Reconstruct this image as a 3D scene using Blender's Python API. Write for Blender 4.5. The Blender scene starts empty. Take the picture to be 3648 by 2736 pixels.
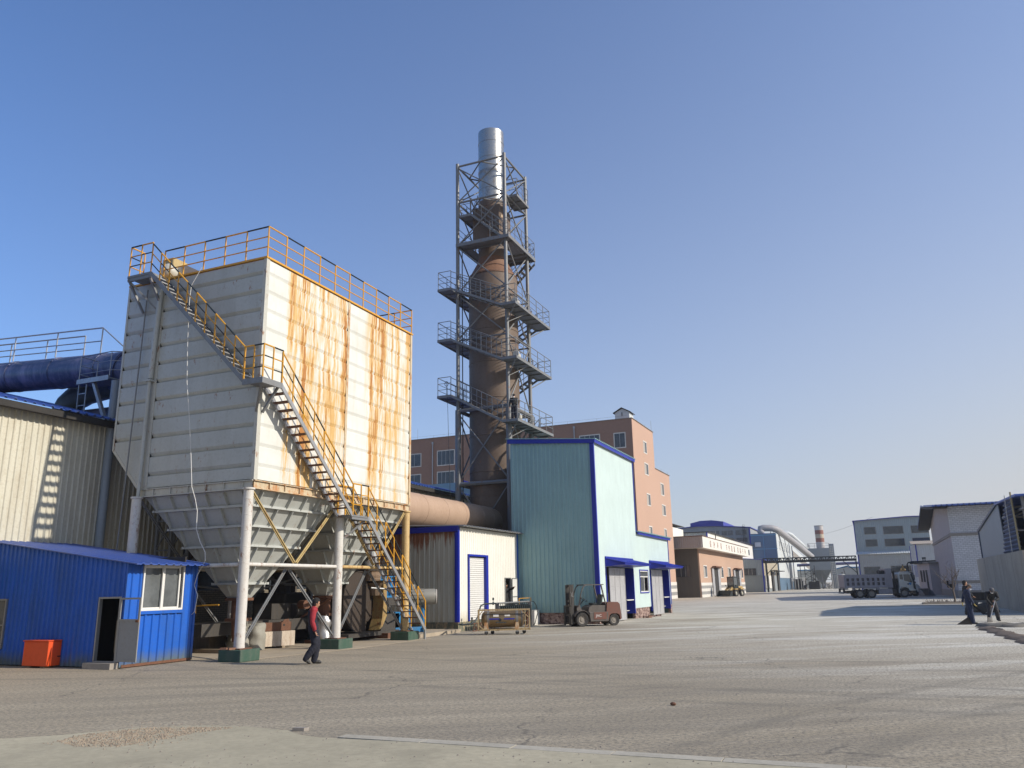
import bpy, math, random
from math import sin, cos, pi, radians, hypot, atan2
from mathutils import Vector, Matrix, Quaternion
random.seed(7)
scene = bpy.context.scene
COL = scene.collection

# ---------------------------------------------------------------- camera
YAW, PITCH, ROLL, EYE = 0.406304, 0.249676, 0.0197523, 1.9
_x = Vector((cos(YAW), sin(YAW), 0)); _f0 = Vector((-sin(YAW), cos(YAW), 0)); _z = Vector((0, 0, 1))
_up = _z*cos(PITCH) - _f0*sin(PITCH); _fw = _f0*cos(PITCH) + _z*sin(PITCH)
_r = _x*cos(ROLL) - _up*sin(ROLL); _u = _x*sin(ROLL) + _up*cos(ROLL)
cam = bpy.data.cameras.new('camera'); cam_o = bpy.data.objects.new('camera', cam); COL.objects.link(cam_o)
cam.sensor_width = 36.0; cam.lens = 36.0*2846.5/3648; cam.clip_start = 0.1; cam.clip_end = 6000
M = Matrix((( _r.x, _u.x, -_fw.x, 0), (_r.y, _u.y, -_fw.y, 0), (_r.z, _u.z, -_fw.z, EYE), (0, 0, 0, 1)))
cam_o.matrix_world = M
scene.camera = cam_o

# ---------------------------------------------------------------- sky and sun
SUN_EL = radians(30.5); SUN_T = 0.1
sd = Vector((cos(SUN_EL)*cos(math.atan(SUN_T)), cos(SUN_EL)*sin(math.atan(SUN_T)), sin(SUN_EL)))
world = bpy.data.worlds.new('World'); scene.world = world; world.use_nodes = True
wn = world.node_tree; wn.nodes.clear()
sky = wn.nodes.new('ShaderNodeTexSky'); sky.sky_type = 'NISHITA'; sky.sun_disc = False
sky.sun_elevation = SUN_EL; sky.sun_rotation = atan2(sd.x, sd.y)
sky.altitude = 200; sky.air_density = 1.0; sky.dust_density = 1.6; sky.ozone_density = 2.2
bg = wn.nodes.new('ShaderNodeBackground'); bg.inputs['Strength'].default_value = 0.15
def wm(op, a_, b_=None, clamp=False):
    n_ = wn.nodes.new('ShaderNodeMath'); n_.operation = op; n_.use_clamp = clamp
    for i_, x_ in enumerate((a_, b_)):
        if x_ is None: continue
        if isinstance(x_, (int, float)): n_.inputs[i_].default_value = x_
        else: wn.links.new(x_, n_.inputs[i_])
    return n_.outputs[0]
gain = wn.nodes.new('ShaderNodeMix'); gain.data_type = 'RGBA'; gain.blend_type = 'MULTIPLY'; gain.inputs[0].default_value = 1.0
gain.inputs[7].default_value = (0.62, 0.895, 1.26, 1)
tcw = wn.nodes.new('ShaderNodeTexCoord'); sx_ = wn.nodes.new('ShaderNodeSeparateXYZ'); wn.links.new(tcw.outputs['Generated'], sx_.inputs[0])
hl_ = hypot(sd.x, sd.y); zc_ = wm('MAXIMUM', sx_.outputs[2], 0.0)
dot_ = wm('ADD', wm('MULTIPLY', sx_.outputs[0], sd.x/hl_), wm('MULTIPLY', sx_.outputs[1], sd.y/hl_))
az_ = wm('DIVIDE', dot_, wm('SQRT', wm('SUBTRACT', 1.0001, wm('MULTIPLY', zc_, zc_))))
mz_ = wm('MULTIPLY', wm('EXPONENT', wm('MULTIPLY', zc_, -3.0)), wm('ADD', 1.08, az_), True)   # haze thickens to the horizon and towards the sun
hzm = wn.nodes.new('ShaderNodeMix'); hzm.data_type = 'RGBA'; hzm.inputs[7].default_value = (.6/.15, .625/.15, .655/.15, 1)
out = wn.nodes.new('ShaderNodeOutputWorld')
wn.links.new(sky.outputs[0], gain.inputs[6]); wn.links.new(mz_, hzm.inputs[0]); wn.links.new(gain.outputs[2], hzm.inputs[6]); wn.links.new(hzm.outputs[2], bg.inputs['Color']); wn.links.new(bg.outputs[0], out.inputs['Surface'])
sun = bpy.data.lights.new('sun', 'SUN'); sun.energy = 5.0; sun.angle = radians(0.53); sun.color = (1.0, 0.93, 0.82)
sun_o = bpy.data.objects.new('sun', sun); COL.objects.link(sun_o)
sun_o.rotation_euler = sd.to_track_quat('Z', 'Y').to_euler(); sun_o.location = (60, 20, 60)
scene.view_settings.view_transform = 'Standard'; scene.view_settings.look = 'None'
scene.view_settings.exposure = 0.0; scene.view_settings.gamma = 1.0
scene.render.engine = 'CYCLES'
scene.cycles.max_bounces = 6; scene.cycles.diffuse_bounces = 3; scene.cycles.glossy_bounces = 3; scene.cycles.volume_bounces = 0
scene.cycles.caustics_reflective = False; scene.cycles.caustics_refractive = False

# ---------------------------------------------------------------- mesh helper
class MB:
    def __init__(s): s.v = []; s.f = []; s.m = []; s.mi = 0
    def add(s, vs, fs, mi=None):
        n = len(s.v); s.v += [tuple(v) for v in vs]
        for f in fs: s.f.append(tuple(i+n for i in f)); s.m.append(s.mi if mi is None else mi)
        return s
    def box(s, x0, x1, y0, y1, z0, z1, mi=None):
        v = [(x, y, z) for z in (z0, z1) for y in (y0, y1) for x in (x0, x1)]
        return s.add(v, [(0,2,3,1),(4,5,7,6),(0,1,5,4),(2,6,7,3),(0,4,6,2),(1,3,7,5)], mi)
    def bbox(s, x0, x1, y0, y1, z0, z1, b=0.02, mi=None):
        v = []
        for z, k in ((z0, b), (z0+b, 0), (z1-b, 0), (z1, b)):
            a, c, d, e = x0+k, x1-k, y0+k, y1-k; t = b-k
            v += [(a+t, d, z), (c-t, d, z), (c, d+t, z), (c, e-t, z), (c-t, e, z), (a+t, e, z), (a, e-t, z), (a, d+t, z)]
        fs = [tuple(range(7, -1, -1)), tuple(range(24, 32))]
        for r in range(3):
            for i in range(8): fs.append((r*8+i, r*8+(i+1) % 8, r*8+8+(i+1) % 8, r*8+8+i))
        return s.add(v, fs, mi)
    def quad(s, *p, mi=None): return s.add(p, [tuple(range(len(p)))], mi)
    def prism(s, poly, ext, mi=None):
        n = len(poly); e = Vector(ext); P = [Vector(p) for p in poly]
        return s.add(P+[p+e for p in P], [tuple(range(n-1, -1, -1)), tuple(range(n, 2*n))]+[(i, (i+1) % n, n+(i+1) % n, n+i) for i in range(n)], mi)
    def bar(s, p, q, w, h=None, up=(0, 0, 1), mi=None):
        p = Vector(p); q = Vector(q); h = h or w; d = (q-p).normalized(); u = Vector(up)
        if abs(d.dot(u)) > .98: u = Vector((1, 0, 0))
        a = d.cross(u).normalized()*w/2; b = a.cross(d).normalized()*h/2
        v = [p-a-b, p+a-b, p+a+b, p-a+b, q-a-b, q+a-b, q+a+b, q-a+b]
        return s.add(v, [(0,1,2,3),(7,6,5,4),(0,4,5,1),(1,5,6,2),(2,6,7,3),(3,7,4,0)], mi)
    def tube(s, p, q, r, r2=None, n=10, cap=True, mi=None):
        p = Vector(p); q = Vector(q); r2 = r if r2 is None else r2; d = (q-p).normalized()
        u = Vector((0, 0, 1)) if abs(d.z) < .9 else Vector((1, 0, 0)); a = d.cross(u).normalized(); b = d.cross(a)
        v = [p+(a*cos(t)+b*sin(t))*r for t in [2*pi*i/n for i in range(n)]]+[q+(a*cos(t)+b*sin(t))*r2 for t in [2*pi*i/n for i in range(n)]]
        f = [(i, n+i, n+(i+1) % n, (i+1) % n) for i in range(n)]
        if cap: f += [tuple(range(n)), tuple(range(2*n-1, n-1, -1))]
        return s.add(v, f, mi)
    def path(s, pts, r, n=8, mi=None, cap=True):
        P = [Vector(p) for p in pts]; rs = r if isinstance(r, (list, tuple)) else [r]*len(P)
        T = []
        for i in range(len(P)):
            a = P[max(i-1, 0)]; b = P[min(i+1, len(P)-1)]; T.append((b-a).normalized())
        u = Vector((0, 0, 1)) if abs(T[0].z) < .9 else Vector((1, 0, 0)); a = T[0].cross(u).normalized(); v = []
        for i, p in enumerate(P):
            a = (a-T[i]*a.dot(T[i])).normalized(); b = T[i].cross(a)
            v += [p+(a*cos(2*pi*k/n)+b*sin(2*pi*k/n))*rs[i] for k in range(n)]
        f = [(i*n+k, i*n+(k+1) % n, (i+1)*n+(k+1) % n, (i+1)*n+k) for i in range(len(P)-1) for k in range(n)]
        if cap: f += [tuple(range(n-1, -1, -1)), tuple(range((len(P)-1)*n, len(P)*n))]
        return s.add(v, f, mi)
    def lathe(s, prof, o=(0, 0, 0), ax=(0, 0, 1), n=24, mi=None, cap=False):
        o = Vector(o); d = Vector(ax).normalized(); u = Vector((0, 0, 1)) if abs(d.z) < .9 else Vector((1, 0, 0))
        a = u.cross(d).normalized(); b = d.cross(a); v = []
        for r, z in prof: v += [o+d*z+(a*cos(2*pi*k/n)+b*sin(2*pi*k/n))*r for k in range(n)]
        f = [(i*n+k, i*n+(k+1) % n, (i+1)*n+(k+1) % n, (i+1)*n+k) for i in range(len(prof)-1) for k in range(n)]
        if cap: f += [tuple(range(n-1, -1, -1)), tuple(range((len(prof)-1)*n, len(prof)*n))]
        return s.add(v, f, mi)
    def ball(s, c, rx, ry=None, rz=None, n=12, m=8, mi=None, rot=None):
        ry = ry or rx; rz = rz or rx; v = []; c = Vector(c)
        for j in range(1, m):
            for i in range(n):
                q = Vector((rx*sin(pi*j/m)*cos(2*pi*i/n), ry*sin(pi*j/m)*sin(2*pi*i/n), rz*cos(pi*j/m)))
                if rot is not None: q = rot @ q
                v.append(c+q)
        t = Vector((0, 0, rz)); 
        if rot is not None: t = rot @ t
        v += [c+t, c-t]; k = (m-1)*n
        f = [(j*n+i, (j+1)*n+i, (j+1)*n+(i+1) % n, j*n+(i+1) % n) for j in range(m-2) for i in range(n)]
        f += [(k, i, (i+1) % n) for i in range(n)]+[(k+1, (m-2)*n+(i+1) % n, (m-2)*n+i) for i in range(n)]
        return s.add(v, f, mi)
    def clad(s, p0, p1, z0, z1, nrm, pitch=.2, depth=.025, rw=.05, openings=(), mi=None, z0f=None, uneven=0):
        """ribbed sheet wall from p0 to p1 (xy), real ribs standing out along nrm"""
        p0 = Vector((p0[0], p0[1], 0)); p1 = Vector((p1[0], p1[1], 0)); L = (p1-p0).length; d = (p1-p0)/L; nn = Vector((nrm[0], nrm[1], 0))
        zt = z1 if callable(z1) else (lambda t: z1); zb = z0f or (lambda t: z0)
        bp = [(0, 0)]; t = pitch*.5
        while t+rw < L-.02:
            sl = depth*.7; bp += [(t-sl, 0), (t, depth), (t+rw, depth), (t+rw+sl, 0)]; t += pitch
        bp.append((L, 0))
        def off(t):
            for (a, oa), (b, ob) in zip(bp, bp[1:]):
                if a <= t <= b: return oa+(ob-oa)*(t-a)/(b-a) if b > a else oa
            return 0
        ts = sorted(set([b[0] for b in bp]+[o[i] for o in openings for i in (0, 1) if 0 < o[i] < L]))
        for a, b in zip(ts, ts[1:]):
            mid = (a+b)/2; iv = [(zb(mid), None)]
            ops = sorted([(o[2], o[3]) for o in openings if o[0] < mid < o[1]])
            lo = 'b'; segs = []; cur = ('b',)
            for za, zc in ops:
                segs.append((cur, za)); cur = zc
            segs.append((cur, 't'))
            for c, e in segs:
                la = zb(a) if c == ('b',) else c; lb = zb(b) if c == ('b',) else c
                ha = zt(a) if e == 't' else e; hb = zt(b) if e == 't' else e
                if ha-la < .005 and hb-lb < .005: continue
                A = p0+d*a+nn*off(a); B = p0+d*b+nn*off(b)
                s.quad((A.x, A.y, la), (B.x, B.y, lb), (B.x, B.y, hb), (A.x, A.y, ha), mi=mi)
        return s
    def roofsheet(s, a, b, c, d, pitch=.3, depth=.04, mi=None, th=.03):
        """ribbed roof: a->b eave edge, d->c ridge edge, ribs run from eave to ridge"""
        a, b, c, d = map(Vector, (a, b, c, d)); n = (b-a).cross(d-a).normalized()
        if n.z < 0: n = -n
        L = (b-a).length; k = max(1, int(L/pitch)); tt = []
        for i in range(k):
            t0 = i/k; w = 1/k
            tt += [(t0, 0), (t0+w*.6, 0), (t0+w*.7, depth), (t0+w*.9, depth)]
        tt.append((1, 0)); v = []; f = []
        for t, h in tt: v += [a.lerp(b, t)+n*h, d.lerp(c, t)+n*h]
        for t, h in tt: v += [a.lerp(b, t)+n*(h-th), d.lerp(c, t)+n*(h-th)]
        m = len(tt)
        for i in range(m-1):
            f += [(2*i, 2*i+2, 2*i+3, 2*i+1), (2*m+2*i, 2*m+2*i+1, 2*m+2*i+3, 2*m+2*i+2), (2*i, 2*m+2*i, 2*m+2*i+2, 2*i+2), (2*i+1, 2*i+3, 2*m+2*i+3, 2*m+2*i+1)]
        f += [(0, 1, 2*m+1, 2*m), (2*m-2, 4*m-2, 4*m-1, 2*m-1)]
        return s.add(v, f, mi)
    def build(s, name, mat, parent=None, at=None, smooth=False, local=False):
        off = Vector((0, 0, 0))
        if parent is not None and not local: off = Vector(parent.get('_o', (0, 0, 0)))
        if at is not None: off = Vector(at)
        me = bpy.data.meshes.new(name)
        me.from_pydata([tuple(Vector(v)-off) for v in s.v], [], s.f)
        mats = mat if isinstance(mat, (list, tuple)) else [mat]
        for q in mats: me.materials.append(q)
        if len(mats) > 1: me.polygons.foreach_set('material_index', s.m)
        if smooth is True: me.polygons.foreach_set('use_smooth', [True]*len(me.polygons))
        elif smooth:
            me.polygons.foreach_set('use_smooth', [True]*len(me.polygons)); me.set_sharp_from_angle(angle=radians(smooth))
        me.update()
        o = bpy.data.objects.new(name, me); COL.objects.link(o)
        if parent is not None:
            o.parent = parent
            if not local: o['_o'] = tuple(off)
        elif at is not None: o.location = at; o['_o'] = tuple(at)
        return o

ROOTS = []
def tag(o, label=None, cat=None, group=None, kind=None):
    if label: o['label'] = label
    if cat: o['category'] = cat
    if group: o['group'] = group
    if kind: o['kind'] = kind
    return o
def thing(name, label, cat, loc=(0, 0, 0), rz=0, group=None):
    o = bpy.data.objects.new(name, None); o.empty_display_size = .3; COL.objects.link(o)
    o.location = loc; o.rotation_euler = (0, 0, rz); o['_o'] = tuple(loc)
    return tag(o, label, cat, group)
def copy_tree(o, parent=None):
    c = o.copy(); COL.objects.link(c)
    if parent is not None: c.parent = parent
    for ch in [x for x in o.children]: copy_tree(ch, c)
    return c
# ---------------------------------------------------------------- materials
MATS = {}
def nodes(name):
    m = bpy.data.materials.new(name); m.use_nodes = True; nt = m.node_tree; nt.nodes.clear()
    o = nt.nodes.new('ShaderNodeOutputMaterial'); b = nt.nodes.new('ShaderNodeBsdfPrincipled'); nt.links.new(b.outputs[0], o.inputs[0])
    g = nt.nodes.new('ShaderNodeNewGeometry')
    return m, nt, b, g.outputs['Position']
def noise(nt, pos, scale, stretch=(1, 1, 1), detail=5, rough=.6, off=(0, 0, 0)):
    mp = nt.nodes.new('ShaderNodeMapping'); mp.inputs['Scale'].default_value = stretch; mp.inputs['Location'].default_value = off
    nt.links.new(pos, mp.inputs[0]); n = nt.nodes.new('ShaderNodeTexNoise'); n.inputs['Scale'].default_value = scale
    n.inputs['Detail'].default_value = detail; n.inputs['Roughness'].default_value = rough; nt.links.new(mp.outputs[0], n.inputs[0]); return n.outputs[0]
def ramp(nt, fac, stops, interp='LINEAR'):
    r = nt.nodes.new('ShaderNodeValToRGB'); r.color_ramp.interpolation = interp; e = r.color_ramp.elements
    for i, (p, c) in enumerate(stops):
        c = (c, c, c, 1) if not isinstance(c, (tuple, list)) else tuple(c[:3])+(1,)
        if i < 2: e[i].position = p; e[i].color = c
        else: k = e.new(p); k.color = c
    nt.links.new(fac, r.inputs[0]); return r.outputs[0]
def mix(nt, fac, a, b, mode='MIX'):
    n = nt.nodes.new('ShaderNodeMix'); n.data_type = 'RGBA'; n.blend_type = mode
    for i, x in ((0, fac), (6, a), (7, b)):
        if isinstance(x, (int, float)): n.inputs[i].default_value = x
        elif isinstance(x, (tuple, list)): n.inputs[i].default_value = tuple(x[:3])+(1,)
        else: nt.links.new(x, n.inputs[i])
    return n.outputs[2]
def maths(nt, op, a, b=None, clamp=False):
    n = nt.nodes.new('ShaderNodeMath'); n.operation = op; n.use_clamp = clamp
    for i, x in enumerate((a, b)):
        if x is None: continue
        if isinstance(x, (int, float)): n.inputs[i].default_value = x
        else: nt.links.new(x, n.inputs[i])
    return n.outputs[0]
def bump(nt, b, h, strength=.3, dist=.02):
    n = nt.nodes.new('ShaderNodeBump'); n.inputs['Strength'].default_value = strength; n.inputs['Distance'].default_value = dist
    nt.links.new(h, n.inputs['Height']); nt.links.new(n.outputs[0], b.inputs['Normal'])
def sep(nt, pos):
    n = nt.nodes.new('ShaderNodeSeparateXYZ'); nt.links.new(pos, n.inputs[0]); return n.outputs
def paint(name, col, rough=.5, metal=0., dirt=(.25, .2, .15), amt=.35, scale=1.2, bmp=.15, fade=.12, spec=.5, streaky=.35, rust=0., rustc=(.23, .09, .03), foot=None):
    """weathered paint: large fading, vertical dirt streaks, fine grime, optional rust specks"""
    if name in MATS: return MATS[name]
    m, nt, b, pos = nodes(name); col = (col[0]*.84, col[1]*.82, col[2]*.79); dirt = tuple(x*.82 for x in dirt)
    big = noise(nt, pos, .7*scale, detail=3); c = mix(nt, ramp(nt, big, [(.3, 0.), (.7, fade*3)]), col, tuple(min(1, x*1.2+.012) for x in col))
    st = noise(nt, pos, 2.2*scale, (1, 1, .18), 6, .65); c = mix(nt, maths(nt, 'MULTIPLY', ramp(nt, st, [(.45, 0.), (.75, 1.)]), amt*streaky*2), c, dirt)
    fi = noise(nt, pos, 9*scale, (1, 1, 1), 8, .7, (3, 1, 7)); c = mix(nt, maths(nt, 'MULTIPLY', ramp(nt, fi, [(.5, 0.), (.8, 1.)]), amt), c, dirt)
    if rust:
        rn = noise(nt, pos, 3.1*scale, (1, 1, .5), 9, .75, (9, 4, 2)); c = mix(nt, ramp(nt, rn, [(.62-rust*.25, 0.), (.7-rust*.2, .9)]), c, rustc)
    if foot:   # splashed dirt and rust along the bottom edge
        hz_ = sep(nt, pos)[2]; fn = noise(nt, pos, 5, (1, 1, .25), 6, .7, (1, 2, 3)); e_ = maths(nt, 'ADD', maths(nt, 'DIVIDE', hz_, foot[0]), maths(nt, 'MULTIPLY', maths(nt, 'SUBTRACT', fn, .5), 1.2))
        c = mix(nt, ramp(nt, e_, [(.15, .85), (.95, 0.)]), c, foot[1])
    nt.links.new(c, b.inputs['Base Color']); b.inputs['Metallic'].default_value = metal
    nt.links.new(ramp(nt, fi, [(.3, max(0, rough-.1)), (.8, min(1, rough+.2))]), b.inputs['Roughness']); b.inputs['Specular IOR Level'].default_value = spec
    if bmp: bump(nt, b, fi, bmp, .01)
    MATS[name] = m; return m
def glass(name, col=(.02, .025, .03), rough=.06):
    if name in MATS: return MATS[name]
    m, nt, b, pos = nodes(name); n = noise(nt, pos, 1.7, detail=4)
    nt.links.new(mix(nt, ramp(nt, n, [(.35, 0.), (.7, .6)]), col, tuple(x*2.5+.02 for x in col)), b.inputs['Base Color'])
    b.inputs['Roughness'].default_value = rough; b.inputs['Specular IOR Level'].default_value = .7; MATS[name] = m; return m
def rustwall(name):
    """cream sheet with orange run-off streaks that start at the roof edge, placed as on the real wall"""
    m, nt, b, pos = nodes(name); X, Y, Z = sep(nt, pos)
    t = maths(nt, 'DIVIDE', maths(nt, 'SUBTRACT', Y, 19.3), 9.3, True)
    base = mix(nt, ramp(nt, noise(nt, pos, .8, detail=4), [(.3, 0.), (.7, 1.)]), (.56, .555, .5), (.64, .64, .6))
    grime = noise(nt, pos, 5, (1, 1, .15), 8, .7, (0, 3, 0)); base = mix(nt, maths(nt, 'MULTIPLY', ramp(nt, grime, [(.5, 0.), (.8, 1.)]), .3), base, (.36, .3, .18))
    mask = ramp(nt, t, [(0, 0.), (.115, .02), (.15, .62), (.17, .3), (.2, .75), (.235, 1.), (.26, .6), (.31, .5), (.37, .72), (.42, .45), (.47, .72), (.505, .62), (.515, .1), (.62, .1), (.665, .35), (.685, 1.), (.71, .66), (.745, .66), (.78, 1.), (.8, .4), (.88, .5), (.94, .35), (1, .55)])
    warp = noise(nt, pos, 1.6, (0, .4, 1), 2); yw = maths(nt, 'ADD', Y, maths(nt, 'MULTIPLY', maths(nt, 'SUBTRACT', warp, .5), .16))
    cb = nt.nodes.new('ShaderNodeCombineXYZ'); nt.links.new(yw, cb.inputs[1]); nt.links.new(maths(nt, 'MULTIPLY', Z, .07), cb.inputs[2])
    s1 = noise(nt, cb.outputs[0], 3.0, detail=3, rough=.5); s2 = noise(nt, cb.outputs[0], 9.5, detail=7, rough=.7)
    st = maths(nt, 'ADD', maths(nt, 'MULTIPLY', s1, .45), maths(nt, 'MULTIPLY', s2, .55))
    zf = ramp(nt, maths(nt, 'DIVIDE', maths(nt, 'SUBTRACT', Z, 5.0), 7.6, True), [(0, .62), (.35, .78), (.8, 1.), (1, 1.)])
    amt = maths(nt, 'MULTIPLY', maths(nt, 'MULTIPLY', mask, zf), ramp(nt, st, [(.4, .0), (.49, .6), (.57, 1.5)]))
    c = mix(nt, ramp(nt, amt, [(.1, 0.), (.5, .95)]), base, (.58, .36, .11))
    c = mix(nt, ramp(nt, amt, [(.5, 0.), (.85, .95)]), c, (.36, .14, .028))
    nt.links.new(c, b.inputs['Base Color']); b.inputs['Roughness'].default_value = .6; bump(nt, b, grime, .15, .01); MATS[name] = m; return m
def shedrust(name):
    m, nt, b, pos = nodes(name); X, Y, Z = sep(nt, pos)
    base = mix(nt, noise(nt, pos, 1.2, (1, 1, .3), 4), (.34, .33, .27), (.5, .49, .42))
    g = noise(nt, pos, 4, (1, 1, .12), 8, .7); base = mix(nt, ramp(nt, g, [(.5, 0.), (.72, .55)]), base, (.22, .12, .05))
    h = maths(nt, 'ADD', maths(nt, 'DIVIDE', maths(nt, 'SUBTRACT', 4.8, Z), 2.6), maths(nt, 'DIVIDE', maths(nt, 'ADD', X, 21.5), 9.))
    fr = maths(nt, 'SUBTRACT', maths(nt, 'MULTIPLY', noise(nt, pos, 5.5, (1, 1, .07), 7, .75, (2, 0, 0)), 1.5), h)
    c = mix(nt, ramp(nt, fr, [(.12, 0.), (.26, .95)]), base, (.2, .065, .022))
    nt.links.new(c, b.inputs['Base Color']); b.inputs['Roughness'].default_value = .65; MATS[name] = m; return m
def brick(name, c1, c2, mortar, sx, sz, axis='Y', ms=.02, bmp=.5, var=.5):
    m, nt, b, pos = nodes(name); X, Y, Z = sep(nt, pos)
    cb = nt.nodes.new('ShaderNodeCombineXYZ'); nt.links.new(maths(nt, 'ADD', X, Y), cb.inputs[0]); nt.links.new(Z, cb.inputs[1])
    t = nt.nodes.new('ShaderNodeTexBrick'); nt.links.new(cb.outputs[0], t.inputs[0]); t.inputs['Scale'].default_value = 1
    t.inputs['Brick Width'].default_value = sx; t.inputs['Row Height'].default_value = sz; t.inputs['Mortar Size'].default_value = ms; t.inputs['Bias'].default_value = 0
    c1, c2, mortar = [tuple(x*.82 for x in q) for q in (c1, c2, mortar)]; t.inputs['Color1'].default_value = c1+(1,); t.inputs['Color2'].default_value = c2+(1,); t.inputs['Mortar'].default_value = mortar+(1,)
    n = noise(nt, pos, 1.3, (1, 1, .5), 6, .7); c = mix(nt, ramp(nt, n, [(.4, 0.), (.75, var)]), t.outputs[0], tuple(x*.6 for x in c1))
    nt.links.new(c, b.inputs['Base Color']); b.inputs['Roughness'].default_value = .85; bump(nt, b, maths(nt, 'SUBTRACT', 1., t.outputs[1]), bmp, .01)
    MATS[name] = m; return m
def stone_wall(name):
    m, nt, b, pos = nodes(name); v = nt.nodes.new('ShaderNodeTexVoronoi'); v.inputs['Scale'].default_value = 7
    mp = nt.nodes.new('ShaderNodeMapping'); mp.inputs['Scale'].default_value = (1, 1, 1.6); nt.links.new(pos, mp.inputs[0]); nt.links.new(mp.outputs[0], v.inputs[0])
    c = mix(nt, ramp(nt, v.outputs[1], [(.2, 0.), (.8, 1.)]), (.09, .04, .03), (.42, .3, .25))
    c = mix(nt, ramp(nt, noise(nt, pos, 14), [(.4, 0.), (.7, .6)]), c, (.07, .045, .04))
    nt.links.new(c, b.inputs['Base Color']); b.inputs['Roughness'].default_value = .9; bump(nt, b, v.outputs[0], .8, .03); MATS[name] = m; return m
def stucco(name, col, scale=9, dist=.03):
    col = tuple(x*.82 for x in col); m, nt, b, pos = nodes(name); n = noise(nt, pos, scale*.4, (1, 1, 1.6), 6, .7); big = noise(nt, pos, .12, detail=4)
    c = mix(nt, ramp(nt, n, [(.35, .35), (.65, 0.)]), col, tuple(x*.7 for x in col)); c = mix(nt, ramp(nt, big, [(.4, 0.), (.7, .25)]), c, tuple(x*.75 for x in col))
    nt.links.new(c, b.inputs['Base Color']); b.inputs['Roughness'].default_value = .9; bump(nt, b, n, .8, dist*3); MATS[name] = m; return m
def groundmat(name):
    m, nt, b, pos = nodes(name); X, Y, Z = sep(nt, pos)
    big = noise(nt, pos, .09, (1.4, .5, 1), 6, .6); c = mix(nt, ramp(nt, big, [(.33, 0.), (.68, 1.)]), (.3, .25, .172), (.4, .34, .245))
    wr = noise(nt, pos, .16, (1, 1, 1), 2, .5, (5, 0, 0)); rot = nt.nodes.new('ShaderNodeVectorRotate'); rot.inputs['Angle'].default_value = radians(-32); rot.rotation_type = 'Z_AXIS'; nt.links.new(pos, rot.inputs[0])
    ms = nt.nodes.new('ShaderNodeVectorMath'); ms.operation = 'SCALE'; ms.inputs[3].default_value = 3.2
    vv = nt.nodes.new('ShaderNodeVectorMath'); vv.operation = 'ADD'; ns = nt.nodes.new('ShaderNodeTexNoise'); ns.inputs['Scale'].default_value = .07; nt.links.new(pos, ns.inputs[0]); nt.links.new(ns.outputs[1], ms.inputs[0])
    nt.links.new(rot.outputs[0], vv.inputs[0]); nt.links.new(ms.outputs[0], vv.inputs[1])
    tr = noise(nt, vv.outputs[0], .9, (.12, 1.5, 1), 6, .6); c = mix(nt, ramp(nt, tr, [(.36, .6), (.58, 0.)]), c, (.2, .172, .13))
    tr2 = noise(nt, vv.outputs[0], 1.6, (.08, 1.2, 1), 7, .68, (4, 9, 0)); c = mix(nt, ramp(nt, tr2, [(.5, 0.), (.7, .45)]), c, (.5, .43, .32))
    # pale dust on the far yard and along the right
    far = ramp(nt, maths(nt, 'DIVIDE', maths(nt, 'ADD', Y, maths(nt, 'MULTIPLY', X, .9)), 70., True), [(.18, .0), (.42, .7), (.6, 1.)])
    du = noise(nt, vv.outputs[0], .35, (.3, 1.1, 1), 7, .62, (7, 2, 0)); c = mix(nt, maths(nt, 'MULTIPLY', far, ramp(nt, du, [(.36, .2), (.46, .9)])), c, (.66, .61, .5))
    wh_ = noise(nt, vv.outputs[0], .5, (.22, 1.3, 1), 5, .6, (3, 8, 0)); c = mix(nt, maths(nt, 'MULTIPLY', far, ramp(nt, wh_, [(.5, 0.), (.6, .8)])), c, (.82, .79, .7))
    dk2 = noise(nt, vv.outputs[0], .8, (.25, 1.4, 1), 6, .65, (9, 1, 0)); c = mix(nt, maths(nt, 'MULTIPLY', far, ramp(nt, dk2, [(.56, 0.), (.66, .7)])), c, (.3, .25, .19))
    # ochre dust by the dust collector foot
    oc = ramp(nt, maths(nt, 'DIVIDE', maths(nt, 'ADD', X, 20.), 9., True), [(.1, .7), (.75, 0.)]); c = mix(nt, maths(nt, 'MULTIPLY', oc, ramp(nt, wr, [(.3, .2), (.6, .9)])), c, (.43, .335, .235))
    fi = noise(nt, pos, 16, (1, 1, 1), 8, .75); c = mix(nt, ramp(nt, fi, [(.42, .8), (.56, 0.)]), c, (.13, .115, .095))
    f2 = noise(nt, pos, 42, (1, 1, 1), 4, .7, (2, 5, 1)); c = mix(nt, ramp(nt, f2, [(.5, 0.), (.68, .4)]), c, (.5, .46, .38))
    # worn tyre arcs
    for cx_, cy_, rad in ((-6., -24., 41.), (2., 70., 55.), (-4., 64., 43.), (30., 0., 33.)):
        vd = nt.nodes.new('ShaderNodeVectorMath'); vd.operation = 'DISTANCE'; vd.inputs[1].default_value = (cx_, cy_, 0); nt.links.new(pos, vd.inputs[0])
        q = maths(nt, 'ABSOLUTE', maths(nt, 'SUBTRACT', maths(nt, 'ABSOLUTE', maths(nt, 'SUBTRACT', vd.outputs['Value'], rad)), .95))
        c = mix(nt, maths(nt, 'MULTIPLY', ramp(nt, q, [(.08, .55), (.26, 0.)]), ramp(nt, tr2, [(.4, 0.), (.6, .9)])), c, (.14, .125, .1))
    # cracks
    v = nt.nodes.new('ShaderNodeTexVoronoi'); v.feature = 'DISTANCE_TO_EDGE'; v.inputs['Scale'].default_value = .16
    wv = nt.nodes.new('ShaderNodeVectorMath'); wv.operation = 'ADD'; nz = nt.nodes.new('ShaderNodeTexNoise'); nz.inputs['Scale'].default_value = 1.3; nz.inputs['Detail'].default_value = 6
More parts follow.
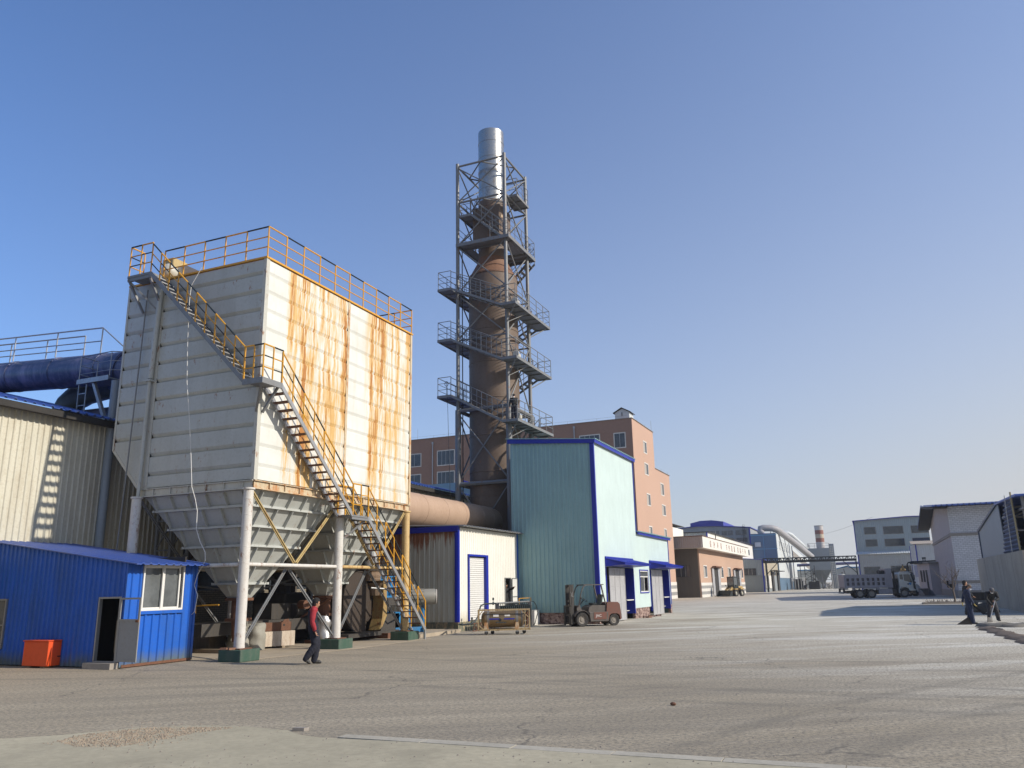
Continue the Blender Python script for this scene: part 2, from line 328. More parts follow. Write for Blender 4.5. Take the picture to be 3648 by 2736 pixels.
    nt.links.new(pos, nz.inputs[0]); nt.links.new(pos, wv.inputs[0]); nt.links.new(nz.outputs[1], wv.inputs[1]); nt.links.new(wv.outputs[0], v.inputs[0])
    ck = maths(nt, 'MULTIPLY', ramp(nt, v.outputs[0], [(.0, 1.), (.0045, 0.)]), ramp(nt, noise(nt, pos, .3, detail=2, off=(8, 8, 0)), [(.48, 0.), (.56, .7)]))
    c = mix(nt, ck, c, (.07, .065, .06))
    nt.links.new(c, b.inputs['Base Color']); b.inputs['Roughness'].default_value = .92; b.inputs['Specular IOR Level'].default_value = .25
    bump(nt, b, maths(nt, 'ADD', maths(nt, 'MULTIPLY', fi, .6), maths(nt, 'MULTIPLY', f2, .25)), .35, .02); MATS[name] = m; return m
def concrete(name, col=(.42, .4, .35), scale=1., crack=0.):
    col = (col[0]*.86, col[1]*.83, col[2]*.78); m, nt, b, pos = nodes(name); n = noise(nt, pos, .8*scale, detail=7, rough=.65); f = noise(nt, pos, 20*scale, detail=6, rough=.7)
    c = mix(nt, ramp(nt, n, [(.3, 0.), (.7, 1.)]), tuple(x*.78 for x in col), tuple(x*1.1 for x in col))
    c = mix(nt, ramp(nt, noise(nt, pos, 1.5*scale, (1, 1, .3), 7, .7, (4, 4, 4)), [(.52, 0.), (.7, .5)]), c, tuple(x*.5 for x in col))
    c = mix(nt, ramp(nt, f, [(.4, .35), (.6, 0.)]), c, tuple(x*.6 for x in col))
    nt.links.new(c, b.inputs['Base Color']); b.inputs['Roughness'].default_value = .9; bump(nt, b, f, .4, .01); MATS[name] = m; return m

m_ground = groundmat('yard_ground'); m_apron = concrete('apron_concrete', (.47, .43, .32), .5); m_pad = concrete('pad_concrete', (.46, .39, .3)); m_conc = concrete('grey_concrete', (.36, .33, .3), .6)
m_wallconc = concrete('dark_concrete', (.47, .42, .36), .5)
m_cream = paint('collector_grey', (.49, .515, .5), .5, dirt=(.25, .22, .16), amt=.3, rust=.08)
m_rustw = rustwall('collector_rusty_side')
m_trim = paint('collector_trim', (.55, .55, .5), .5, rust=.15)
m_ochretrim = paint('rust_stained_trim', (.6, .5, .34), .55, rust=.55, rustc=(.4, .17, .05))
m_yellow = paint('yellow_rail', (.72, .36, .02), .45, dirt=(.35, .15, .03), amt=.5, scale=3, rust=.1)
m_black = paint('black_rail', (.01, .018, .02), .45, amt=.1, dirt=(.1, .09, .08))
m_steel = paint('grey_steel', (.23, .24, .25), .5, .2, dirt=(.12, .08, .05), rust=.15)
m_galv = paint('galvanised', (.45, .46, .48), .42, .6, dirt=(.2, .17, .14), amt=.4)
m_tower = paint('tower_steel', (.21, .22, .23), .5, .15, dirt=(.16, .09, .05), rust=.18, scale=1.5)
m_blue = paint('shed_blue', (.004, .11, .56), .5, dirt=(.02, .08, .24), amt=.45, fade=.08, streaky=.7, foot=(.45, (.1, .12, .08)))
m_blued = paint('trim_blue', (.004, .018, .36), .4, dirt=(.03, .04, .12), amt=.2)
m_blueroof = paint('roof_blue', (.04, .1, .4), .4, dirt=(.2, .2, .2), amt=.45)
m_white = paint('white_sheet', (.82, .81, .75), .5, dirt=(.5, .43, .3), amt=.3, foot=(.9, (.45, .36, .18)))
m_ware = paint('old_white_sheet', (.62, .6, .5), .5, dirt=(.33, .24, .13), amt=.5)
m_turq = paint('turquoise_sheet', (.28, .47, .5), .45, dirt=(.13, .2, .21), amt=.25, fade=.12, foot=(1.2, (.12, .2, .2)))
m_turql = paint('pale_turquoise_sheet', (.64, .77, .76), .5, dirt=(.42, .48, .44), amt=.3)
m_rusty = shedrust('rusty_sheet')
m_orange = paint('red_orange_paint', (.85, .1, .02), .4, dirt=(.2, .05, .02), amt=.2)
m_green = paint('dark_green_paint', (.035, .09, .06), .6, dirt=(.18, .17, .14), amt=.5, scale=2)
m_ductblue = paint('duct_blue', (.06, .08, .155), .36, .35, dirt=(.24, .22, .32), amt=1.0, fade=.4, scale=.9, streaky=.8)
m_ductgrey = paint('duct_greygreen', (.16, .2, .19), .45, .3, dirt=(.08, .08, .07))
m_tan = paint('duct_tan', (.46, .32, .23), .6, dirt=(.3, .17, .1), amt=.35, scale=.8)
m_stack = paint('stack_brown', (.15, .105, .075), .65, dirt=(.1, .06, .04), amt=.5, scale=.9, fade=.2, rust=.1, rustc=(.26, .1, .04))
m_stackrust = paint('stack_rust', (.21, .105, .06), .7, dirt=(.1, .05, .03), amt=.5)
m_stain = paint('stainless', (.5, .49, .47), .3, .9, dirt=(.28, .23, .17), amt=.3, fade=.05, scale=.6, bmp=.02, rust=.05)
m_rust = paint('rusty_iron', (.17, .075, .04), .8, dirt=(.06, .03, .02), amt=.6, scale=3)
m_fan = paint('fan_brown', (.05, .036, .026), .6, dirt=(.05, .03, .02), amt=.6, scale=2)
m_fany = paint('fan_yellowed', (.38, .27, .1), .6, dirt=(.12, .06, .03), amt=1., scale=3, rust=.4)
m_mblue = paint('machine_blue', (.02, .2, .46), .45, dirt=(.1, .1, .1), amt=.4)
m_dark = paint('dark_interior', (.03, .028, .026), .9, amt=.1, bmp=0)
m_tyre = paint('tyre_rubber', (.03, .028, .026), .85, dirt=(.16, .14, .12), amt=.6, scale=4)
m_grease = paint('greasy_steel', (.06, .055, .05), .6, .2, dirt=(.13, .1, .07), amt=.5, scale=4)
m_fork = paint('forklift_red', (.26, .055, .035), .6, dirt=(.1, .065, .05), amt=1.2, scale=4, rust=1.0, rustc=(.13, .06, .04))
m_forkg = paint('forklift_grey', (.1, .085, .075), .65, dirt=(.2, .17, .14), amt=.6, scale=4)
m_rim = paint('dusty_rim', (.3, .27, .23), .7, dirt=(.12, .1, .08), amt=.6, scale=5)
m_glass = glass('dark_glass'); m_glassg = glass('grey_glass', (.07, .075, .075)); m_curtain = paint('pale_curtain', (.4, .37, .33), .8, bmp=0)
m_frame = paint('white_frame', (.75, .75, .73), .4, amt=.15)
m_alu = paint('aluminium', (.33, .34, .35), .45, .4, amt=.3)
m_terra = stucco('terracotta_render', (.6, .385, .28), 6, .02); m_terraf = stucco('terracotta_shade', (.36, .215, .155), 5, .02); m_terra2 = stucco('pale_terracotta', (.58, .38, .27), 14, .01)  # m_terraf: browner terracotta, the sunless front's shade put into the colour
m_stripe = paint('stripe_white', (.72, .7, .66), .7, bmp=0); m_stripeg = paint('stripe_grey', (.3, .3, .3), .8, bmp=0)
m_greyw = paint('grey_wall', (.26, .24, .22), .8); m_greysheet = paint('blue_grey_sheet', (.26, .3, .34), .5, amt=.2); m_greysheet2 = paint('grey_sheet', (.4, .43, .44), .5, amt=.25)
m_hallblue = paint('hall_blue', (.09, .17, .27), .5, amt=.2); m_pale = paint('pale_sheet', (.6, .64, .66), .5, amt=.2)
m_wbrick = brick('white_brick', (.66, .66, .68), (.58, .58, .6), (.32, .32, .34), .42, .19, ms=.018)
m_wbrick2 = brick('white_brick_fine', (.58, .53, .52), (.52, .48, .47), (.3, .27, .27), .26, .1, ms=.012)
m_tbrick = brick('cream_brick', (.3, .25, .18), (.24, .2, .15), (.09, .08, .06), .25, .085, ms=.01)
m_stone = stone_wall('rubble_plinth')
m_truck = paint('truck_grey', (.3, .29, .32), .55, dirt=(.14, .12, .12), amt=.5, scale=2); m_truckw = paint('truck_cab_white', (.62, .62, .57), .45, dirt=(.2, .18, .15), amt=.5, scale=2)
m_bark = paint('bark', (.2, .16, .13), .9, dirt=(.08, .06, .05), amt=.6, scale=6); m_soil = concrete('soil', (.13, .1, .08), 3)
m_sack = paint('woven_sack', (.3, .29, .25), .7, dirt=(.25, .22, .17), amt=.6, scale=4, bmp=.4)
m_foil = paint('foil_sheet', (.6, .6, .6), .35, .8, dirt=(.3, .3, .3), amt=.5, scale=5, bmp=.6)
m_board = paint('chipped_board', (.6, .52, .42), .8, dirt=(.3, .2, .14), amt=.9, scale=5, rust=.3, rustc=(.35, .24, .16))
m_wood = paint('old_timber', (.32, .25, .17), .85, dirt=(.14, .1, .06), amt=.6, scale=4)
m_skin = paint('skin', (.45, .24, .15), .55, amt=.05, bmp=0); m_hair = paint('black_hair', (.006, .005, .005), .9, amt=.05, bmp=0)
m_navy = paint('navy_cloth', (.008, .009, .02), .9, dirt=(.02, .02, .035), amt=.4, scale=6); m_navyb = paint('blue_work_cloth', (.012, .022, .06), .85, dirt=(.02, .035, .08), amt=.5, scale=6)
m_red = paint('red_cloth', (.33, .02, .03), .85, dirt=(.15, .01, .02), amt=.4, scale=6); m_blk = paint('black_cloth', (.012, .012, .013), .85, dirt=(.04, .04, .04), amt=.4, scale=6)
m_heap = concrete('brown_heap', (.1, .08, .06), 3); m_mask = paint('white_mask', (.85, .85, .85), .7, amt=.05, bmp=0); m_shoe = paint('dark_shoe', (.02, .02, .02), .6, bmp=0); m_shoey = paint('tan_sole', (.5, .38, .16), .7, bmp=0); m_glove = paint('yellow_glove', (.5, .4, .12), .8, bmp=0)
m_lens = paint('amber', (.8, .35, .05), .3, bmp=0)
m_tank = paint('tank_bronze', (.3, .21, .11), .3, .6, dirt=(.12, .08, .04), amt=.5, scale=2)
m_loader = paint('loader_yellow', (.52, .36, .13), .5, dirt=(.25, .2, .12), amt=.7, scale=3); m_loaderw = paint('loader_pale', (.5, .48, .4), .6, dirt=(.2, .18, .14), amt=.6, scale=3)
m_brickred = concrete('loose_brick', (.28, .15, .1), 3)
# ---------------------------------------------------------------- railings, stairs
def add_rail(mb, pts, h=1.08, levels=(.36, .72, 1.08), sp=.93, r=.025, zebra=True, ends=(True, True), phase=0):
    """posts and rails along a 3-D base line; slot 0 main colour, slot 1 black; top rails alternate"""
    pts = [Vector(p) for p in pts]; k = phase
    for i, (a, b) in enumerate(zip(pts, pts[1:])):
        L = hypot((b-a).x, (b-a).y); n = max(1, round(L/sp)); up = Vector((0, 0, 1))
        for j in range(n+1):
            if j == 0 and i > 0: continue
            if (j == 0 and not ends[0]) or (j == n and i == len(pts)-2 and not ends[1]): continue
            p = a.lerp(b, j/n); mb.tube(p, p+up*h, r, n=6, mi=0)
        for li, z in enumerate(levels):
            for j in range(n):
                top = li == len(levels)-1
                blk = zebra and ((k+j+li) % 2 == 1) and (top or zebra == 'all')
                mb.tube(a.lerp(b, j/n)+up*z, a.lerp(b, (j+1)/n)+up*z, r*(1.05 if top else .8), n=6, mi=1 if blk else 0)
        k += n
    return mb
def flight(parent, p0, p1, side, width, n, m_str, m_tr, rails=(0,), rmats=None, sh=.13, td=.22, zebra='all', rh=1.08, rsp=.55, levels=(.36, .72, 1.08), rr=.024, sw=.05):
    """open stair between p0 (foot) and p1 (head); side points to the other stringer"""
    p0 = Vector(p0); p1 = Vector(p1); side = Vector(side); run = Vector((p1.x-p0.x, p1.y-p0.y, 0)).normalized()
    mb = MB()
    for w in (0, width): mb.bar(p0+side*w, p1+side*w, sw, sh, mi=0)
    fl = mb.build('stair_flight', m_str, parent)
    off = None; first = None
    for k in range(1, n+1):
        c = p0.lerp(p1, k/(n+1.))
        if first is None:
            t = MB(); a = c-run*td/2; b = c+run*td/2; s2 = side*width
            t.prism([a, b, b+s2, a+s2], (0, 0, .035)); first = t.build('tread', m_tr, fl); off = c
        else:
            o = first.copy(); COL.objects.link(o); o.parent = fl; o.location = c-off
    for w in rails:
        t = MB(); add_rail(t, [p0+side*w, p1+side*w], h=rh, sp=rsp, zebra=zebra, levels=levels, r=rr); t.build('stair_railing', rmats or [m_yellow, m_black], fl)
    return fl

# ---------------------------------------------------------------- dust collector
X0, X1, Y0, Y1, ZB, ZT = -23.15, -17.0, 19.3, 28.6, 5.28, 12.55
dc = thing('dust_collector', 'huge boxy grey-white dust collector streaked with rust, on pipe legs with two hoppers', 'dust collector', (-19.5, 24, 0))
def grooved(along0, along1, z0, z1, f, mb, first=None, pitch=.635, gd=.1):
    """horizontal grooved sheet; f(s, d, z) -> point, d = depth inwards"""
    z = z1-.38; lines = [(z1, 0)]
    while z-.14 > z0+.05:
        lines += [(z, 0), (z-.12, gd), (z-.145, 0)]; z -= pitch
    lines.append((z0, 0))
    for (za, da), (zb, db) in zip(lines, lines[1:]):
        mb.quad(f(along0, da, za), f(along1, da, za), f(along1, db, zb), f(along0, db, zb))
    for (za, da), (zb, db), (zc, d3) in zip(lines[1::3], lines[2::3], lines[3::3]):
        for s in (along0, along1): mb.quad(f(s, da, za), f(s, db, zb), f(s, d3, zc))
# casing core and faces
mb = MB(); mb.prism([(X0+.12, Y0+.13, 6.75), (-21.8, Y0+.13, ZB+.02), (X1-.12, Y0+.13, ZB+.02), (X1-.12, Y0+.13, ZT-.04), (X0+.12, Y0+.13, ZT-.04)], (0, Y1-Y0-.14, 0)); mb.build('casing', m_cream, dc)
mb = MB(); fr = lambda s, d, z: (X1-d*.4, s, z)
grooved(Y0+.14, 23.92, ZB+.02, ZT, fr, mb); mb.build('side_panel', m_rustw, dc); mb = MB(); grooved(24.04, Y1-.1, ZB+.02, ZT, fr, mb); mb.build('side_panel', m_rustw, dc)
mb = MB(); ff = lambda s, d, z: (s, Y0+d*.85, z)
grooved(-21.42, X1-.1, ZB+.02, ZT, ff, mb); mb.build('front_panel', m_cream, dc); mb = MB(); grooved(X0+.06, -21.62, 6.75, ZT, ff, mb)
mb.quad((X0+.06, Y0, 6.75), (-21.62, Y0, 6.75), (-21.62, Y0, 5.3), (-21.85, Y0, 5.36), (X0+.06, Y0, 6.7)); mb.build('front_panel', m_cream, dc)
mb = MB()
mb.box(X1-.1, X1+.025, Y0-.025, Y0+.14, ZB, ZT+.03); mb.build('corner_trim', m_trim, dc); mb = MB(); mb.box(X0-.02, X0+.06, Y0-.02, Y0+.1, 6.68, ZT+.03)
mb.bar((X0, Y0+.03, 6.72), (-21.85, Y0+.03, 5.34), .08, .1); mb.box(-21.62, -21.42, Y0-.03, Y0+.1, ZB, ZT-.1)
mb.build('corner_trim', m_trim, dc)
mb = MB(); mb.box(X1-.06, X1+.02, 23.92, 24.04, ZB, ZT+.03); mb.build('middle_post', m_ochretrim, dc); mb = MB(); mb.box(X1-.06, X1+.03, Y1-.1, Y1+.03, ZB, ZT+.06); mb.build('corner_trim', m_ochretrim, dc)
mb = MB(); mb.box(X0, X1+.05, Y0-.05, Y0+.05, ZT+.03, ZT+.09); mb.box(X1-.04, X1+.06, Y0+.05, Y1+.05, ZT+.03, ZT+.09); mb.box(X0, X1-.04, Y0+.05, Y1, ZT-.02, ZT+.028)
mb.build('roof_edge', m_yellow, dc)
# ring beam under the casing
mb = MB(); zb0 = 5.0
def ibeam(a, b, nrm, mats=0):
    a = Vector(a); b = Vector(b); n = Vector(nrm); d = (b-a).normalized(); L = (b-a).length
    for z in (zb0, ZB-.04): mb.prism([a+n*.06+Vector((0, 0, z)), b+n*.06+Vector((0, 0, z)), b-n*.1+Vector((0, 0, z)), a-n*.1+Vector((0, 0, z))], (0, 0, .03), mats)
    mb.prism([a+Vector((0, 0, zb0+.03)), b+Vector((0, 0, zb0+.03)), b-n*.02+Vector((0, 0, zb0+.03)), a-n*.02+Vector((0, 0, zb0+.03))], (0, 0, ZB-.04-zb0-.03), mats)
    k = int(L/.74)
    for i in range(1, k+1):
        p = a+d*(i*.74-.04); mb.prism([p+Vector((0, 0, zb0+.03)), p+d*.02+Vector((0, 0, zb0+.03)), p+d*.02+n*.055+Vector((0, 0, zb0+.03)), p+n*.055+Vector((0, 0, zb0+.03))], (0, 0, ZB-.04-zb0-.03), mats)
ibeam((-21.8, Y0, 0), (X1, Y0, 0), (0, -1, 0)); mb.build('ring_beam', m_trim, dc); mb = MB(); ibeam((X1, Y0, 0), (X1, Y1, 0), (1, 0, 0)); ibeam((-21.5, Y1, 0), (X1, Y1, 0), (0, 1, 0)); ibeam((-21.5, Y0, 0), (-21.5, Y1, 0), (-1, 0, 0))
o = mb.build('ring_beam', m_ochretrim, dc)
# hoppers
for hy0, hy1 in ((19.45, 23.85), (24.1, 28.5)):
    hx0, hx1 = -21.6, X1-.12; cx = (hx0+hx1)/2; cy = (hy0+hy1)/2; zt, zb = zb0, 1.75; hb = .27
    top = [Vector((hx0, hy0, zt)), Vector((hx1, hy0, zt)), Vector((hx1, hy1, zt)), Vector((hx0, hy1, zt))]
    bot = [Vector((cx-hb, cy-hb, zb)), Vector((cx+hb, cy-hb, zb)), Vector((cx+hb, cy+hb, zb)), Vector((cx-hb, cy+hb, zb))]
    mb = MB(); mb.add(top+bot, [(0, 1, 5, 4), (1, 2, 6, 5), (2, 3, 7, 6), (3, 0, 4, 7), (0, 3, 2, 1)])
    st = mb; ribs = None
    rl = []; lv = [0, .14, .32, .5, .68, .86, .98]
    for t in lv[1:-1]:
        q = [top[i].lerp(bot[i], t) for i in range(4)]; ribs = MB(); rl.append(ribs)
        for i in range(4):
            a, b = q[i], q[(i+1) % 4]; d = (b-a).normalized(); nn = Vector((d.y, -d.x, 0)); ex = .12
            ribs.bar(a-d*ex+nn*.05, b+d*ex+nn*.05, .09, .075)
    for i in range(4):
        a0, b0 = top[i], top[(i+1) % 4]; d = (b0-a0).normalized(); nn = Vector((d.y, -d.x, 0))
        for li in range(len(lv)-1):
            ta, tb = lv[li]+.012, lv[li+1]-.015
            wa = (top[i]-top[(i+1) % 4]).length*(1-lv[li])+.5*lv[li]
            k = max(1, int(wa/.72)); 
            for j in range(k):
                s = (j+.5)/k
                p = top[i].lerp(bot[i], ta).lerp(top[(i+1) % 4].lerp(bot[(i+1) % 4], ta), s); 
                e1 = top[i].lerp(bot[i], tb); e2 = top[(i+1) % 4].lerp(bot[(i+1) % 4], tb); L = (e2-e1).length
                # stiffener runs straight down the slope below p
                u = (p-e1).dot(d)
                if u < .04 or u > L-.04: continue
                q = e1+d*u; st.bar(p+nn*.05, q+nn*.05, .03, .14, up=nn)
    hop = mb.build('hopper', m_cream, dc)
    for ribs in rl: ribs.build('hopper_rib', m_cream, hop)
    mb = MB(); mb.box(cx-.32, cx+.32, cy-.32, cy+.32, 1.66, 1.75); mb.tube((cx, cy, 1.66), (cx, cy, 1.1), .24, n=14); mb.box(cx-.3, cx+.3, cy-.3, cy+.3, 1.0, 1.1); mb.tube((cx, cy, 1.0), (cx+.05, cy, .35), .22, .2, n=14)
    mb.build('discharge_chute', m_rust, hop)
# legs, footings
YS = (19.12, 23.82, 28.35)
def leg(x, y, mat, foot=True):
    mb = MB(); mb.lathe([(.16, .34), (.155, .5), (.15, 4.94), (.19, 4.95), (.19, 5.0)], (x, y, 0), n=20)
    for k in range(9):
        z = .9+k*.47; mb.lathe([(.151, 0), (.156, .012), (.151, .024)], (x, y, z), ax=(.25, .1, 1), n=20)
    mb.build('leg', mat, dc, smooth=40)
    mb = MB(); mb.bbox(x-.4, x+.42, y-.4, y+.42, 0, .33, .015); f = mb.build('footing', m_green, dc)
    mb = MB(); mb.box(x-.26, x+.26, y-.26, y+.26, .331, .36); mb.build('base_plate', m_rust, f)
m_leg1 = paint('leg_white', (.66, .65, .62), .5, rust=.22, dirt=(.35, .22, .12)); m_leg3 = paint('leg_ochre', (.62, .45, .2), .5, rust=.3, dirt=(.4, .2, .06), amt=.8)
XN, XF = -17.0, -21.62
for i, y in enumerate(YS):
    leg(XN, y, m_leg1 if i < 2 else m_leg3); leg(XF, y, m_leg1)
def brace(name, a, b, w, mat): 
    m_ = MB(); m_.bar(a, b, w, w*.25); m_.bar(Vector(a)+Vector((.0, 0, 0)), Vector(b), w*.25, w); m_.build(name, mat, dc)
m_ycross = paint('cross_ochre', (.5, .38, .17), .55, rust=.3, dirt=(.25, .17, .08))
for x in (XN, XF):
    for a, b in zip(YS, YS[1:]):
        mb = MB(); mb.tube((x, a+.15, 2.73), (x, b-.15, 2.73), .06, n=10); mb.build('tie_pipe', m_leg1 if a < 20 else m_leg3, dc, smooth=40)
        m = (a+b)/2; mm = m_ycross if x == XN else m_steel
        brace('brace', (x, a+.12, 4.95), (x, m-.05, 2.82), .11, mm); brace('brace', (x, b-.12, 4.95), (x, m+.05, 2.82), .11, mm)
        brace('brace', (x-.3, m-.1, 2.6), (x-.05, a+.15, .45), .11, m_steel); brace('brace', (x-.3, m+.1, 2.6), (x-.05, b-.15, .45), .11, m_steel)
for y in YS:
    mb = MB(); mb.tube((XF+.15, y, 2.73), (XN-.15, y, 2.73), .06, n=10); mb.build('tie_pipe', m_leg1, dc, smooth=40)
    if y > 20: brace('brace', (XF+.1, y, 4.9), (-19.15, y, 2.8), .11, m_steel); brace('brace', (XN-.1, y, 4.9), (-19.15, y, 2.8), .11, m_steel)
# roof railing
mb = MB(); add_rail(mb, [(-21.6, Y0+.02, ZT+.09), (X1, Y0+.02, ZT+.09), (X1, Y1, ZT+.09), (-20.5, Y1, ZT+.09)], zebra=True, phase=1); mb.build('roof_railing', [m_yellow, m_black], dc)
# stairs on the outside
TP = 12.66
mb = MB(); mb.box(-22.5, -21.43, 18.6, 19.27, TP-.08, TP); mb.bar((-22.45, 18.62, TP-.12), (-22.3, 19.25, TP-1.2), .07); mb.bar((-21.5, 18.64, TP-.12), (-21.5, 19.22, TP-1.0), .07)
mb.box(-22.5, -21.43, 18.62, 18.7, TP-.2, TP-.08); mb.bar((-22.5, 18.66, TP-.12), (-21.5, 19.24, TP-1.3), .06)
pl = mb.build('top_landing', m_steel, dc)
mb = MB(); add_rail(mb, [(-22.45, 19.2, TP), (-22.45, 18.62, TP), (-21.43, 18.62, TP)], sp=.45, zebra='all'); mb.build('landing_railing', [m_yellow, m_black], pl)
flight(dc, (-17.03, 18.62, 8.25), (-21.43, 18.62, TP-.05), (0, 1, 0), .6, 19, m_steel, m_galv, rails=(0,), rsp=.42)
mb = MB(); mb.box(-17.03, -16.3, 18.62, 19.26, 8.2, 8.26); mb.box(-16.97, -16.3, 19.26, 19.5, 8.2, 8.26); mb.bar((-16.35, 18.66, 8.2), (-16.98, 19.2, 7.4), .07); mb.bar((-16.35, 19.45, 8.2), (-16.95, 19.45, 7.4), .07)
mb.box(-17.03, -16.3, 18.56, 18.62, 8.1, 8.28); mb.box(-16.3, -16.24, 18.56, 19.5, 8.1, 8.28)
pl = mb.build('landing', m_steel, dc)
mb = MB(); add_rail(mb, [(-17.03, 18.6, 8.26), (-16.28, 18.6, 8.26), (-16.28, 19.5, 8.26)], sp=.4, zebra='all'); mb.build('landing_railing', [m_yellow, m_black], pl)
flight(dc, (-16.3, 23.57, 4.46), (-16.3, 19.5, 8.22), (-1, 0, 0), .62, 16, m_galv, m_rust, rails=(0,), rsp=.6)
mb = MB(); mb.box(-16.96, -16.3, 23.57, 24.55, 4.42, 4.48); mb.bar((-16.33, 24.5, 4.4), (-16.9, 23.95, 3.7), .07); mb.bar((-16.3, 23.5, 4.36), (-16.3, 24.55, 4.36), .08); mb.bar((-16.3, 24.5, 4.38), (-16.95, 24.5, 4.38), .08)
pl = mb.build('landing', m_steel, dc)
mb = MB(); add_rail(mb, [(-16.28, 23.57, 4.48), (-16.28, 24.53, 4.48)], sp=.4, zebra='all'); add_rail(mb, [(-16.94, 24.5, 4.48), (-16.94, 23.6, 4.48)], sp=.4, zebra=False); mb.build('landing_railing', [m_yellow, m_black], pl)
flight(dc, (-16.3, 28.75, .38), (-16.3, 24.53, 4.46), (-1, 0, 0), .64, 17, m_galv, m_rust, rails=(0, .64), rsp=.6)
for xx in (-16.36, -16.96): mb = MB(); mb.box(xx, xx+.07, 28.72, 28.8, 0, .42); mb.build('stair_foot', m_galv, dc)
# pipes on the shaded face
mb = MB(); mb.tube((-21.5, 19.2, 12.2), (-21.6, 19.18, 9.0), .09, n=10); mb.tube((-21.61, 19.17, 8.98), (-21.62, 19.16, 5.2), .065, n=10); mb.tube((-21.62, 19.16, 5.2), (-21.66, 19.14, 3.2), .06, n=10); mb.box(-21.74, -21.48, 19.06, 19.28, 8.9, 8.96)
mb.build('downpipe', m_cream, dc, smooth=40)
mb = MB(); mb.path([(-22.14, 19.2, 12.3), (-22.2, 19.16, 8.0), (-22.24, 19.14, 5.5), (-22.28, 19.1, 3.26)], .025, 6); mb.build('conduit', m_steel, dc)
# roof plant
mb = MB(); mb.bbox(-22.7, -22.15, 20.2, 20.9, 12.66, 13.95, .03); mb.build('roof_cabinet', m_ycross, dc)
mb = MB(); mb.lathe([(0, -.36), (.2, -.33), (.28, -.25), (.28, .25), (.2, .33), (0, .36)], (-22.1, 20.1, 13.25), (.2, -1, .1), 20); mb.build('roof_drum', m_trim, dc, smooth=50)
mb = MB(); mb.prism([(-21.9, 20.2, 12.66), (-20.1, 20.2, 12.66), (-20.1, 20.2, 12.76), (-21.5, 20.2, 13.5), (-21.9, 20.2, 13.5)], (0, .6, 0)); mb.build('roof_hood', m_trim, dc)
# cable
cb = [(-19.48, 12.6), (-19.89, 12.0), (-19.92, 11.41), (-19.89, 10.8), (-19.82, 9.72), (-19.72, 8.6), (-19.55, 7.35), (-19.33, 6.13), (-19.18, 5.17), (-18.98, 4.75), (-18.86, 4.39), (-18.83, 3.84), (-18.64, 3.45), (-18.4, 3.13), (-18.36, 2.87), (-18.62, 2.46), (-18.71, 2.16), (-18.54, 1.86), (-18.6, 1.39), (-18.85, 1.2)]
mb = MB(); mb.path([(x, 18.98 if z > 8 else 19.06-.02*(8-z), z) for x, z in cb], .011, 6); mb.build('cable', m_frame, at=(-18.85, 19.0, 1.2)).name = 'hanging_cable'
tag(bpy.data.objects['hanging_cable'], 'thin pale cable hanging loosely down the grey front of the dust collector', 'cable')
# ---------------------------------------------------------------- blue shed
sh = thing('blue_shed', 'bright blue ribbed sheet metal shed with an open door and a white sliding window', 'shed', (-22, 17.7, 0))
zr = lambda x: 2.77+(-18.7-x)*.137
mb = MB(); mb.clad((-29, 16.5), (-18.7, 16.5), .03, lambda t: zr(-29+t), (0, -1), .19, .035, .05, openings=[(29-19.65, 29-18.83, .16, 1.85), (29-24.4, 29-23.45, .46, 1.87)])
mb.build('front_wall', m_blue, sh)
mb = MB(); mb.clad((-18.7, 16.5), (-18.7, 19.0), .03, 2.77, (1, 0), .27, .035, .05, openings=[(.48, 1.98, 1.47, 2.73)]); mb.build('end_wall', m_blue, sh)
mb = MB(); mb.clad((-29, 19.0), (-18.72, 19.0), .03, lambda t: zr(-29+t), (0, 1), .25); mb.build('rear_wall', m_blue, sh)
for yy in (16.46, 18.96): mb = MB(); mb.box(-18.74, -18.68, yy, yy+.08, .03, 2.75); mb.build('corner_trim', m_blue, sh)
mb = MB(); mb.box(-29, -18.9, 18.7, 18.75, 0, 3); mb.box(-29, -18.8, 16.6, 18.9, .0, .04); mb.box(-20.9, -20.85, 16.6, 18.7, 0, 2.6); mb.box(-19.55, -19.1, 17.4, 17.8, .1, 1.0); mb.build('interior', m_dark, sh)
mb = MB(); mb.roofsheet((-18.28, 16.38, 2.74), (-18.28, 19.35, 2.74), (-29.2, 19.35, 4.24), (-29.2, 16.38, 4.24), .27, .03); mb.build('roof', m_blueroof, sh)
mb = MB(); mb.box(-18.70, -18.66, 16.52, 18.98, .02, .09); mb.build('skirting', m_rust, sh)
# window in end wall
mb = MB(); fy0, fy1, fz0, fz1 = 16.98, 18.48, 1.47, 2.73; x = -18.66
for a in ((fy0, fy1, fz0, fz0+.05), (fy0, fy1, fz1-.05, fz1), (fy0, fy0+.05, fz0+.05, fz1-.05), (fy1-.05, fy1, fz0+.05, fz1-.05)): mb.box(x-.06, x+.02, *a)
mb.box(x-.04, x+.01, 17.66, 17.71, fz0+.05, fz1-.05); mb.box(x-.05, x-.01, 17.72, 17.77, fz0+.05, fz1-.05); mb.box(x-.05, x-.01, 18.30, 18.35, fz0+.05, fz1-.05)
mb.box(x-.05, x-.02, fy0+.05, 18.35, fz0+.05, fz0+.09); mb.box(x-.05, x-.02, fy0+.05, 18.35, fz1-.09, fz1-.05)
w = mb.build('window', m_frame, sh)
mb = MB(); mb.box(x-.075, x-.065, 17.03, 18.32, fz0+.05, fz1-.05); mb.build('pane', m_glassg, w)
mb = MB(); mb.box(x-.02, x+.03, fy0-.05, fy1+.03, fz0-.09, fz0-.003); mb.build('sill', m_blue, w)
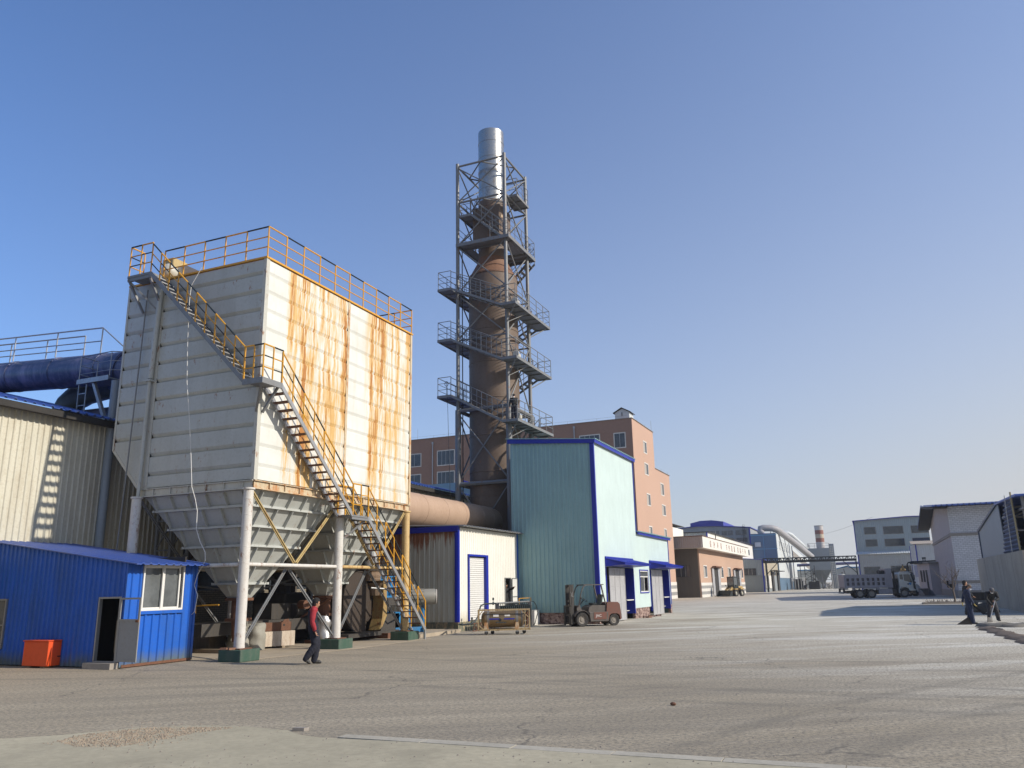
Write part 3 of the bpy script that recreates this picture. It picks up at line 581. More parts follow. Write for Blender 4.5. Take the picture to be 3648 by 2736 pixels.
# door frame and leaf folded back round the corner
mb = MB()
for a in ((-19.67, -19.62, .16, 1.87), (-18.87, -18.82, .16, 1.87), (-19.62, -18.87, 1.82, 1.87), (-19.62, -18.87, .16, .19)): mb.box(a[0], a[1], 16.44, 16.54, a[2], a[3])
mb.build('door_frame', m_alu, sh)
mb = MB()
for a in ((-18.8, -18.75, .18, 1.84), (-18.09, -18.03, .18, 1.84), (-18.75, -18.09, 1.79, 1.84), (-18.75, -18.09, .18, .24), (-18.75, -18.09, 1.22, 1.28)): mb.box(a[0], a[1], 16.4, 16.43, a[2], a[3])
d = mb.build('door', m_alu, sh)
mb = MB(); mb.box(-18.75, -18.09, 16.41, 16.42, .24, 1.22); mb.build('door_panel', paint('door_sheet', (.3, .31, .32), .5), d)
mb = MB(); mb.box(-18.14, -18.04, 16.37, 16.4, 1.2, 1.26); mb.build('handle', m_rust, d)
mb = MB(); mb.box(-19.75, -18.72, 16.2, 16.47, 0, .155); mb.build('door_step', m_conc, sh)
mb = MB()
for a in ((-24.45, -24.4, .46, 1.87), (-23.5, -23.45, .46, 1.87), (-24.4, -23.5, 1.82, 1.87), (-24.4, -23.5, .46, .5), (-24.4, -23.5, 1.1, 1.14)): mb.box(a[0], a[1], 16.44, 16.54, a[2], a[3])
w = mb.build('window', m_alu, sh); mb = MB(); mb.box(-24.4, -23.5, 16.5, 16.51, .5, 1.82); mb.build('pane', m_glassg, w)
# red box
rb = thing('red_metal_box', 'bright orange-red metal box standing before the blue shed', 'box', (-21.5, 16.5, 0))
mb = MB(); mb.bbox(-22.0, -21.0, 16.1, 16.74, .05, .7, .012); mb.build('box_body', m_orange, rb)
mb = MB(); mb.bbox(-22.03, -20.98, 16.07, 16.76, .702, .735, .01); mb.build('lid', m_orange, rb)
mb = MB(); mb.box(-20.999, -20.985, 16.4, 16.52, .28, .31); mb.build('latch', m_black, rb)
mb = MB(); mb.box(-21.9, -21.7, 16.15, 16.78, 0, .05); mb.box(-21.3, -21.1, 16.15, 16.78, 0, .05); mb.build('skid', m_wood, rb)
# ---------------------------------------------------------------- old warehouse
wh = thing('warehouse', 'long off-white ribbed sheet warehouse with a blue roof edge behind the blue shed', 'warehouse', (-30, 30, 0))
mb = MB(); mb.clad((-24.6, 8), (-24.6, 24.2), 3.0, 7.9, (1, 0), .21, .035, .04); mb.build('sheet_wall', m_ware, wh)
mb = MB(); mb.clad((-24.6, 33.8), (-24.6, 54), 3.0, 7.9, (1, 0), .25, .025, .04); mb.build('sheet_wall', m_ware, wh)
mb = MB(); mb.clad((-24.6, 24.2), (-24.6, 33.8), 3.0, 7.9, (1, 0), .25, .025, .04); mb.box(-24.55, -23.2, 29.4, 29.5, 0, 7.8); mb.build('dark_sheet_wall', paint('shaded_brown_sheet', (.06, .05, .04), .8, amt=.4), wh)  # dark brown stretch behind the collector, the shade there put into its colour
mb = MB(); mb.box(-24.9, -24.56, 8, 54, 0, 2.0); mb.box(-24.9, -24.6, 8, 54, 2.0, 2.03); mb.build('brick_wall', m_tbrick, wh)
mb = MB(); mb.box(-24.8, -24.7, 8, 54, 2.03, 3.0)
w0 = mb.build('window', m_glass, wh)
mb = MB()
for y in range(9, 54, 2): mb.box(-24.72, -24.6, y, y+.08, 2.03, 3.0)
mb.box(-24.69, -24.6, 8, 54, 2.92, 2.999); mb.build('frame', m_alu, w0)
mb = MB(); mb.roofsheet((-24.1, 7.7, 7.98), (-24.1, 54.3, 7.98), (-34, 54.3, 10.6), (-34, 7.7, 10.6), .32, .05); mb.build('roof', m_blueroof, wh)
mb = MB(); mb.box(-24.35, -24.15, 7.8, 54.2, 7.72, 7.93); mb.box(-24.6, -24.35, 7.8, 54.2, 7.86, 7.9); mb.build('gutter', m_dark, wh)
mb = MB(); mb.quad((-24.6, 8, 0), (-34, 8, 0), (-34, 8, 10.5), (-24.6, 8, 7.9)); mb.build('gable_wall', m_ware, wh); mb = MB(); mb.quad((-24.6, 54, 0), (-34, 54, 0), (-34, 54, 10.5), (-24.6, 54, 7.9)); mb.build('gable_wall', m_ware, wh)
wh2 = thing('blue_roof_hall', 'pale blue sheet roof gable rising behind the warehouse, left of the brown chimney', 'building', (-33, 62, 0))
mb = MB(); mb.prism([(-37.5, 60, 0), (-26.5, 60, 0), (-26.5, 60, 9.2), (-30.4, 60, 10.6), (-34.6, 60, 10.6), (-37.5, 60, 9.9)], (0, 14, 0)); mb.build('hall_wall', paint('light_blue_sheet', (.22, .38, .52), .5, dirt=(.3, .3, .28), amt=.6), wh2)
mb = MB(); mb.roofsheet((-26.2, 59.7, 9.15), (-26.2, 74.2, 9.15), (-30.4, 74.2, 10.68), (-30.4, 59.7, 10.68), .3, .04); mb.build('roof', m_blued, wh2)
# ---------------------------------------------------------------- ducts on the left
du = thing('blue_duct', 'fat blue air duct with a galvanised handrail running to the dust collector', 'duct', (-30, 21.6, 10))
mb = MB(); A = Vector((-40, 21.6, 11.45)); B = Vector((-25.6, 21.6, 10.5)); mb.tube(A, B, .64, n=28)
mb.build('duct_pipe', m_ductblue, du, smooth=40)
mb = MB(); el = []
for k in range(7):
    t = k/6*radians(50); el.append((-25.6+1.5*sin(t), 21.6+1.5*(1-cos(t)), 10.5-.1*k))
mb.path(el+[(-23.0, 22.8, 9.6)], .66, 24); mb.build('duct_elbow', m_ductblue, du, smooth=40)
mb = MB()
for p, q in zip(el[::2], el[1::2]): mb.tube(p, Vector(p).lerp(Vector(q), .15), .70, n=28)
for s in (.2, .38, .56, .74, .92): p = A.lerp(B, s); mb.tube(p, p+(B-A).normalized()*.03, .66, n=28)
mb.build('duct_flange', m_ductblue, du, smooth=40)
mb = MB(); z = lambda x: 11.45+(x+40)*-.066+.58
for yy, xs, e in ((21.25, (-40, -31.9, -26.75), 0), (21.95, (-40, -28.6), 0)):
    pts = [(x, yy, z(x)) for x in xs]; add_rail(mb, pts, h=1.05, levels=(.5, 1.05), sp=2.1, r=.028, zebra=False)
mb.bar((-26.75, 21.25, z(-26.75)+1.05), (-25.6, 21.3, 11.3), .04); mb.build('duct_railing', [m_galv, m_galv], du)
du2 = thing('grey_elbow_duct', 'dented grey-green duct elbow bending down below the blue duct', 'duct', (-30, 22.9, 8))
mb = MB(); pts = [(-26.6, 22.6, 10.2), (-28.4, 22.9, 10.25)]+[(-29.3-1.45*sin(radians(a)), 22.9, 8.75+1.45*cos(radians(a))) for a in range(0, 91, 15)]+[(-30.8, 22.9, 7.6)]
mb.path(pts, [.45, .47]+[.5, .55, .51, .54, .52, .54, .53]+[.56], 18); mb.build('elbow', m_ductgrey, du2, smooth=35)
mb = MB(); mb.tube((-30.4, 23.0, 8.95), (-23.2, 23.0, 8.8), .55, n=24); mb.path([(-26.6, 22.0, 10.2), (-25.9, 22.2, 9.75), (-24.6, 22.4, 9.6), (-23.2, 22.6, 9.5)], .45, 18); mb.build('lower_duct', m_ductblue, du2, smooth=40)
cr = thing('column_catwalk', 'small grey steel platform on a round column beside the dust collector, with a short ladder', 'platform', (-24.4, 20.2, 0))
mb = MB(); mb.tube((-24.36, 20.15, 0), (-24.45, 20.2, 9.5), .15, n=16); mb.build('column', paint('column_blue_grey', (.3, .36, .42), .5), cr, smooth=40)
mb = MB(); mb.box(-26.33, -24.7, 20.1, 20.9, 9.62, 9.68); mb.box(-26.33, -24.7, 20.05, 20.1, 9.56, 9.74); mb.box(-24.7, -23.6, 20.5, 20.9, 9.62, 9.68); mb.bar((-25.6, 20.2, 9.6), (-24.45, 20.15, 7.5), .12); mb.bar((-24.0, 20.6, 9.6), (-24.4, 20.25, 8.2), .09); mb.bar((-24.9, 20.5, 9.55), (-24.45, 20.3, 8.6), .07); mb.build('deck', m_galv, cr)
mb = MB(); add_rail(mb, [(-26.3, 20.85, 9.7), (-26.3, 20.12, 9.7), (-24.72, 20.12, 9.7), (-23.7, 20.8, 9.7)], h=.95, levels=(.25, .6, .95), sp=1.6, r=.018, zebra=False); mb.build('deck_railing', [m_galv, m_galv], cr)
mb = MB(); 
for x in (-26.3, -25.9): mb.bar((x, 20.15, 9.6), (x+.02, 20.15, 8.25), .035)
for zz_ in (8.3, 8.75, 9.2): mb.bar((-26.3, 20.15, zz_), (-25.9, 20.15, zz_), .03)
mb.build('ladder', m_galv, cr)
tr = thing('lattice_mast', 'slim grey lattice column in the shade between warehouse and dust collector', 'mast', (-23.4, 22.3, 0))
mb = MB()
for x, y in ((-23.7, 22.0), (-23.0, 22.0), (-23.0, 22.8), (-23.7, 22.8)): mb.tube((x, y, 0), (x, y, 9), .07, n=8)
mb.build('post', m_steel, tr)
mb = MB()
for k in range(8):
    z0 = .3+k*1.05
    mb.bar((-23.7, 22.0, z0), (-23.0, 22.0, z0), .05); mb.bar((-23.7, 22.0, z0), (-23.0, 22.0, z0+1.05), .04); mb.bar((-23, 22.0, z0), (-23.0, 22.8, z0+1.05), .04); mb.bar((-23.7, 22.8, z0), (-23.7, 22.0, z0+1.05), .04)
mb.build('lattice_bar', m_steel, tr)
# ---------------------------------------------------------------- fan and motor beneath the collector
fan = thing('induced_draft_fan', 'large brown scroll fan with wrapped inlet standing behind the collector legs', 'fan', (-19, 28, 0))
mb = MB(); c = (-19.3, 27.9, 1.55); n = 30; outer = []
for k in range(n+1):
    t = radians(-60)+2*pi*k/n*.97; r = 1.0+.28*k/n; outer.append((c[1]+r*cos(t), c[2]+r*sin(t)*.98))
outer = [(y, max(.34, z)) for y, z in outer]
mb.prism([(-19.9, y, z) for y, z in outer], (1.1, 0, 0)); mb.build('fan_scroll', m_fan, fan, smooth=35)
for xx in (-18.78, -19.92):
    mb = MB()
    for (y, z), (y2, z2) in zip(outer, outer[1:]): mb.bar((xx, y, z), (xx, y2, z2), .02, .04)
    mb.build('fan_rim', m_fan, fan)
mb = MB(); mb.prism([(-18.76, 28.75, 2.3), (-18.76, 29.0, 2.3), (-18.76, 29.05, .9), (-18.76, 28.75, .5), (-18.76, 28.5, .36), (-18.76, 28.7, .8), (-18.76, 28.78, 1.4)], (.5, 0, 0)); mb.build('scroll_outlet', m_fany, fan)
mb = MB()
random.seed(3); pr = []
for k in range(9):
    z = 2.28+k*.06; mb_r = .42+random.random()*.07; pr.append((mb_r, z))
mb.lathe(pr, (-18.9, 28.7, 0), n=16); mb.lathe([(.5, 2.2), (.36, 2.05), (.3, 1.7)], (-18.7, 28.9, 0), n=14); mb.build('wrapped_joint', paint('brown_wrapping', (.2, .13, .08), .8, amt=.7, scale=5, bmp=.8), fan)
mb = MB(); mb.path([(-18.9, 28.7, 2.7), (-18.95, 28.75, 3.2), (-19.2, 28.9, 3.8), (-19.8, 29.0, 4.2), (-20.6, 29.0, 4.4)], .42, 18); mb.build('inlet_duct', m_steel, fan, smooth=40)
mb = MB(); mb.box(-19.9, -18.4, 26.6, 31.6, .15, .3); mb.box(-19.7, -18.5, 29.0, 30.4, .3, .95); mb.bar((-18.6, 29.1, .3), (-18.7, 29.4, 1.1), .1); mb.bar((-18.6, 30.3, .3), (-18.7, 30.0, 1.1), .1); mb.build('fan_base', m_grease, fan)
mb = MB(); mb.tube((-18.95, 28.4, 1.55), (-18.4, 30.6, 1.5), .07, n=10); mb.bbox(-19.2, -18.3, 29.2, 30.0, 1.25, 1.6, .04); mb.build('bearing_housing', m_grease, fan)
mt = thing('electric_motor', 'grey finned drive motor with a round grille end beside the yellow stair foot', 'motor', (-17.9, 31.5, 0))
mb = MB(); mb.lathe([(.0, 0), (.28, .01), (.33, .05), (.33, 1.2), (.3, 1.25), (.1, 1.3), (0, 1.3)], (-18.45, 30.9, 1.6), (1, .62, 0), 28)
for k in range(14):
    a = 2*pi*k/14; d = Vector((1, .62, 0)).normalized(); u = Vector((0, 0, 1)); s2 = d.cross(u)
    o = Vector((-18.45, 30.9, 1.6))+(u*cos(a)+s2*sin(a))*.335; mb.bar(o+d*.15, o+d*.75, .02, .02)
mb.bbox(-18.5, -18.15, 30.85, 31.15, 1.9, 2.12, .02)
mb.build('motor_body', paint('motor_grey', (.22, .22, .2), .5, amt=.5), mt, smooth=40)
mb = MB(); d = Vector((1, .62, 0)).normalized(); o = Vector((-18.45, 30.9, 1.6))+d*1.29; mb.lathe([(0, 0), (.30, 0), (.32, -.03)], o, d, 28)
s2 = d.cross(Vector((0, 0, 1)))
for k in range(12):
    a = pi*k/12*2; mb.bar(o+d*.012, o+d*.012+(Vector((0, 0, 1))*cos(a)+s2*sin(a))*.3, .015, .015)
for r in (.1, .2, .29): mb.path([o+d*.012+(Vector((0, 0, 1))*cos(2*pi*k/24)+s2*sin(2*pi*k/24))*r for k in range(25)], .007, 5)
mb.build('fan_grille', paint('grille_grey', (.42, .4, .38), .6), mt)
mb = MB()
for q in (0, .55):
    b0 = Vector((-18.0, 31.55, 0))+Vector((-.3, -.5, 0))*q*2.2
    ex = Vector((.32, -.45, 0))
    mb.bar(b0-ex+Vector((0, 0, .3)), b0-ex*.5+Vector((0, 0, 1.24)), .09, .09); mb.bar(b0+ex+Vector((0, 0, .3)), b0+ex*.5+Vector((0, 0, 1.24)), .09, .09)
    mb.bar(b0-ex*.6+Vector((0, 0, 1.24)), b0+ex*.6+Vector((0, 0, 1.24)), .1, .08); mb.bar(b0-ex*1.15+Vector((0, 0, .26)), b0+ex*1.15+Vector((0, 0, .26)), .12, .2)
mb.bar((-17.75, 31.15, .27), (-18.6, 30.1, .27), .12, .2); mb.box(-19.4, -18.5, 30.1, 30.7, .3, 1.0)
mb.build('motor_stand', m_mblue, mt)
bc = thing('blue_machine_frame', 'blue open steel machine frame seen through the collector legs and stair', 'machine', (-19.2, 29.8, 0))
mb = MB()
for y in (29.4, 29.8, 30.2, 30.6): mb.box(-18.9, -18.82, y, y+.06, 1.6, 2.5)
for z in (1.6, 2.0, 2.45): mb.box(-18.93, -18.8, 29.35, 30.7, z, z+.07)
mb.box(-19.6, -18.95, 29.4, 30.65, 1.6, 2.4); mb.build('frame', m_mblue, bc)
mb = MB(); mb.path([(-18.1, 27.6, 2.0), (-17.8, 28.2, 1.95), (-17.5, 28.9, 1.55), (-17.5, 29.6, 1.15), (-17.7, 30.3, 1.2), (-18.1, 31.0, 1.4)], .035, 8)
tag(mb.build('sagging_hose', m_alu, at=(-17.5, 29.2, 1.1)), 'grey flexible hose sagging in front of the brown fan', 'hose')
# ---------------------------------------------------------------- slab and loose things under the collector
mb = MB(); mb.prism([(-17.8, 29.3, 0), (-17.0, 29.6, 0), (-17.2, 33.6, 0), (-24.3, 33.6, 0), (-24.3, 29.3, 0)], (0, 0, .14)); tag(mb.build('plinth_slab', m_pad), kind='structure')
mb = MB(); mb.prism([(-18.3, 19.6, .004), (-16.9, 19.5, .004), (-16.2, 24, .004), (-16.3, 29.2, .004), (-24.4, 29.2, .004), (-24.4, 19.1, .004), (-18.8, 19.1, .004)], (0, 0, .01)); tag(mb.build('collector_pad', m_pad), kind='structure')
mb = MB(); mb.box(-19.9, -18.0, 25.9, 26.1, .01, .13); mb.box(-21.5, -18.1, 28.9, 29.1, .01, .22); tag(mb.build('steel_sill', m_rust, at=(-18.5, 27.4, 0)), 'low rusty steel channel lying on the pad behind the third collector leg', 'beam')
bx = thing('chipped_block', 'long peeling pinkish block lying on skids between the first two collector legs', 'block', (-19.9, 23.9, 0))
pA, pB = Vector((-19.68, 22.78, 0)), Vector((-19.02, 24.2, 0)); dd = (pB-pA).normalized(); nn = Vector((-dd.y, dd.x, 0))
up = Vector((0, 0, 1))
mb = MB(); mb.prism([pA+up*.08, pB+up*.08, pB+nn*.5+up*.08, pA+nn*.5+up*.08], (0, 0, .5)); mb.build('block_body', m_board, bx)
mb = MB()
for s in (.2, 1.1): mb.prism([pA+dd*s, pA+dd*(s+.12), pA+dd*(s+.12)+nn*.5, pA+dd*s+nn*.5], (0, 0, .078))
mb.build('skid', m_wood, bx)
q0 = pA+dd*.15+nn*.03+up*.582; q1 = pA+dd*1.42+nn*.03+up*.582
mb = MB(); mb.prism([q0+dd*.25, q1, q1+nn*.75, q0+nn*.75+dd*.1], (0, 0, .02)); mb.prism([q0+dd*.25, q1, q1+nn*.02, q0+dd*.25+nn*.02], (0, 0, .3)); mb.prism([q0+dd*.25, q0+dd*.27, q0+dd*.12+nn*.75, q0+dd*.1+nn*.75], (0, 0, .3)); mb.prism([q1-dd*.02, q1, q1+nn*.75, q1-dd*.02+nn*.75], (0, 0, .3)); mb.prism([q0+nn*.73+dd*.1, q1+nn*.73, q1+nn*.75, q0+nn*.75+dd*.1], (0, 0, .3))
mb.tube(q0+dd*1.0+up*.2-nn*.005, q0+dd*1.0+up*.2+nn*.001, .04, n=12, mi=1); mb.prism([q1-dd*.3+nn*.1+up*.28, q1+nn*.1+up*.28, q1-dd*.06+nn*.1+up*.4, q1-dd*.22+nn*.1+up*.38], nn*.02)
tag(mb.build('rusty_steel_tray', [m_rust, m_dark], at=tuple(q0)), 'open rusty steel tray resting on the peeling block', 'tray')
from mathutils import noise as mnoise
def lumpy(name, c, rx, ry, rz, mat, label, cat, seed=0, parts=None):
    rnd = random.Random(seed); mb = MB(); mb.ball((0, 0, 0), rx, ry, rz, 22, 14)
    vs = []
    for v in mb.v:
        x, y, z = v; nz_ = mnoise.noise(Vector((x*4+seed, y*4, z*4)))*.35+mnoise.noise(Vector((x*11+seed, y*11, z*9)))*.16
        k = 1+nz_; t_ = abs(z/rz); sq = 1/max(.35, math.sqrt(max(.0, 1-t_*t_)))**.75; z2 = max(-rz*.75, z*(1+nz_*.6))
        vs.append((c[0]+x*k*sq, c[1]+y*k*sq, c[2]+z2+rz*.75))
    mb.v = vs; o = mb.build(name, mat, at=c, smooth=60); tag(o, label, cat); return o
bag = lumpy('bulk_bag', (-20.0, 22.5, 0), .42, .42, .5, m_sack, 'slumped off-white bulk bag with lifting loops behind the nearest collector leg', 'bag', 1)
mb = MB()
for x in (-20.25, -19.85): mb.path([(x, 22.3, .7), (x-.05, 22.3, 1.05), (x+.05, 22.35, 1.28), (x+.2, 22.4, 1.0), (x+.22, 22.45, .65)], .018, 6)
mb.build('loop', m_sack, bag)
dm = thing('conveying_machinery', 'dark greasy conveyor trough and gearbox in the shade below the hoppers', 'machinery', (-20, 26, 0))
mb = MB(); mb.box(-20.6, -19.8, 20.5, 28.2, .55, .95); mb.box(-21.0, -20.2, 24.3, 25.4, .1, 1.5); mb.tube((-20.2, 25.4, 1.2), (-20.2, 28.2, 1.2), .3, n=14); mb.bbox(-22.6, -21.0, 26.0, 27.6, .05, 1.9, .06); mb.tube((-21.8, 26.8, 1.9), (-21.8, 26.8, 4.9), .35, n=14); mb.build('trough', m_grease, dm)
mb = MB(); mb.tube((-19.6, 25.2, 1.45), (-19.2, 25.05, 1.45), .16, n=14); mb.tube((-20.4, 25.6, .7), (-18.9, 26.2, 1.7), .05, n=8); mb.build('gear_motor', m_rust, dm)
mb = MB(); mb.path([(-23.4, 24, 3.4), (-21.0, 26, 2.2), (-20.2, 27.5, 2.1), (-20.0, 29.5, 2.6)], .05, 8); mb.path([(-22.8, 23, 2.2), (-21.5, 24.5, 1.9), (-20.6, 26.5, 2.5)], .035, 8); mb.build('pipework', m_steel, dm)
lumpy('bulk_bag', (-19.5, 22.75, 0), .27, .3, .5, m_sack, 'tall pale sack leaning right behind the nearest white collector leg', 'bag', 4)
lumpy('foil_sack', (-19.2, 26.1, 0), .3, .25, .6, m_foil, 'crumpled silver foil sack hanging by the second collector leg', 'sack', 7)
lumpy('foil_sack', (-19.75, 26.6, 0), .28, .3, .5, m_foil, 'smaller crumpled silver foil sack left of the taller foil sack', 'sack', 12)
mb = MB(); mb.bbox(-21.6, -20.85, 22.0, 22.8, .02, .72, .02); tag(mb.build('dark_crate', m_wood, at=(-21.2, 22.4, 0)), 'dark timber crate in the shade beside the bulk bag', 'crate')
mb = MB(); mb.box(-21.55, -20.9, 22.05, 22.75, .722, .75); tag(mb.build('yellow_board', m_yellow, at=(-21.2, 22.4, .72)), 'yellow-edged board lying on the dark crate', 'board')
mb = MB(); mb.box(-23.5, -19.4, 21.2, 21.45, .02, .14); tag(mb.build('timber_plank', m_wood, at=(-21, 21.3, 0)), 'pale timber plank on the pad behind the blue shed', 'plank')
mb = MB(); mb.box(-24.0, -20.5, 23.6, 23.75, .72, .9); mb.box(-23.8, -23.6, 23.6, 23.75, 0, .72); mb.box(-20.9, -20.7, 23.6, 23.75, 0, .72); tag(mb.build('timber_rail', m_conc, at=(-22, 23.7, 0)), 'pale horizontal barrier beam in the dark behind the crate', 'barrier')
mb = MB(); mb.tube((-20.35, 20.6, 1.52), (-19.2, 20.55, 1.55), .022, n=8); mb.tube((-20.2, 20.6, 1.3), (-20.2, 20.6, 1.52), .012, n=6); tag(mb.build('yellow_pole', m_yellow, at=(-19.8, 20.6, 1.5)), 'short yellow bamboo pole sticking out beside the blue shed', 'pole')
for i, (x, y, r, w) in enumerate(((-17.25, 18.78, .3, 'broken red-brown brick on the left of the near green footing'), (-16.98, 18.8, 1.2, 'pinkish brick on the right of the near green footing'))):
    mb = MB(); c, s_ = cos(r), sin(r); mb.prism([(x+c*a-s_*b, y+s_*a+c*b, .335) for a, b in ((-.1, -.05), (.1, -.05), (.1, .05), (-.1, .05))], (0, 0, .055)); tag(mb.build('brick', m_brickred, at=(x, y, .335)), w, 'brick')
# ---------------------------------------------------------------- white shed
ws = thing('white_shed', 'white ribbed sheet shed with blue corner trims, roller shutter and rust-stained left side', 'shed', (-19.5, 37, 0))
mb = MB(); mb.clad((-17.5, 33.95), (-17.5, 40.9), .42, 4.72, (1, 0), .21, .018, .03, openings=[(1.02, 2.86, .42, 3.42), (5.2, 5.95, .46, 2.42)]); mb.build('front_wall', m_white, ws)
mb = MB(); mb.clad((-21.8, 33.9), (-17.55, 33.9), .42, 4.76, (0, -1), .26, .03, .05); mb.build('side_wall', m_rusty, ws)
mb = MB(); mb.quad((-21.8, 33.92, .2), (-21.8, 40.9, .2), (-21.8, 40.9, 4.7), (-21.8, 33.92, 4.7)); mb.build('rear_wall', m_white, ws); mb = MB(); mb.quad((-17.52, 40.9, .2), (-21.8, 40.9, .2), (-21.8, 40.9, 4.7), (-17.52, 40.9, 4.7)); mb.build('rear_wall', m_white, ws)
mb = MB(); mb.box(-18.6, -18.5, 34, 40.8, .4, 4.6); mb.build('interior', m_dark, ws)
mb = MB(); mb.roofsheet((-17.15, 33.8, 4.77), (-17.15, 41.25, 4.77), (-22, 41.25, 4.95), (-22, 33.8, 4.95), .32, .05); mb.build('roof', m_steel, ws)
mb = MB(); mb.box(-17.56, -17.45, 40.86, 40.95, .42, 4.74); mb.build('corner_trim', m_blue, ws); mb = MB(); mb.box(-17.58, -17.44, 33.84, 33.98, .42, 4.78); mb.box(-21.9, -17.44, 33.78, 33.84, 4.52, 4.78); mb.box(-17.62, -17.5, 33.8, 33.86, .42, 4.5); mb.build('corner_trim', m_blued, ws)
mb = MB(); mb.box(-21.8, -17.48, 33.86, 40.92, 0, .42); mb.build('plinth', paint('plinth_green', (.1, .12, .09), .8, dirt=(.4, .3, .18), amt=1.0, scale=1.5, rust=.5, rustc=(.38, .28, .16)), ws)
mb = MB(); mb.box(-17.52, -17.42, 34.88, 34.97, .42, 3.5); mb.box(-17.52, -17.42, 34.97, 36.81, 3.41, 3.5); mb.box(-17.62, -17.42, 36.81, 37.05, .42, 3.5); mb.build('shutter_frame', m_blued, ws)
mb = MB()
for k in range(30):
    z = .44+k*.098; mb.prism([(-17.58, 34.97, z), (-17.555, 34.97, z+.02), (-17.555, 34.97, z+.06), (-17.58, 34.97, z+.094)], (0, 1.84, 0))
mb.build('roller_shutter', m_frame, ws)
mb = MB()
for a in ((39.15, 39.19, .46, 2.42), (39.86, 39.9, .46, 2.42), (39.19, 39.86, 2.38, 2.42)): mb.box(-17.54, -17.44, *a)
mb.build('door_frame', m_alu, ws)
mb = MB(); DL = ((39.92, 39.96, .48, 2.4), (40.66, 40.7, .48, 2.4), (39.96, 40.66, 2.36, 2.4), (39.96, 40.66, .48, .54), (39.96, 40.66, 1.42, 1.47))
for a in DL: mb.box(-17.42, -17.38, *a)
d = mb.build('door', m_alu, ws)
mb = MB(); mb.box(-17.41, -17.4, 39.96, 40.66, .54, 1.42); mb.box(-17.41, -17.4, 39.96, 40.66, 1.47, 2.36); mb.build('door_panel', m_frame, d)
# ---------------------------------------------------------------- tan duct from collector to chimney
td = thing('tan_duct', 'wide dusty tan round duct running from the dust collector to the brown chimney', 'duct', (-20.9, 36, 5.9))
mb = MB(); mb.tube((-20.9, 28.9, 5.85), (-20.9, 44.9, 5.85), .84, n=36); mb.lathe([(1.15, 0), (1.1, .12), (.84, .55)], (-20.9, 28.6, 5.85), (0, 1, 0), 36); mb.build('duct_pipe', m_tan, td, smooth=40)
mb = MB()
for y in (29.2, 31.3, 33.5, 35.7, 37.9, 40.0, 42.2, 43.6): mb.lathe([(.84, -.03), (.856, -.02), (.856, .02), (.84, .03)], (-20.9, y, 5.85), (0, 1, 0), 36)
mb.build('duct_seam', m_tan, td, smooth=40)
mb = MB()
for y in (33.2, 42): mb.box(-21.4, -20.4, y, y+.15, 4.9, 5.1)
mb.build('duct_saddle', m_steel, td)
# ---------------------------------------------------------------- chimney
CX, CY = -21.08, 46.07
ch = thing('chimney', 'tall brown flue stack with a conical shoulder and a shiny stainless steel top', 'chimney', (CX, CY, 0))
def ring(r0, z): return [(r0, z), (r0+.025, z+.01), (r0+.025, z+.05), (r0, z+.06)]
mb = MB(); prof = [(1.64, 0)]
for z in (2.5, 5, 7.4, 8.9, 11.2, 13.6, 16, 18.2, 20.2): prof += ring(1.64, z)
prof += [(1.64, 22.0), (1.6, 22.1)]; mb.lathe(prof, (CX, CY, 0), n=48); mb.build('stack_shell', m_stack, ch, smooth=30)
mb = MB(); mb.lathe([(1.64, 22.1), (1.64, 22.2), (1.5, 22.35), (1.0, 23.3), (1.0, 23.5)], (CX, CY, 0), n=48); mb.build('shoulder_cone', m_stackrust, ch, smooth=30)
mb = MB(); mb.lathe([(.95, 23.5), (.95, 24.2), (.97, 24.22), (.97, 24.3), (.95, 24.32), (.93, 27.7)], (CX, CY, 0), n=40); mb.build('upper_shell', m_stack, ch, smooth=30)
mb = MB(); prof = [(.9, 27.6)]
for z in (28.6, 29.9, 30.0, 31.0, 32.2): prof += [(.9, z), (.92, z+.01), (.92, z+.04), (.9, z+.05)]
prof += [(.9, 33.15), (.86, 33.17), (.86, 31.5)]; mb.lathe(prof, (CX, CY, 0), n=48); mb.build('stainless_top', m_stain, ch, smooth=30)
mb = MB(); mb.bbox(CX-1.0, CX+1.0, CY-1.0, CY+.9, 24.6, 27.1, .03); mb.box(CX+1.0, CX+1.03, CY-.9, CY-.2, 25.2, 26.6); mb.build('equipment_casing', m_stack, ch)
mb = MB(); mb.box(CX+1.03, CX+1.045, CY-.75, CY-.55, 26.2, 26.4); mb.build('casing_mark', m_ochretrim, ch)
# ---------------------------------------------------------------- access tower
TX0, TX1, TY0, TY1 = -22.83, -19.32, 44.3, 47.95
tw = thing('access_tower', 'grey steel access tower with masts, platforms and zigzag stairs wrapped around the brown chimney', 'tower', (CX, CY, 0))
for x, y, h in ((TX0, TY0, 30.3), (TX1, TY0, 30.3), (TX1, TY1, 30.3), (TX0, TY1, 30.3)):
    mb = MB(); mb.tube((x, y, 0), (x, y, 12.9), .19, n=14); mb.tube((x, y, 12.9), (x, y, h), .12, n=12); mb.build('mast', m_tower, tw, smooth=40)
def tb(a, b, w=.1, nm='brace'): m_ = MB(); m_.tube(a, b, w/2, n=7); m_.build(nm, m_tower, tw, smooth=50)
cs = [(TX0, TY0), (TX1, TY0), (TX1, TY1), (TX0, TY1)]
for z, w in ((8.18, .26), (12.87, .26), (17.55, .12), (20.75, .12), (24.15, .12), (27.35, .14), (30.1, .14)):
    for i in range(4): a, b = cs[i], cs[(i+1) % 4]; tb((*a, z), (*b, z), w, 'tie_beam')
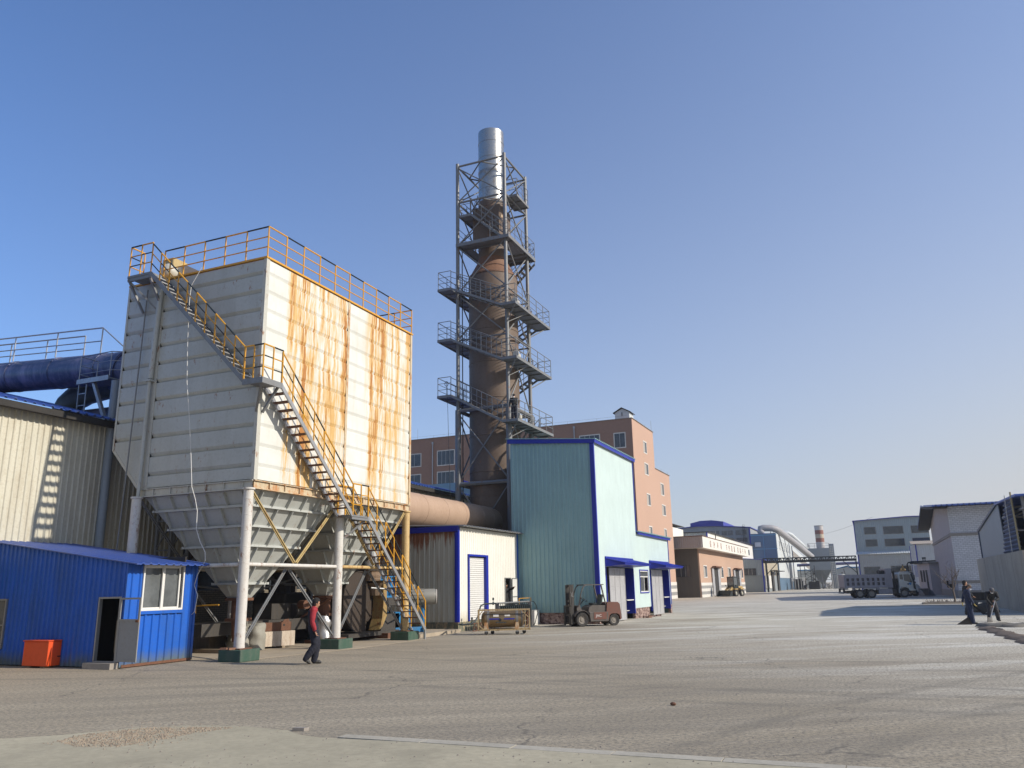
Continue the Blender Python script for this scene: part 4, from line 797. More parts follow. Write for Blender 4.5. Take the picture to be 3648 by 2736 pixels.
for z0, z1, modes in ((3.4, 8.1, 'XXXX'), (8.25, 12.7, 'XXXX'), (12.95, 17.5, '.X..'), (17.6, 20.7, 'XXXX'), (20.8, 24.1, 'XX.X'), (24.2, 27.3, '/XXX'), (27.4, 30.0, 'XXXX')):
    for i, md in enumerate(modes):
        a, b = cs[i], cs[(i+1) % 4]
        if md in 'X\\': tb((*a, z1), (*b, z0), .09)
        if md in 'X/': tb((*a, z0), (*b, z1), .09)
mx, my = (TX0+TX1)/2, (TY0+TY1)/2
for a, b in (((TX0, my), (mx, TY0)), ((mx, TY0), (TX1, my)), ((TX1, my), (mx, TY1)), ((mx, TY1), (TX0, my))): tb((*a, 30.1), (*b, 30.1), .1); tb((*a, 27.35), (*b, 27.35), .1)
LX0, LX1 = -23.78, -22.85; RX0, RX1 = -19.3, -18.33; FY0, FY1 = 43.35, 44.2; BY0, BY1 = 48.5, 49.35
RLV = (.4, .8, 1.2)
def deck(name, x0, x1, y0, y1, z, posts, holes=None):
    mb = MB(); mb.box(x0, x1, y0, y1, z-.05, z)
    e = .14
    for a in ((x0, x1, y0-.04, y0), (x0, x1, y1, y1+.04), (x0-.04, x0, y0-.04, y1+.04), (x1, x1+.04, y0-.04, y1+.04)): mb.box(a[0], a[1], a[2], a[3], z-e, z+.03)
    k = int((y1-y0)/.9)
    for i in range(1, k): mb.box(x0, x1, y0+i*.9, y0+i*.9+.05, z-.12, z-.051)
    o = mb.build(name, m_tower, tw)
    for p in posts: mb = MB(); add_rail(mb, p, h=1.2, levels=RLV, sp=1.15, r=.022, zebra=False); mb.build('platform_railing', [m_tower, m_tower], o)
    return o
RZ = (11.76, 15.7, 19.25); LZ = (13.72, 17.43, 20.9)
for rz_, lz_ in zip(RZ, LZ):
    deck('platform', RX0, RX1, FY0, BY1, rz_, [[(RX0, FY0, rz_), (RX1, FY0, rz_), (RX1, BY1, rz_), (RX0+.1, BY1, rz_)], [(RX0, FY1+.1, rz_), (RX0, BY0-.1, rz_)]])
    deck('platform', LX0, LX1, FY0, BY1, lz_, [[(LX1, FY0, lz_), (LX0, FY0, lz_), (LX0, BY1, lz_), (LX1, BY1, lz_)], [(LX1, FY1+.1, lz_), (LX1, BY0-.1, lz_)]])
    flight(tw, (RX0, FY0, rz_-.06), (LX1, FY0, lz_-.06), (0, 1, 0), .8, 8, m_tower, m_tower, rails=(0, .8), rmats=[m_tower, m_tower], zebra=False, rh=1.2, rsp=.72, levels=RLV, sw=.05, sh=.14)
    tb((RX1-.05, FY0+.1, rz_-.1), (TX1, TY0, rz_-1.0), .07); tb((RX1-.05, BY1-.3, rz_-.1), (TX1, TY1, rz_-1.0), .07); tb((RX1-.05, FY0+2.2, rz_-.1), (TX1, TY0+.1, rz_-.9), .06)
    tb((LX0+.05, FY0+.6, lz_-.1), (TX0, TY0, lz_-.5), .07)
nz = (15.7, 19.25, 24.2)
for lz_, z2 in zip(LZ, nz): flight(tw, (LX1, BY1, lz_-.06), (RX0, BY1, z2-.06), (0, -1, 0), .8, 9 if z2 < 20 else 13, m_tower, m_tower, rails=(0, .8), rmats=[m_tower, m_tower], zebra=False, rh=1.2, rsp=.72, levels=RLV, sw=.05, sh=.14)
flight(tw, (LX1, BY1, 8.1), (RX0, BY1, 11.7), (0, -1, 0), .8, 13, m_tower, m_tower, rails=(0, .8), rmats=[m_tower, m_tower], zebra=False, rh=1.2, rsp=.72, levels=RLV)
# big platform at 24.2 with a hole for the stack
mb = MB(); z = 24.2; px0, px1, py0, py1 = -22.75, -19.0, 44.0, 48.6; hx0, hx1, hy0, hy1 = CX-1.05, CX+1.05, CY-1.05, CY+1.05
for a in ((px0, hx0, py0, py1), (hx1, px1, py0, py1), (hx0, hx1, py0, hy0), (hx0, hx1, hy1, py1)): mb.box(a[0], a[1], a[2], a[3], z-.05, z)
for a in ((px0, px1, py0-.05, py0), (px0, px1, py1, py1+.05), (px0-.05, px0, py0-.05, py1+.05), (px1, px1+.05, py0-.05, py1+.05)): mb.box(a[0], a[1], a[2], a[3], z-.2, z+.03)
for y in (44.9, 47.3, 48.0): mb.box(px0, px1, y, y+.07, z-.16, z-.051)
big = mb.build('platform', m_tower, tw)
mb = MB(); add_rail(mb, [(px0, py0+.1, z), (px0, py1, z), (px1, py1, z), (px1, py0, z), (-20.3, py0, z)], h=1.2, levels=RLV, sp=1.1, r=.02, zebra=False); mb.build('platform_railing', [m_tower, m_tower], big)
flight(tw, (-19.5, 44.35, 24.2), (-21.85, 44.35, 26.35), (0, 1, 0), .6, 8, m_tower, m_tower, rails=(0, .6), rmats=[m_tower, m_tower], zebra=False, rh=1.1, rsp=.7, levels=RLV, sw=.05, sh=.14)
o = deck('platform', -22.7, -21.85, 44.35, 46.5, 26.4, [[(-21.9, 44.35, 26.4), (-22.7, 44.35, 26.4), (-22.7, 46.5, 26.4)]])
o = deck('platform', -19.75, -18.75, 45.0, 47.0, 27.45, [[(-19.75, 45.0, 27.45), (-18.75, 45.0, 27.45), (-18.75, 47.0, 27.45)]])
mb = MB(); mb.bar((-22.4, 45.6, 26.4), (-22.2, 46.2, 28.7), .04); mb.bar((-22.05, 45.6, 26.4), (-21.85, 46.2, 28.7), .04)
for k in range(7): t = (k+.5)/7; mb.bar(Vector((-22.4, 45.6, 26.4)).lerp(Vector((-22.2, 46.2, 28.7)), t), Vector((-22.05, 45.6, 26.4)).lerp(Vector((-21.85, 46.2, 28.7)), t), .03)
mb.build('ladder', m_tower, tw)
mb = MB(); mb.tube((TX0+.28, TY0+.1, 0), (TX0+.28, TY0+.1, 24), .035, n=8); mb.build('riser_pipe', m_dark, tw)
mb = MB(); mb.tube((-22.9, 43.5, 4.9), (-23.2, 43.5, 14.4), .013, n=5); mb.path([(-23.2+.12*cos(t), 43.42, 14.5+.15*sin(t)) for t in [k*pi/6 for k in range(13)]], .02, 5); tag(mb.build('hanging_rope', m_black, at=(-23, 43.5, 10)), 'thin dark rope hanging from the lowest left tower platform', 'rope')
for i, z in enumerate(RZ):
    mb = MB(); mb.bbox(-18.95, -18.6, 44.4, 44.75, z+.01, z+.5, .03); mb.lathe([(0, -.02), (.2, -.02), (.22, 0), (.2, .02), (0, .02)], (-18.78, 44.36, z+.45), (0, -1, 0), 16)
    tag(mb.build('sampling_port', paint('port_white', (.6, .58, .52), .6, rust=.3), at=(-18.8, 44.5, z)), ['small white sampling unit on the lowest right tower platform', 'small white sampling unit on the middle right tower platform', 'small white sampling unit on the third right tower platform'][i], 'instrument', 'sampling units on the tower platforms')
mb = MB(); mb.path([(-19.6, 45.5, 10.4), (-19.2, 45.2, 10.6), (-18.7, 44.9, 10.6), (-18.5, 44.8, 10.3), (-18.5, 44.8, 9.4)], .07, 8); tag(mb.build('bent_pipe', m_galv, at=(-18.5, 44.8, 9.4)), 'bent silver pipe poking up behind the turquoise shed roof', 'pipe')
# ---------------------------------------------------------------- window helpers
def win_x(parent, X, y0, y1, z0, z1, fm=m_stripe, fw=.1, mull=1, out=1, gm=None, curtain=False):
    mb = MB(); a, b = (X-.04, X+.03) if out > 0 else (X-.03, X+.04)
    for q in ((y0-fw, y1+fw, z1, z1+fw), (y0-fw, y1+fw, z0-fw, z0), (y0-fw, y0, z0, z1), (y1, y1+fw, z0, z1)): mb.box(a, b, *q)
    w = mb.build('window', fm, parent)
    mb = MB(); g = X+.012*out; mb.box(min(g, X-.02*out), max(g, X-.02*out), y0, y1, z0, z1); mb.build('pane', gm or m_glass, w)
    if mull:
        mb = MB()
        for i in range(1, mull+1): y = y0+(y1-y0)*i/(mull+1); mb.box(min(X, X+.025*out), max(X, X+.025*out), y-.03, y+.03, z0, z1)
        mb.build('mullion', m_alu, w)
    if curtain: mb = MB(); mb.box(min(X+.014*out, X+.018*out), max(X+.014*out, X+.018*out), y0+.05, (y0+y1)/2-.05, z0+.05, z1-.1); mb.build('curtain', m_curtain, w)
    return w
def win_y(parent, Y, x0, x1, z0, z1, fm=m_stripe, fw=.1, mull=1, gm=None):
    mb = MB()
    for q in ((x0-fw, x1+fw, z1, z1+fw), (x0-fw, x1+fw, z0-fw, z0), (x0-fw, x0, z0, z1), (x1, x1+fw, z0, z1)): mb.box(q[0], q[1], Y-.03, Y+.04, q[2], q[3])
    w = mb.build('window', fm, parent)
    mb = MB(); mb.box(x0, x1, Y-.012, Y+.02, z0, z1); mb.build('pane', gm or m_glass, w)
    if mull:
        mb = MB()
        for i in range(1, mull+1): x = x0+(x1-x0)*i/(mull+1); mb.box(x-.04, x+.04, Y-.025, Y-.013, z0, z1)
        mb.build('mullion', m_alu, w)
    return w
# ---------------------------------------------------------------- turquoise shed
tq = thing('turquoise_shed', 'tall turquoise ribbed sheet shed with blue trim and two big silver sliding doors', 'shed', (-15.5, 49, 0))
mb = MB(); mb.clad((-17.87, 41.1), (-13.06, 41.1), .58, lambda t: 9.95-.09*t, (0, -1), .245, .04, .05); mb.build('side_wall', m_turq, tq)
mb = MB(); D1 = (42.45, 47.95); D2 = (52.05, 57.3)
mb.clad((-13.0, 41.16), (-13.0, 57.7), .58, lambda t: 9.52 if t < 7.95 else 5.02, (1, 0), .15, .014, .03, openings=[(D1[0]-41.16, D1[1]-41.16, .58, 2.9), (49.45-41.16, 51.45-41.16, 1.48, 2.78), (D2[0]-41.16, D2[1]-41.16, .58, 2.9), (7.93, 7.97, 5.0, 9.52)])
mb.build('front_wall', m_turql, tq)
mb = MB(); mb.box(-17.87, -13.1, 49.0, 49.1, 4.9, 9.5); mb.box(-17.9, -17.85, 41.15, 57.7, .5, 5.0); mb.box(-17.9, -17.85, 41.15, 49.1, 5.0, 9.7); mb.box(-17.85, -13.02, 57.62, 57.68, 0, 5.0); mb.build('rear_wall', m_turq, tq)
mb = MB(); mb.box(-14.6, -14.5, 41.3, 57.6, 0, 4.8); mb.box(-14.5, -13.1, 49.0, 49.1, 0, 4.8); mb.build('interior', m_dark, tq)
for q in ((-17.87, -13.02, 41.12, 41.25, 0, .58), (-13.15, -12.99, 47.98, 51.5, 0, .58), (-13.15, -12.99, 41.25, 42.4, 0, .58), (-13.15, -12.97, 57.35, 57.75, 0, .58)): mb = MB(); mb.box(*q); mb.build('rubble_plinth', m_stone, tq)
mb = MB(); mb.box(-13.16, -12.93, 41.03, 41.17, .58, 9.55); mb.prism([(-18.0, 40.98, 9.82), (-12.9, 40.98, 9.42), (-12.9, 40.98, 9.64), (-18.0, 40.98, 10.06)], (0, .06, 0)); mb.prism([(-12.9, 40.98, 9.66), (-12.9, 49.3, 9.66), (-12.9, 49.3, 9.46), (-12.9, 40.98, 9.46)], (.06, 0, 0)); mb.box(-12.98, -12.93, 49.06, 49.12, 5.1, 9.5); mb.box(-12.9, -12.83, 49.12, 58.0, 4.96, 5.12); mb.box(-13.02, -12.95, 57.64, 57.73, .58, 5.0)
mb.build('blue_trim', m_blued, tq)
mb = MB(); mb.roofsheet((-12.8, 40.95, 9.66), (-12.8, 49.35, 9.66), (-18.1, 49.35, 10.12), (-18.1, 40.95, 10.12), .3, .04); mb.roofsheet((-12.75, 49.12, 5.13), (-12.75, 58.05, 5.13), (-18.0, 58.05, 5.5), (-18.0, 49.12, 5.5), .3, .04); mb.build('roof', m_turq, tq)
def slide_door(y0, y1, x):
    mb = MB(); mb.box(x-.03, x, y0, y1, .05, 2.86); ny = 3
    for i in range(ny+1): y = y0+(y1-y0)*i/ny; mb.box(x, x+.018, y-.03, y+.03, .05, 2.86)
    for z in (.08, 1.0, 1.9, 2.8): mb.box(x, x+.014, y0, y1, z-.03, z+.03)
    mb.build('sliding_door', m_galvd, tq)
m_galvd = paint('door_galvanised', (.6, .6, .62), .4, .3, dirt=(.25, .25, .26), amt=.8, scale=2.5)
slide_door(42.75, 45.75, -12.9); slide_door(52.1, 54.95, -12.9)
for d0, d1, nm in ((D1[0], D1[1], 1), (D2[0], D2[1], 2)):
    mb = MB(); mb.box(-13.05, -12.95, d1-.05, d1+.05, .3, 2.9); mb.box(-14.3, -13.05, d1-.06, d1, .3, 2.9); mb.box(-13.05, -12.95, d0-.08, d0, .3, 2.9)
    mb.box(-12.98, -12.93, d0-.1, d1, 3.2, 3.45); mb.build('door_jamb', m_blued, tq)
    mb = MB(); e = d1-.2
    mb.prism([(-12.98, d0-.1, 3.3), (-11.95, d0+.2, 3.08), (-11.95, d0+.2, 3.0), (-12.98, d0-.1, 2.92)], (0, e-d0, 0)); mb.roofsheet((-11.9, d0-.05, 3.11), (-11.9, e+.35, 3.11), (-12.98, e+.35, 3.36), (-12.98, d0-.05, 3.36), .2, .02)
    mb.build('door_canopy', m_blued, tq)
    mb = MB(); mb.box(-13.5, -13.0, d1-1.5, d1-.06, 1.05, 1.1); mb.box(-13.4, -13.3, d0, d1, .45, .48); mb.build('inner_rail', m_frame, tq)
w = MB(); y0, y1, z0, z1 = 49.45, 51.45, 1.48, 2.78
for q in ((y0-.06, y1+.06, z1, z1+.06), (y0-.06, y1+.06, z0-.06, z0), (y0-.06, y0, z0, z1), (y1, y1+.06, z0, z1)): w.box(-13.03, -12.95, *q)
wo = w.build('window', m_blued, tq)
w = MB()
for q in ((y0, y1, z1-.06, z1), (y0, y1, z0, z0+.07), (y0, y0+.06, z0+.07, z1-.06), (y1-.06, y1, z0+.07, z1-.06), (y0+.06, y1-.06, 2.38, 2.44), (50.4, 50.47, z0+.07, 2.38)): w.box(-13.02, -12.97, *q)
w.build('frame', m_frame, wo); w = MB(); w.box(-13.05, -13.03, y0, 50.43, z0, z1); w.box(-13.05, -13.03, 50.43, y1, 2.4, z1); w.build('pane', m_glassg, wo)
random.seed(5)
for i in range(7):
    x, y = -12.8+random.random()*.35, 48.6+i*.45+random.random()*.2; r = random.random()*3; s1 = .12+random.random()*.08
    mb = MB(); mb.prism([(x+cos(r+k*pi/2+.5)*s1, y+sin(r+k*pi/2+.5)*s1*.7, 0) for k in range(4)], (0, 0, .06+random.random()*.08))
    tag(mb.build('rubble_chunk', m_brickred if i % 2 else m_stone, at=(x, y, 0)), 'broken masonry chunk at the foot of the rubble plinth between the two silver doors', 'rubble', 'rubble below the turquoise shed window')
# ---------------------------------------------------------------- terracotta factory block
tc = thing('terracotta_block', 'tall terracotta rendered factory block behind the turquoise shed and chimney', 'building', (-40, 105, 0))
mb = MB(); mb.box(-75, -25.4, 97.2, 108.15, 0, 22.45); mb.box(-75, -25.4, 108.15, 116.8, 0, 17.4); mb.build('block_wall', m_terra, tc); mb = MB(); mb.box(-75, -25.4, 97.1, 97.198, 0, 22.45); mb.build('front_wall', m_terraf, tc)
mb = MB(); mb.box(-75.1, -25.3, 97.0, 97.2, 22.452, 22.52); mb.box(-25.5, -25.3, 97.2, 108.2, 22.452, 22.52); mb.box(-25.5, -25.3, 108.2, 116.9, 17.402, 17.47); mb.build('parapet_cap', m_greyw, tc)
for x0, x1, z0, z1 in ((-60, -55.97, 18.7, 20.37), (-53.24, -50.69, 18.57, 20.5), (-60, -55.97, 15.6, 17.45), (-53.24, -50.7, 15.6, 17.55), (-48.1, -45.5, 18.5, 20.1), (-48.1, -45.5, 15.6, 17.4), (-44, -42, 18.5, 20.2), (-32.33, -29.76, 18.6, 20.7), (-27.74, -26.4, 18.85, 20.62), (-37.5, -35, 18.6, 20.6), (-44, -42, 15.6, 17.4), (-53.24, -50.7, 12.6, 14.4), (-60, -56, 12.6, 14.4)):
    win_y(tc, 97.1, x0, x1, z0, z1, m_stripe, .12, 3 if x1-x0 > 1.6 else 1)
for y0, y1, z0, z1 in ((102.45, 104.0, 18.9, 20.3), (102.45, 104.25, 16.05, 17.4), (102.75, 104.4, 12.05, 13.4), (110.95, 112.65, 14.15, 15.65), (111.0, 112.95, 11.35, 12.65), (102.9, 104.4, 8.0, 9.2), (111.35, 112.7, 8.0, 9.35), (103, 104.4, 4.2, 5.8), (111.4, 112.8, 4.2, 5.8)):
    win_x(tc, -25.4, y0, y1, z0, z1, m_stripe, .13, 1, curtain=True)
mb = MB()
for z, mt_ in ((.0, 0), (.45, 1), (.9, 0), (1.35, 1), (1.8, 0)): mb.box(-25.4, -25.34, 97.1, 116.86, z, z+.445, mi=mt_)
mb.build('striped_plinth', [m_stripe, m_stripeg], tc)
mb = MB(); mb.tube((-54.0, 97.0, 0), (-54.0, 97.0, 21.75), .08, n=8); mb.tube((-33.08, 97.0, 0), (-33.08, 97.0, 21.97), .08, n=8); mb.box(-54.12, -53.88, 96.9, 97.1, 21.6, 21.9); mb.box(-33.2, -32.96, 96.9, 97.1, 21.8, 22.1); mb.build('rain_pipe', m_galv, tc)
mb = MB()
for x in range(-74, -26, 4): mb.tube((x, 97.15, 22.5), (x, 97.15, 22.85), .015, n=4)
mb.tube((-74, 97.15, 22.85), (-26, 97.15, 22.85), .01, n=4)
for y in (100, 104, 107.6, 112, 116): mb.tube((-25.45, y, 22.5 if y < 108 else 17.45), (-25.45, y, 22.85 if y < 108 else 17.8), .015, n=4)
mb.tube((-25.45, 107.6, 22.5), (-25.45, 107.6, 24), .02, n=4); mb.tube((-56.6, 97.3, 22.5), (-56.6, 97.3, 24), .02, n=4); mb.build('lightning_rod', m_steel, tc)
mb = MB(); mb.prism([(-27.79, 98.0, 22.5), (-25.9, 98.0, 22.5), (-25.9, 98.0, 23.5), (-26.85, 98.0, 24.0), (-27.79, 98.0, 23.5)], (0, 2.0, 0)); h = mb.build('roof_hut', m_pale, tc)
mb = MB(); mb.prism([(-28.0, 97.8, 23.42), (-26.85, 97.8, 24.05), (-25.7, 97.8, 23.42), (-25.7, 97.8, 23.52), (-26.85, 97.8, 24.15), (-28.0, 97.8, 23.52)], (0, 2.4, 0)); mb.box(-26.9, -26.8, 97.97, 98.0, 23.0, 23.5); mb.build('hut_roof', m_dark, h)
# ---------------------------------------------------------------- gatehouse-like low block with lettered fascia
lb = thing('lettered_low_building', 'low salmon building with a white lettered fascia and two doorways, behind the wheel loader', 'building', (-25, 140, 0))
mb = MB(); mb.box(-25.95, -22.7, 120.9, 166.5, 0, 8.0); mb.box(-31, -25.95, 120.9, 147, 0, 8.0); mb.build('building_wall', m_terra2, lb)
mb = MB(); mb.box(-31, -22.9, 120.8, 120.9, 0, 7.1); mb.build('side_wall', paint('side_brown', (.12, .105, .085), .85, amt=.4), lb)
mb = MB()
for z, mt_ in ((.0, 0), (.42, 1), (.84, 0), (1.26, 1), (1.68, 0)): mb.box(-22.7, -22.64, 120.95, 166.5, z, z+.415, mi=mt_)
mb.build('striped_plinth', [m_stripe, m_stripeg], lb)
mb = MB(); mb.box(-31, -21.56, 118.5, 166.9, 6.98, 8.6); mb.build('fascia', m_white, lb)
mb = MB(); mb.clad((-31, 118.4), (-21.6, 118.4), 6.98, 8.6, (0, -1), .3, .05, .1); mb.build('fascia_sheet', paint('fascia_side', (.38, .35, .34), .6), lb)
mb = MB(); mb.box(-31, -21.5, 118.3, 118.42, 8.602, 8.7); mb.box(-21.62, -21.5, 118.42, 167, 8.602, 8.7); mb.build('fascia_cap', m_rust, lb)
win_y(lb, 120.78, -26.1, -24.15, 3.0, 4.6, m_dark, .06, 2)
for y0, y1 in ((123.9, 126.4), (138.9, 141.5), (146.6, 149.6), (162.1, 164.8)): win_x(lb, -22.7, y0, y1, 2.95, 4.5, m_stripe, .14, 2, curtain=True)
for y0, y1 in ((130.0, 137.2), (152.3, 160.4)):
    mb = MB(); mb.box(-22.68, -22.62, y0+1.7, y1-1.9, 0, 4.4); mb.build('doorway', m_dark, lb)
    for ya, yb in ((y0, y0+1.7), (y1-1.9, y1)):
        mb = MB(); mb.box(-22.6, -22.5, ya, yb, .1, 4.3)
        for z in (1.4, 2.8): mb.box(-22.5, -22.46, ya, yb, z, z+.06)
        mb.build('sliding_door', m_galvd, lb)
    mb = MB(); mb.box(-22.6, -22.0, y0+1, y1-1, 4.42, 4.62); mb.box(-22.6, -22.3, y0-.3, y1+.3, 4.33, 4.4); mb.build('door_canopy', m_rust, lb)
def text_mesh(name, s, size, mat, parent, loc, rx, rz, local=False, ext=.01, sx=1, ali='LEFT'):
    cu = bpy.data.curves.new(name, 'FONT'); cu.body = s; cu.size = size; cu.extrude = ext; cu.align_x = ali
    t = bpy.data.objects.new(name+'_tmp', cu); COL.objects.link(t); bpy.context.view_layer.update()
    me = bpy.data.meshes.new_from_object(t.evaluated_get(bpy.context.evaluated_depsgraph_get())); bpy.data.objects.remove(t); bpy.data.curves.remove(cu)
    me.name = name; me.materials.clear(); me.materials.append(mat)
    R_ = Matrix.Rotation(rz, 4, 'Z') @ Matrix.Rotation(rx, 4, 'X') @ Matrix.Diagonal((sx, 1, 1, 1))
    off = Vector((0, 0, 0)) if local or parent is None else Vector(parent.get('_o', (0, 0, 0)))
    me.transform(Matrix.Translation(Vector(loc)-off) @ R_)
    o = bpy.data.objects.new(name, me); COL.objects.link(o); o.parent = parent
    if parent is not None and not local: o['_o'] = tuple(off)
    return o
m_letter = paint('faded_red_letter', (.34, .16, .13), .7, bmp=0)
y = 124.2
for gi, grp in enumerate(('保护环境', '节约能源', '造福子孙')):
    yy = (124.2, 139.3, 152.2)[gi]; stp = (3.2, 2.85, 3.1)[gi]
    for k, chs in enumerate(grp): text_mesh('letter', chs, 1.1, m_letter, lb, (-21.555, yy+k*stp, 7.35), pi/2, pi/2, sx=1.15)
wb = thing('white_hall', 'long white hall with a dark roof edge behind the lettered low building', 'building', (-35, 180, 0))
mb = MB(); mb.box(-45, -26, 148, 212, 0, 10.9); mb.build('hall_wall', m_white, wb)
mb = MB(); mb.clad((-45, 147.9), (-26.1, 147.9), 0, lambda t: 10.9-.0*t, (0, -1), .4, .05, .1); mb.build('end_wall', m_greysheet, wb)
mb = MB(); mb.box(-45.2, -25.8, 147.7, 148.0, 10.9, 11.05); mb.box(-26.2, -25.7, 148.0, 212.2, 10.9, 11.05); mb.build('roof_edge', m_dark, wb)
mb = MB(); mb.box(-26.15, -25.93, 147.8, 147.97, 7, 10.9); mb.build('corner_trim', m_blued, wb)
mb = MB(); mb.tube((-25.9, 156, 10.9), (-25.9, 156, 11.7), .06, n=6); mb.tube((-25.9, 156, 8), (-25.9, 156, 10.9), .09, n=6); mb.build('vent_pipe', m_steel, wb)
for y0 in (186, 197): win_x(wb, -26, y0, y0+6, 9.0-.6, 9.0+.6, m_stripe, .12, 1)
wb = thing('small_white_hall', 'white hall roof corner just right of the terracotta block', 'building', (-35, 140, 0))
mb = MB(); mb.prism([(-40, 0, 0), (-30.2, 0, 0), (-30.2, 0, 11.5), (-40, 0, 11.9)], (0, 28, 0)); mb.v = [(x, y+119.5, z) for x, y, z in mb.v]; mb.build('hall_wall', m_white, wb)
mb = MB(); mb.box(-40, -30.0, 119.3, 147.7, 11.95, 12.05); mb.build('roof_edge', m_dark, wb)
# ---------------------------------------------------------------- grey workshop row further on
nb = thing('grey_workshop', 'long grey workshop with pale upper sheet and two tall dark doors behind the gantry', 'building', (-23, 220, 0))
mb = MB(); mb.box(-30, -20.5, 180.2, 261, 0, 3.42); mb.build('lower_wall', paint('workshop_grey', (.24, .27, .29), .8, amt=.3), nb)
mb = MB(); mb.clad((-30, 180.1), (-20.6, 180.1), 3.42, 6.9, (0, -1), .4, .05, .1); mb.build('end_sheet', m_greysheet, nb)
mb = MB(); mb.clad((-20.55, 180.2), (-20.55, 261), 3.42, 6.55, (1, 0), .6, .05, .1); mb.build('upper_sheet', paint('cream_sheet', (.6, .54, .42), .6, amt=.5), nb)
mb = MB(); mb.prism([(-30, 180, 7.4), (-20.2, 180, 6.6), (-20.2, 180, 6.72), (-30, 180, 7.52)], (0, 81.3, 0)); mb.box(-20.72, -20.45, 179.98, 180.18, 0, 6.6); mb.build('roof', m_blued, nb)
win_y(nb, 180.0, -24.34, -22.1, 3.55, 4.85, m_dark, .06, 2)
for k in range(14):
    y0 = 184+k*5.4
    if k in (1, 2, 4): continue
    win_x(nb, -20.48, y0, y0+3.3, 3.6, 4.7, m_greyw, .1, 2)
for y0 in (193.5, 205.5): mb = MB(); mb.box(-20.5, -20.2, y0, y0+3.5, 0, 4.3); mb.box(-20.5, -18.9, y0-.8, y0+4.3, 4.45, 4.6); mb.build('door', m_dark, nb)
mb = MB(); mb.box(-20.49, -20.3, 181, 185.2, .7, 3.42); mb.box(-20.49, -20.3, 187.2, 191.5, .7, 3.42); mb.build('pale_door', m_stripe, nb)
hl = thing('grey_factory_hall', 'big grey gabled factory hall with a blue roof monitor and window rows', 'building', (-38, 235, 0))
mb = MB(); mb.prism([(-50, 230, 0), (-28.8, 230, 0), (-28.8, 230, 16.6), (-41.2, 230, 17.7), (-50, 230, 17.0)], (0, 55, 0)); mb.build('hall_wall', paint('hall_grey', (.33, .35, .36), .7, dirt=(.2, .2, .2), amt=.6, scale=.4), hl)
mb = MB(); mb.prism([(-50.2, 229.7, 17.02), (-41.2, 229.7, 17.72), (-28.5, 229.7, 16.62), (-28.5, 229.7, 16.85), (-41.2, 229.7, 17.95), (-50.2, 229.7, 17.25)], (0, 56, 0)); mb.box(-29.1, -28.7, 229.8, 229.98, 8, 16.6); mb.build('roof_edge', m_blued, hl)
mb = MB(); mb.prism([(-44.86, 229.6, 17.6), (-35.73, 229.6, 17.4), (-35.73, 229.6, 18.66), (-38.86, 229.6, 19.15), (-42.06, 229.6, 19.12), (-44.86, 229.6, 18.54)], (0, 50, 0)); mb.build('roof_monitor', m_blued, hl)
for x0, x1, z0, z1 in ((-39.94, -37.14, 15.05, 16.1), (-36.3, -33.5, 14.9, 16.05), (-32.6, -29.75, 14.9, 16.1), (-36.3, -33.5, 12.85, 13.95), (-32.5, -29.65, 12.85, 13.95)): win_y(hl, 230, x0, x1, z0, z1, m_greyw, .12, 1, gm=m_glassg)
mb = MB()
for x in (-30.6, -30.15): mb.bar((x, 229.6, 11), (x, 229.6, 17.6), .08)
for k in range(15): mb.bar((-30.6, 229.6, 11.2+k*.42), (-30.15, 229.6, 11.2+k*.42), .06)
mb.build('wall_ladder', m_dark, hl)
bb = thing('blue_clad_building', 'tall blue-clad building with a pale windowed long side beneath the fat slanting pipe', 'building', (-23, 230, 0))
mb = MB(); mb.box(-26.24, -20.26, 210, 251, 0, 13.8); mb.build('building_body', m_hallblue, bb)
mb = MB(); mb.box(-20.26, -20.18, 210.2, 251, 3, 13.7); mb.build('long_side', m_pale, bb)
mb = MB(); mb.box(-26.3, -20.1, 209.9, 210, 9.95, 10.1); mb.box(-26.3, -20.1, 209.9, 210, 13.3, 13.5); mb.box(-23.3, -23.2, 209.9, 210, 5, 13.3); mb.build('panel_seam', paint('seam_blue', (.12, .34, .55), .5), bb)
win_y(bb, 209.95, -25.4, -23.95, 10.6, 11.7, m_dark, .08, 0, gm=m_pale)
for y0 in (216, 222, 228, 233, 238.5, 244.5): win_x(bb, -20.18, y0, y0+1.6, 10.8, 12.0, m_greyw, .08, 0); win_x(bb, -20.18, y0+.2, y0+1.5, 9.9, 10.5, m_greyw, .08, 0)
gl = thing('conveyor_gallery', 'pale low sheet hall continuing behind the blue-clad building', 'building', (-21, 290, 0))
mb = MB(); mb.prism([(-26, 252, 0), (-26, 340, 0), (-26, 340, 8), (-26, 252, 12.2)], (6, 0, 0)); mb.build('gallery_wall', m_pale, gl)
mb = MB(); mb.prism([(-19.99, 252, 10.9), (-19.99, 335, 7.0), (-19.99, 335, 5.6), (-19.99, 252, 9.0)], (.05, 0, 0)); mb.build('dark_band', m_greyw, gl)
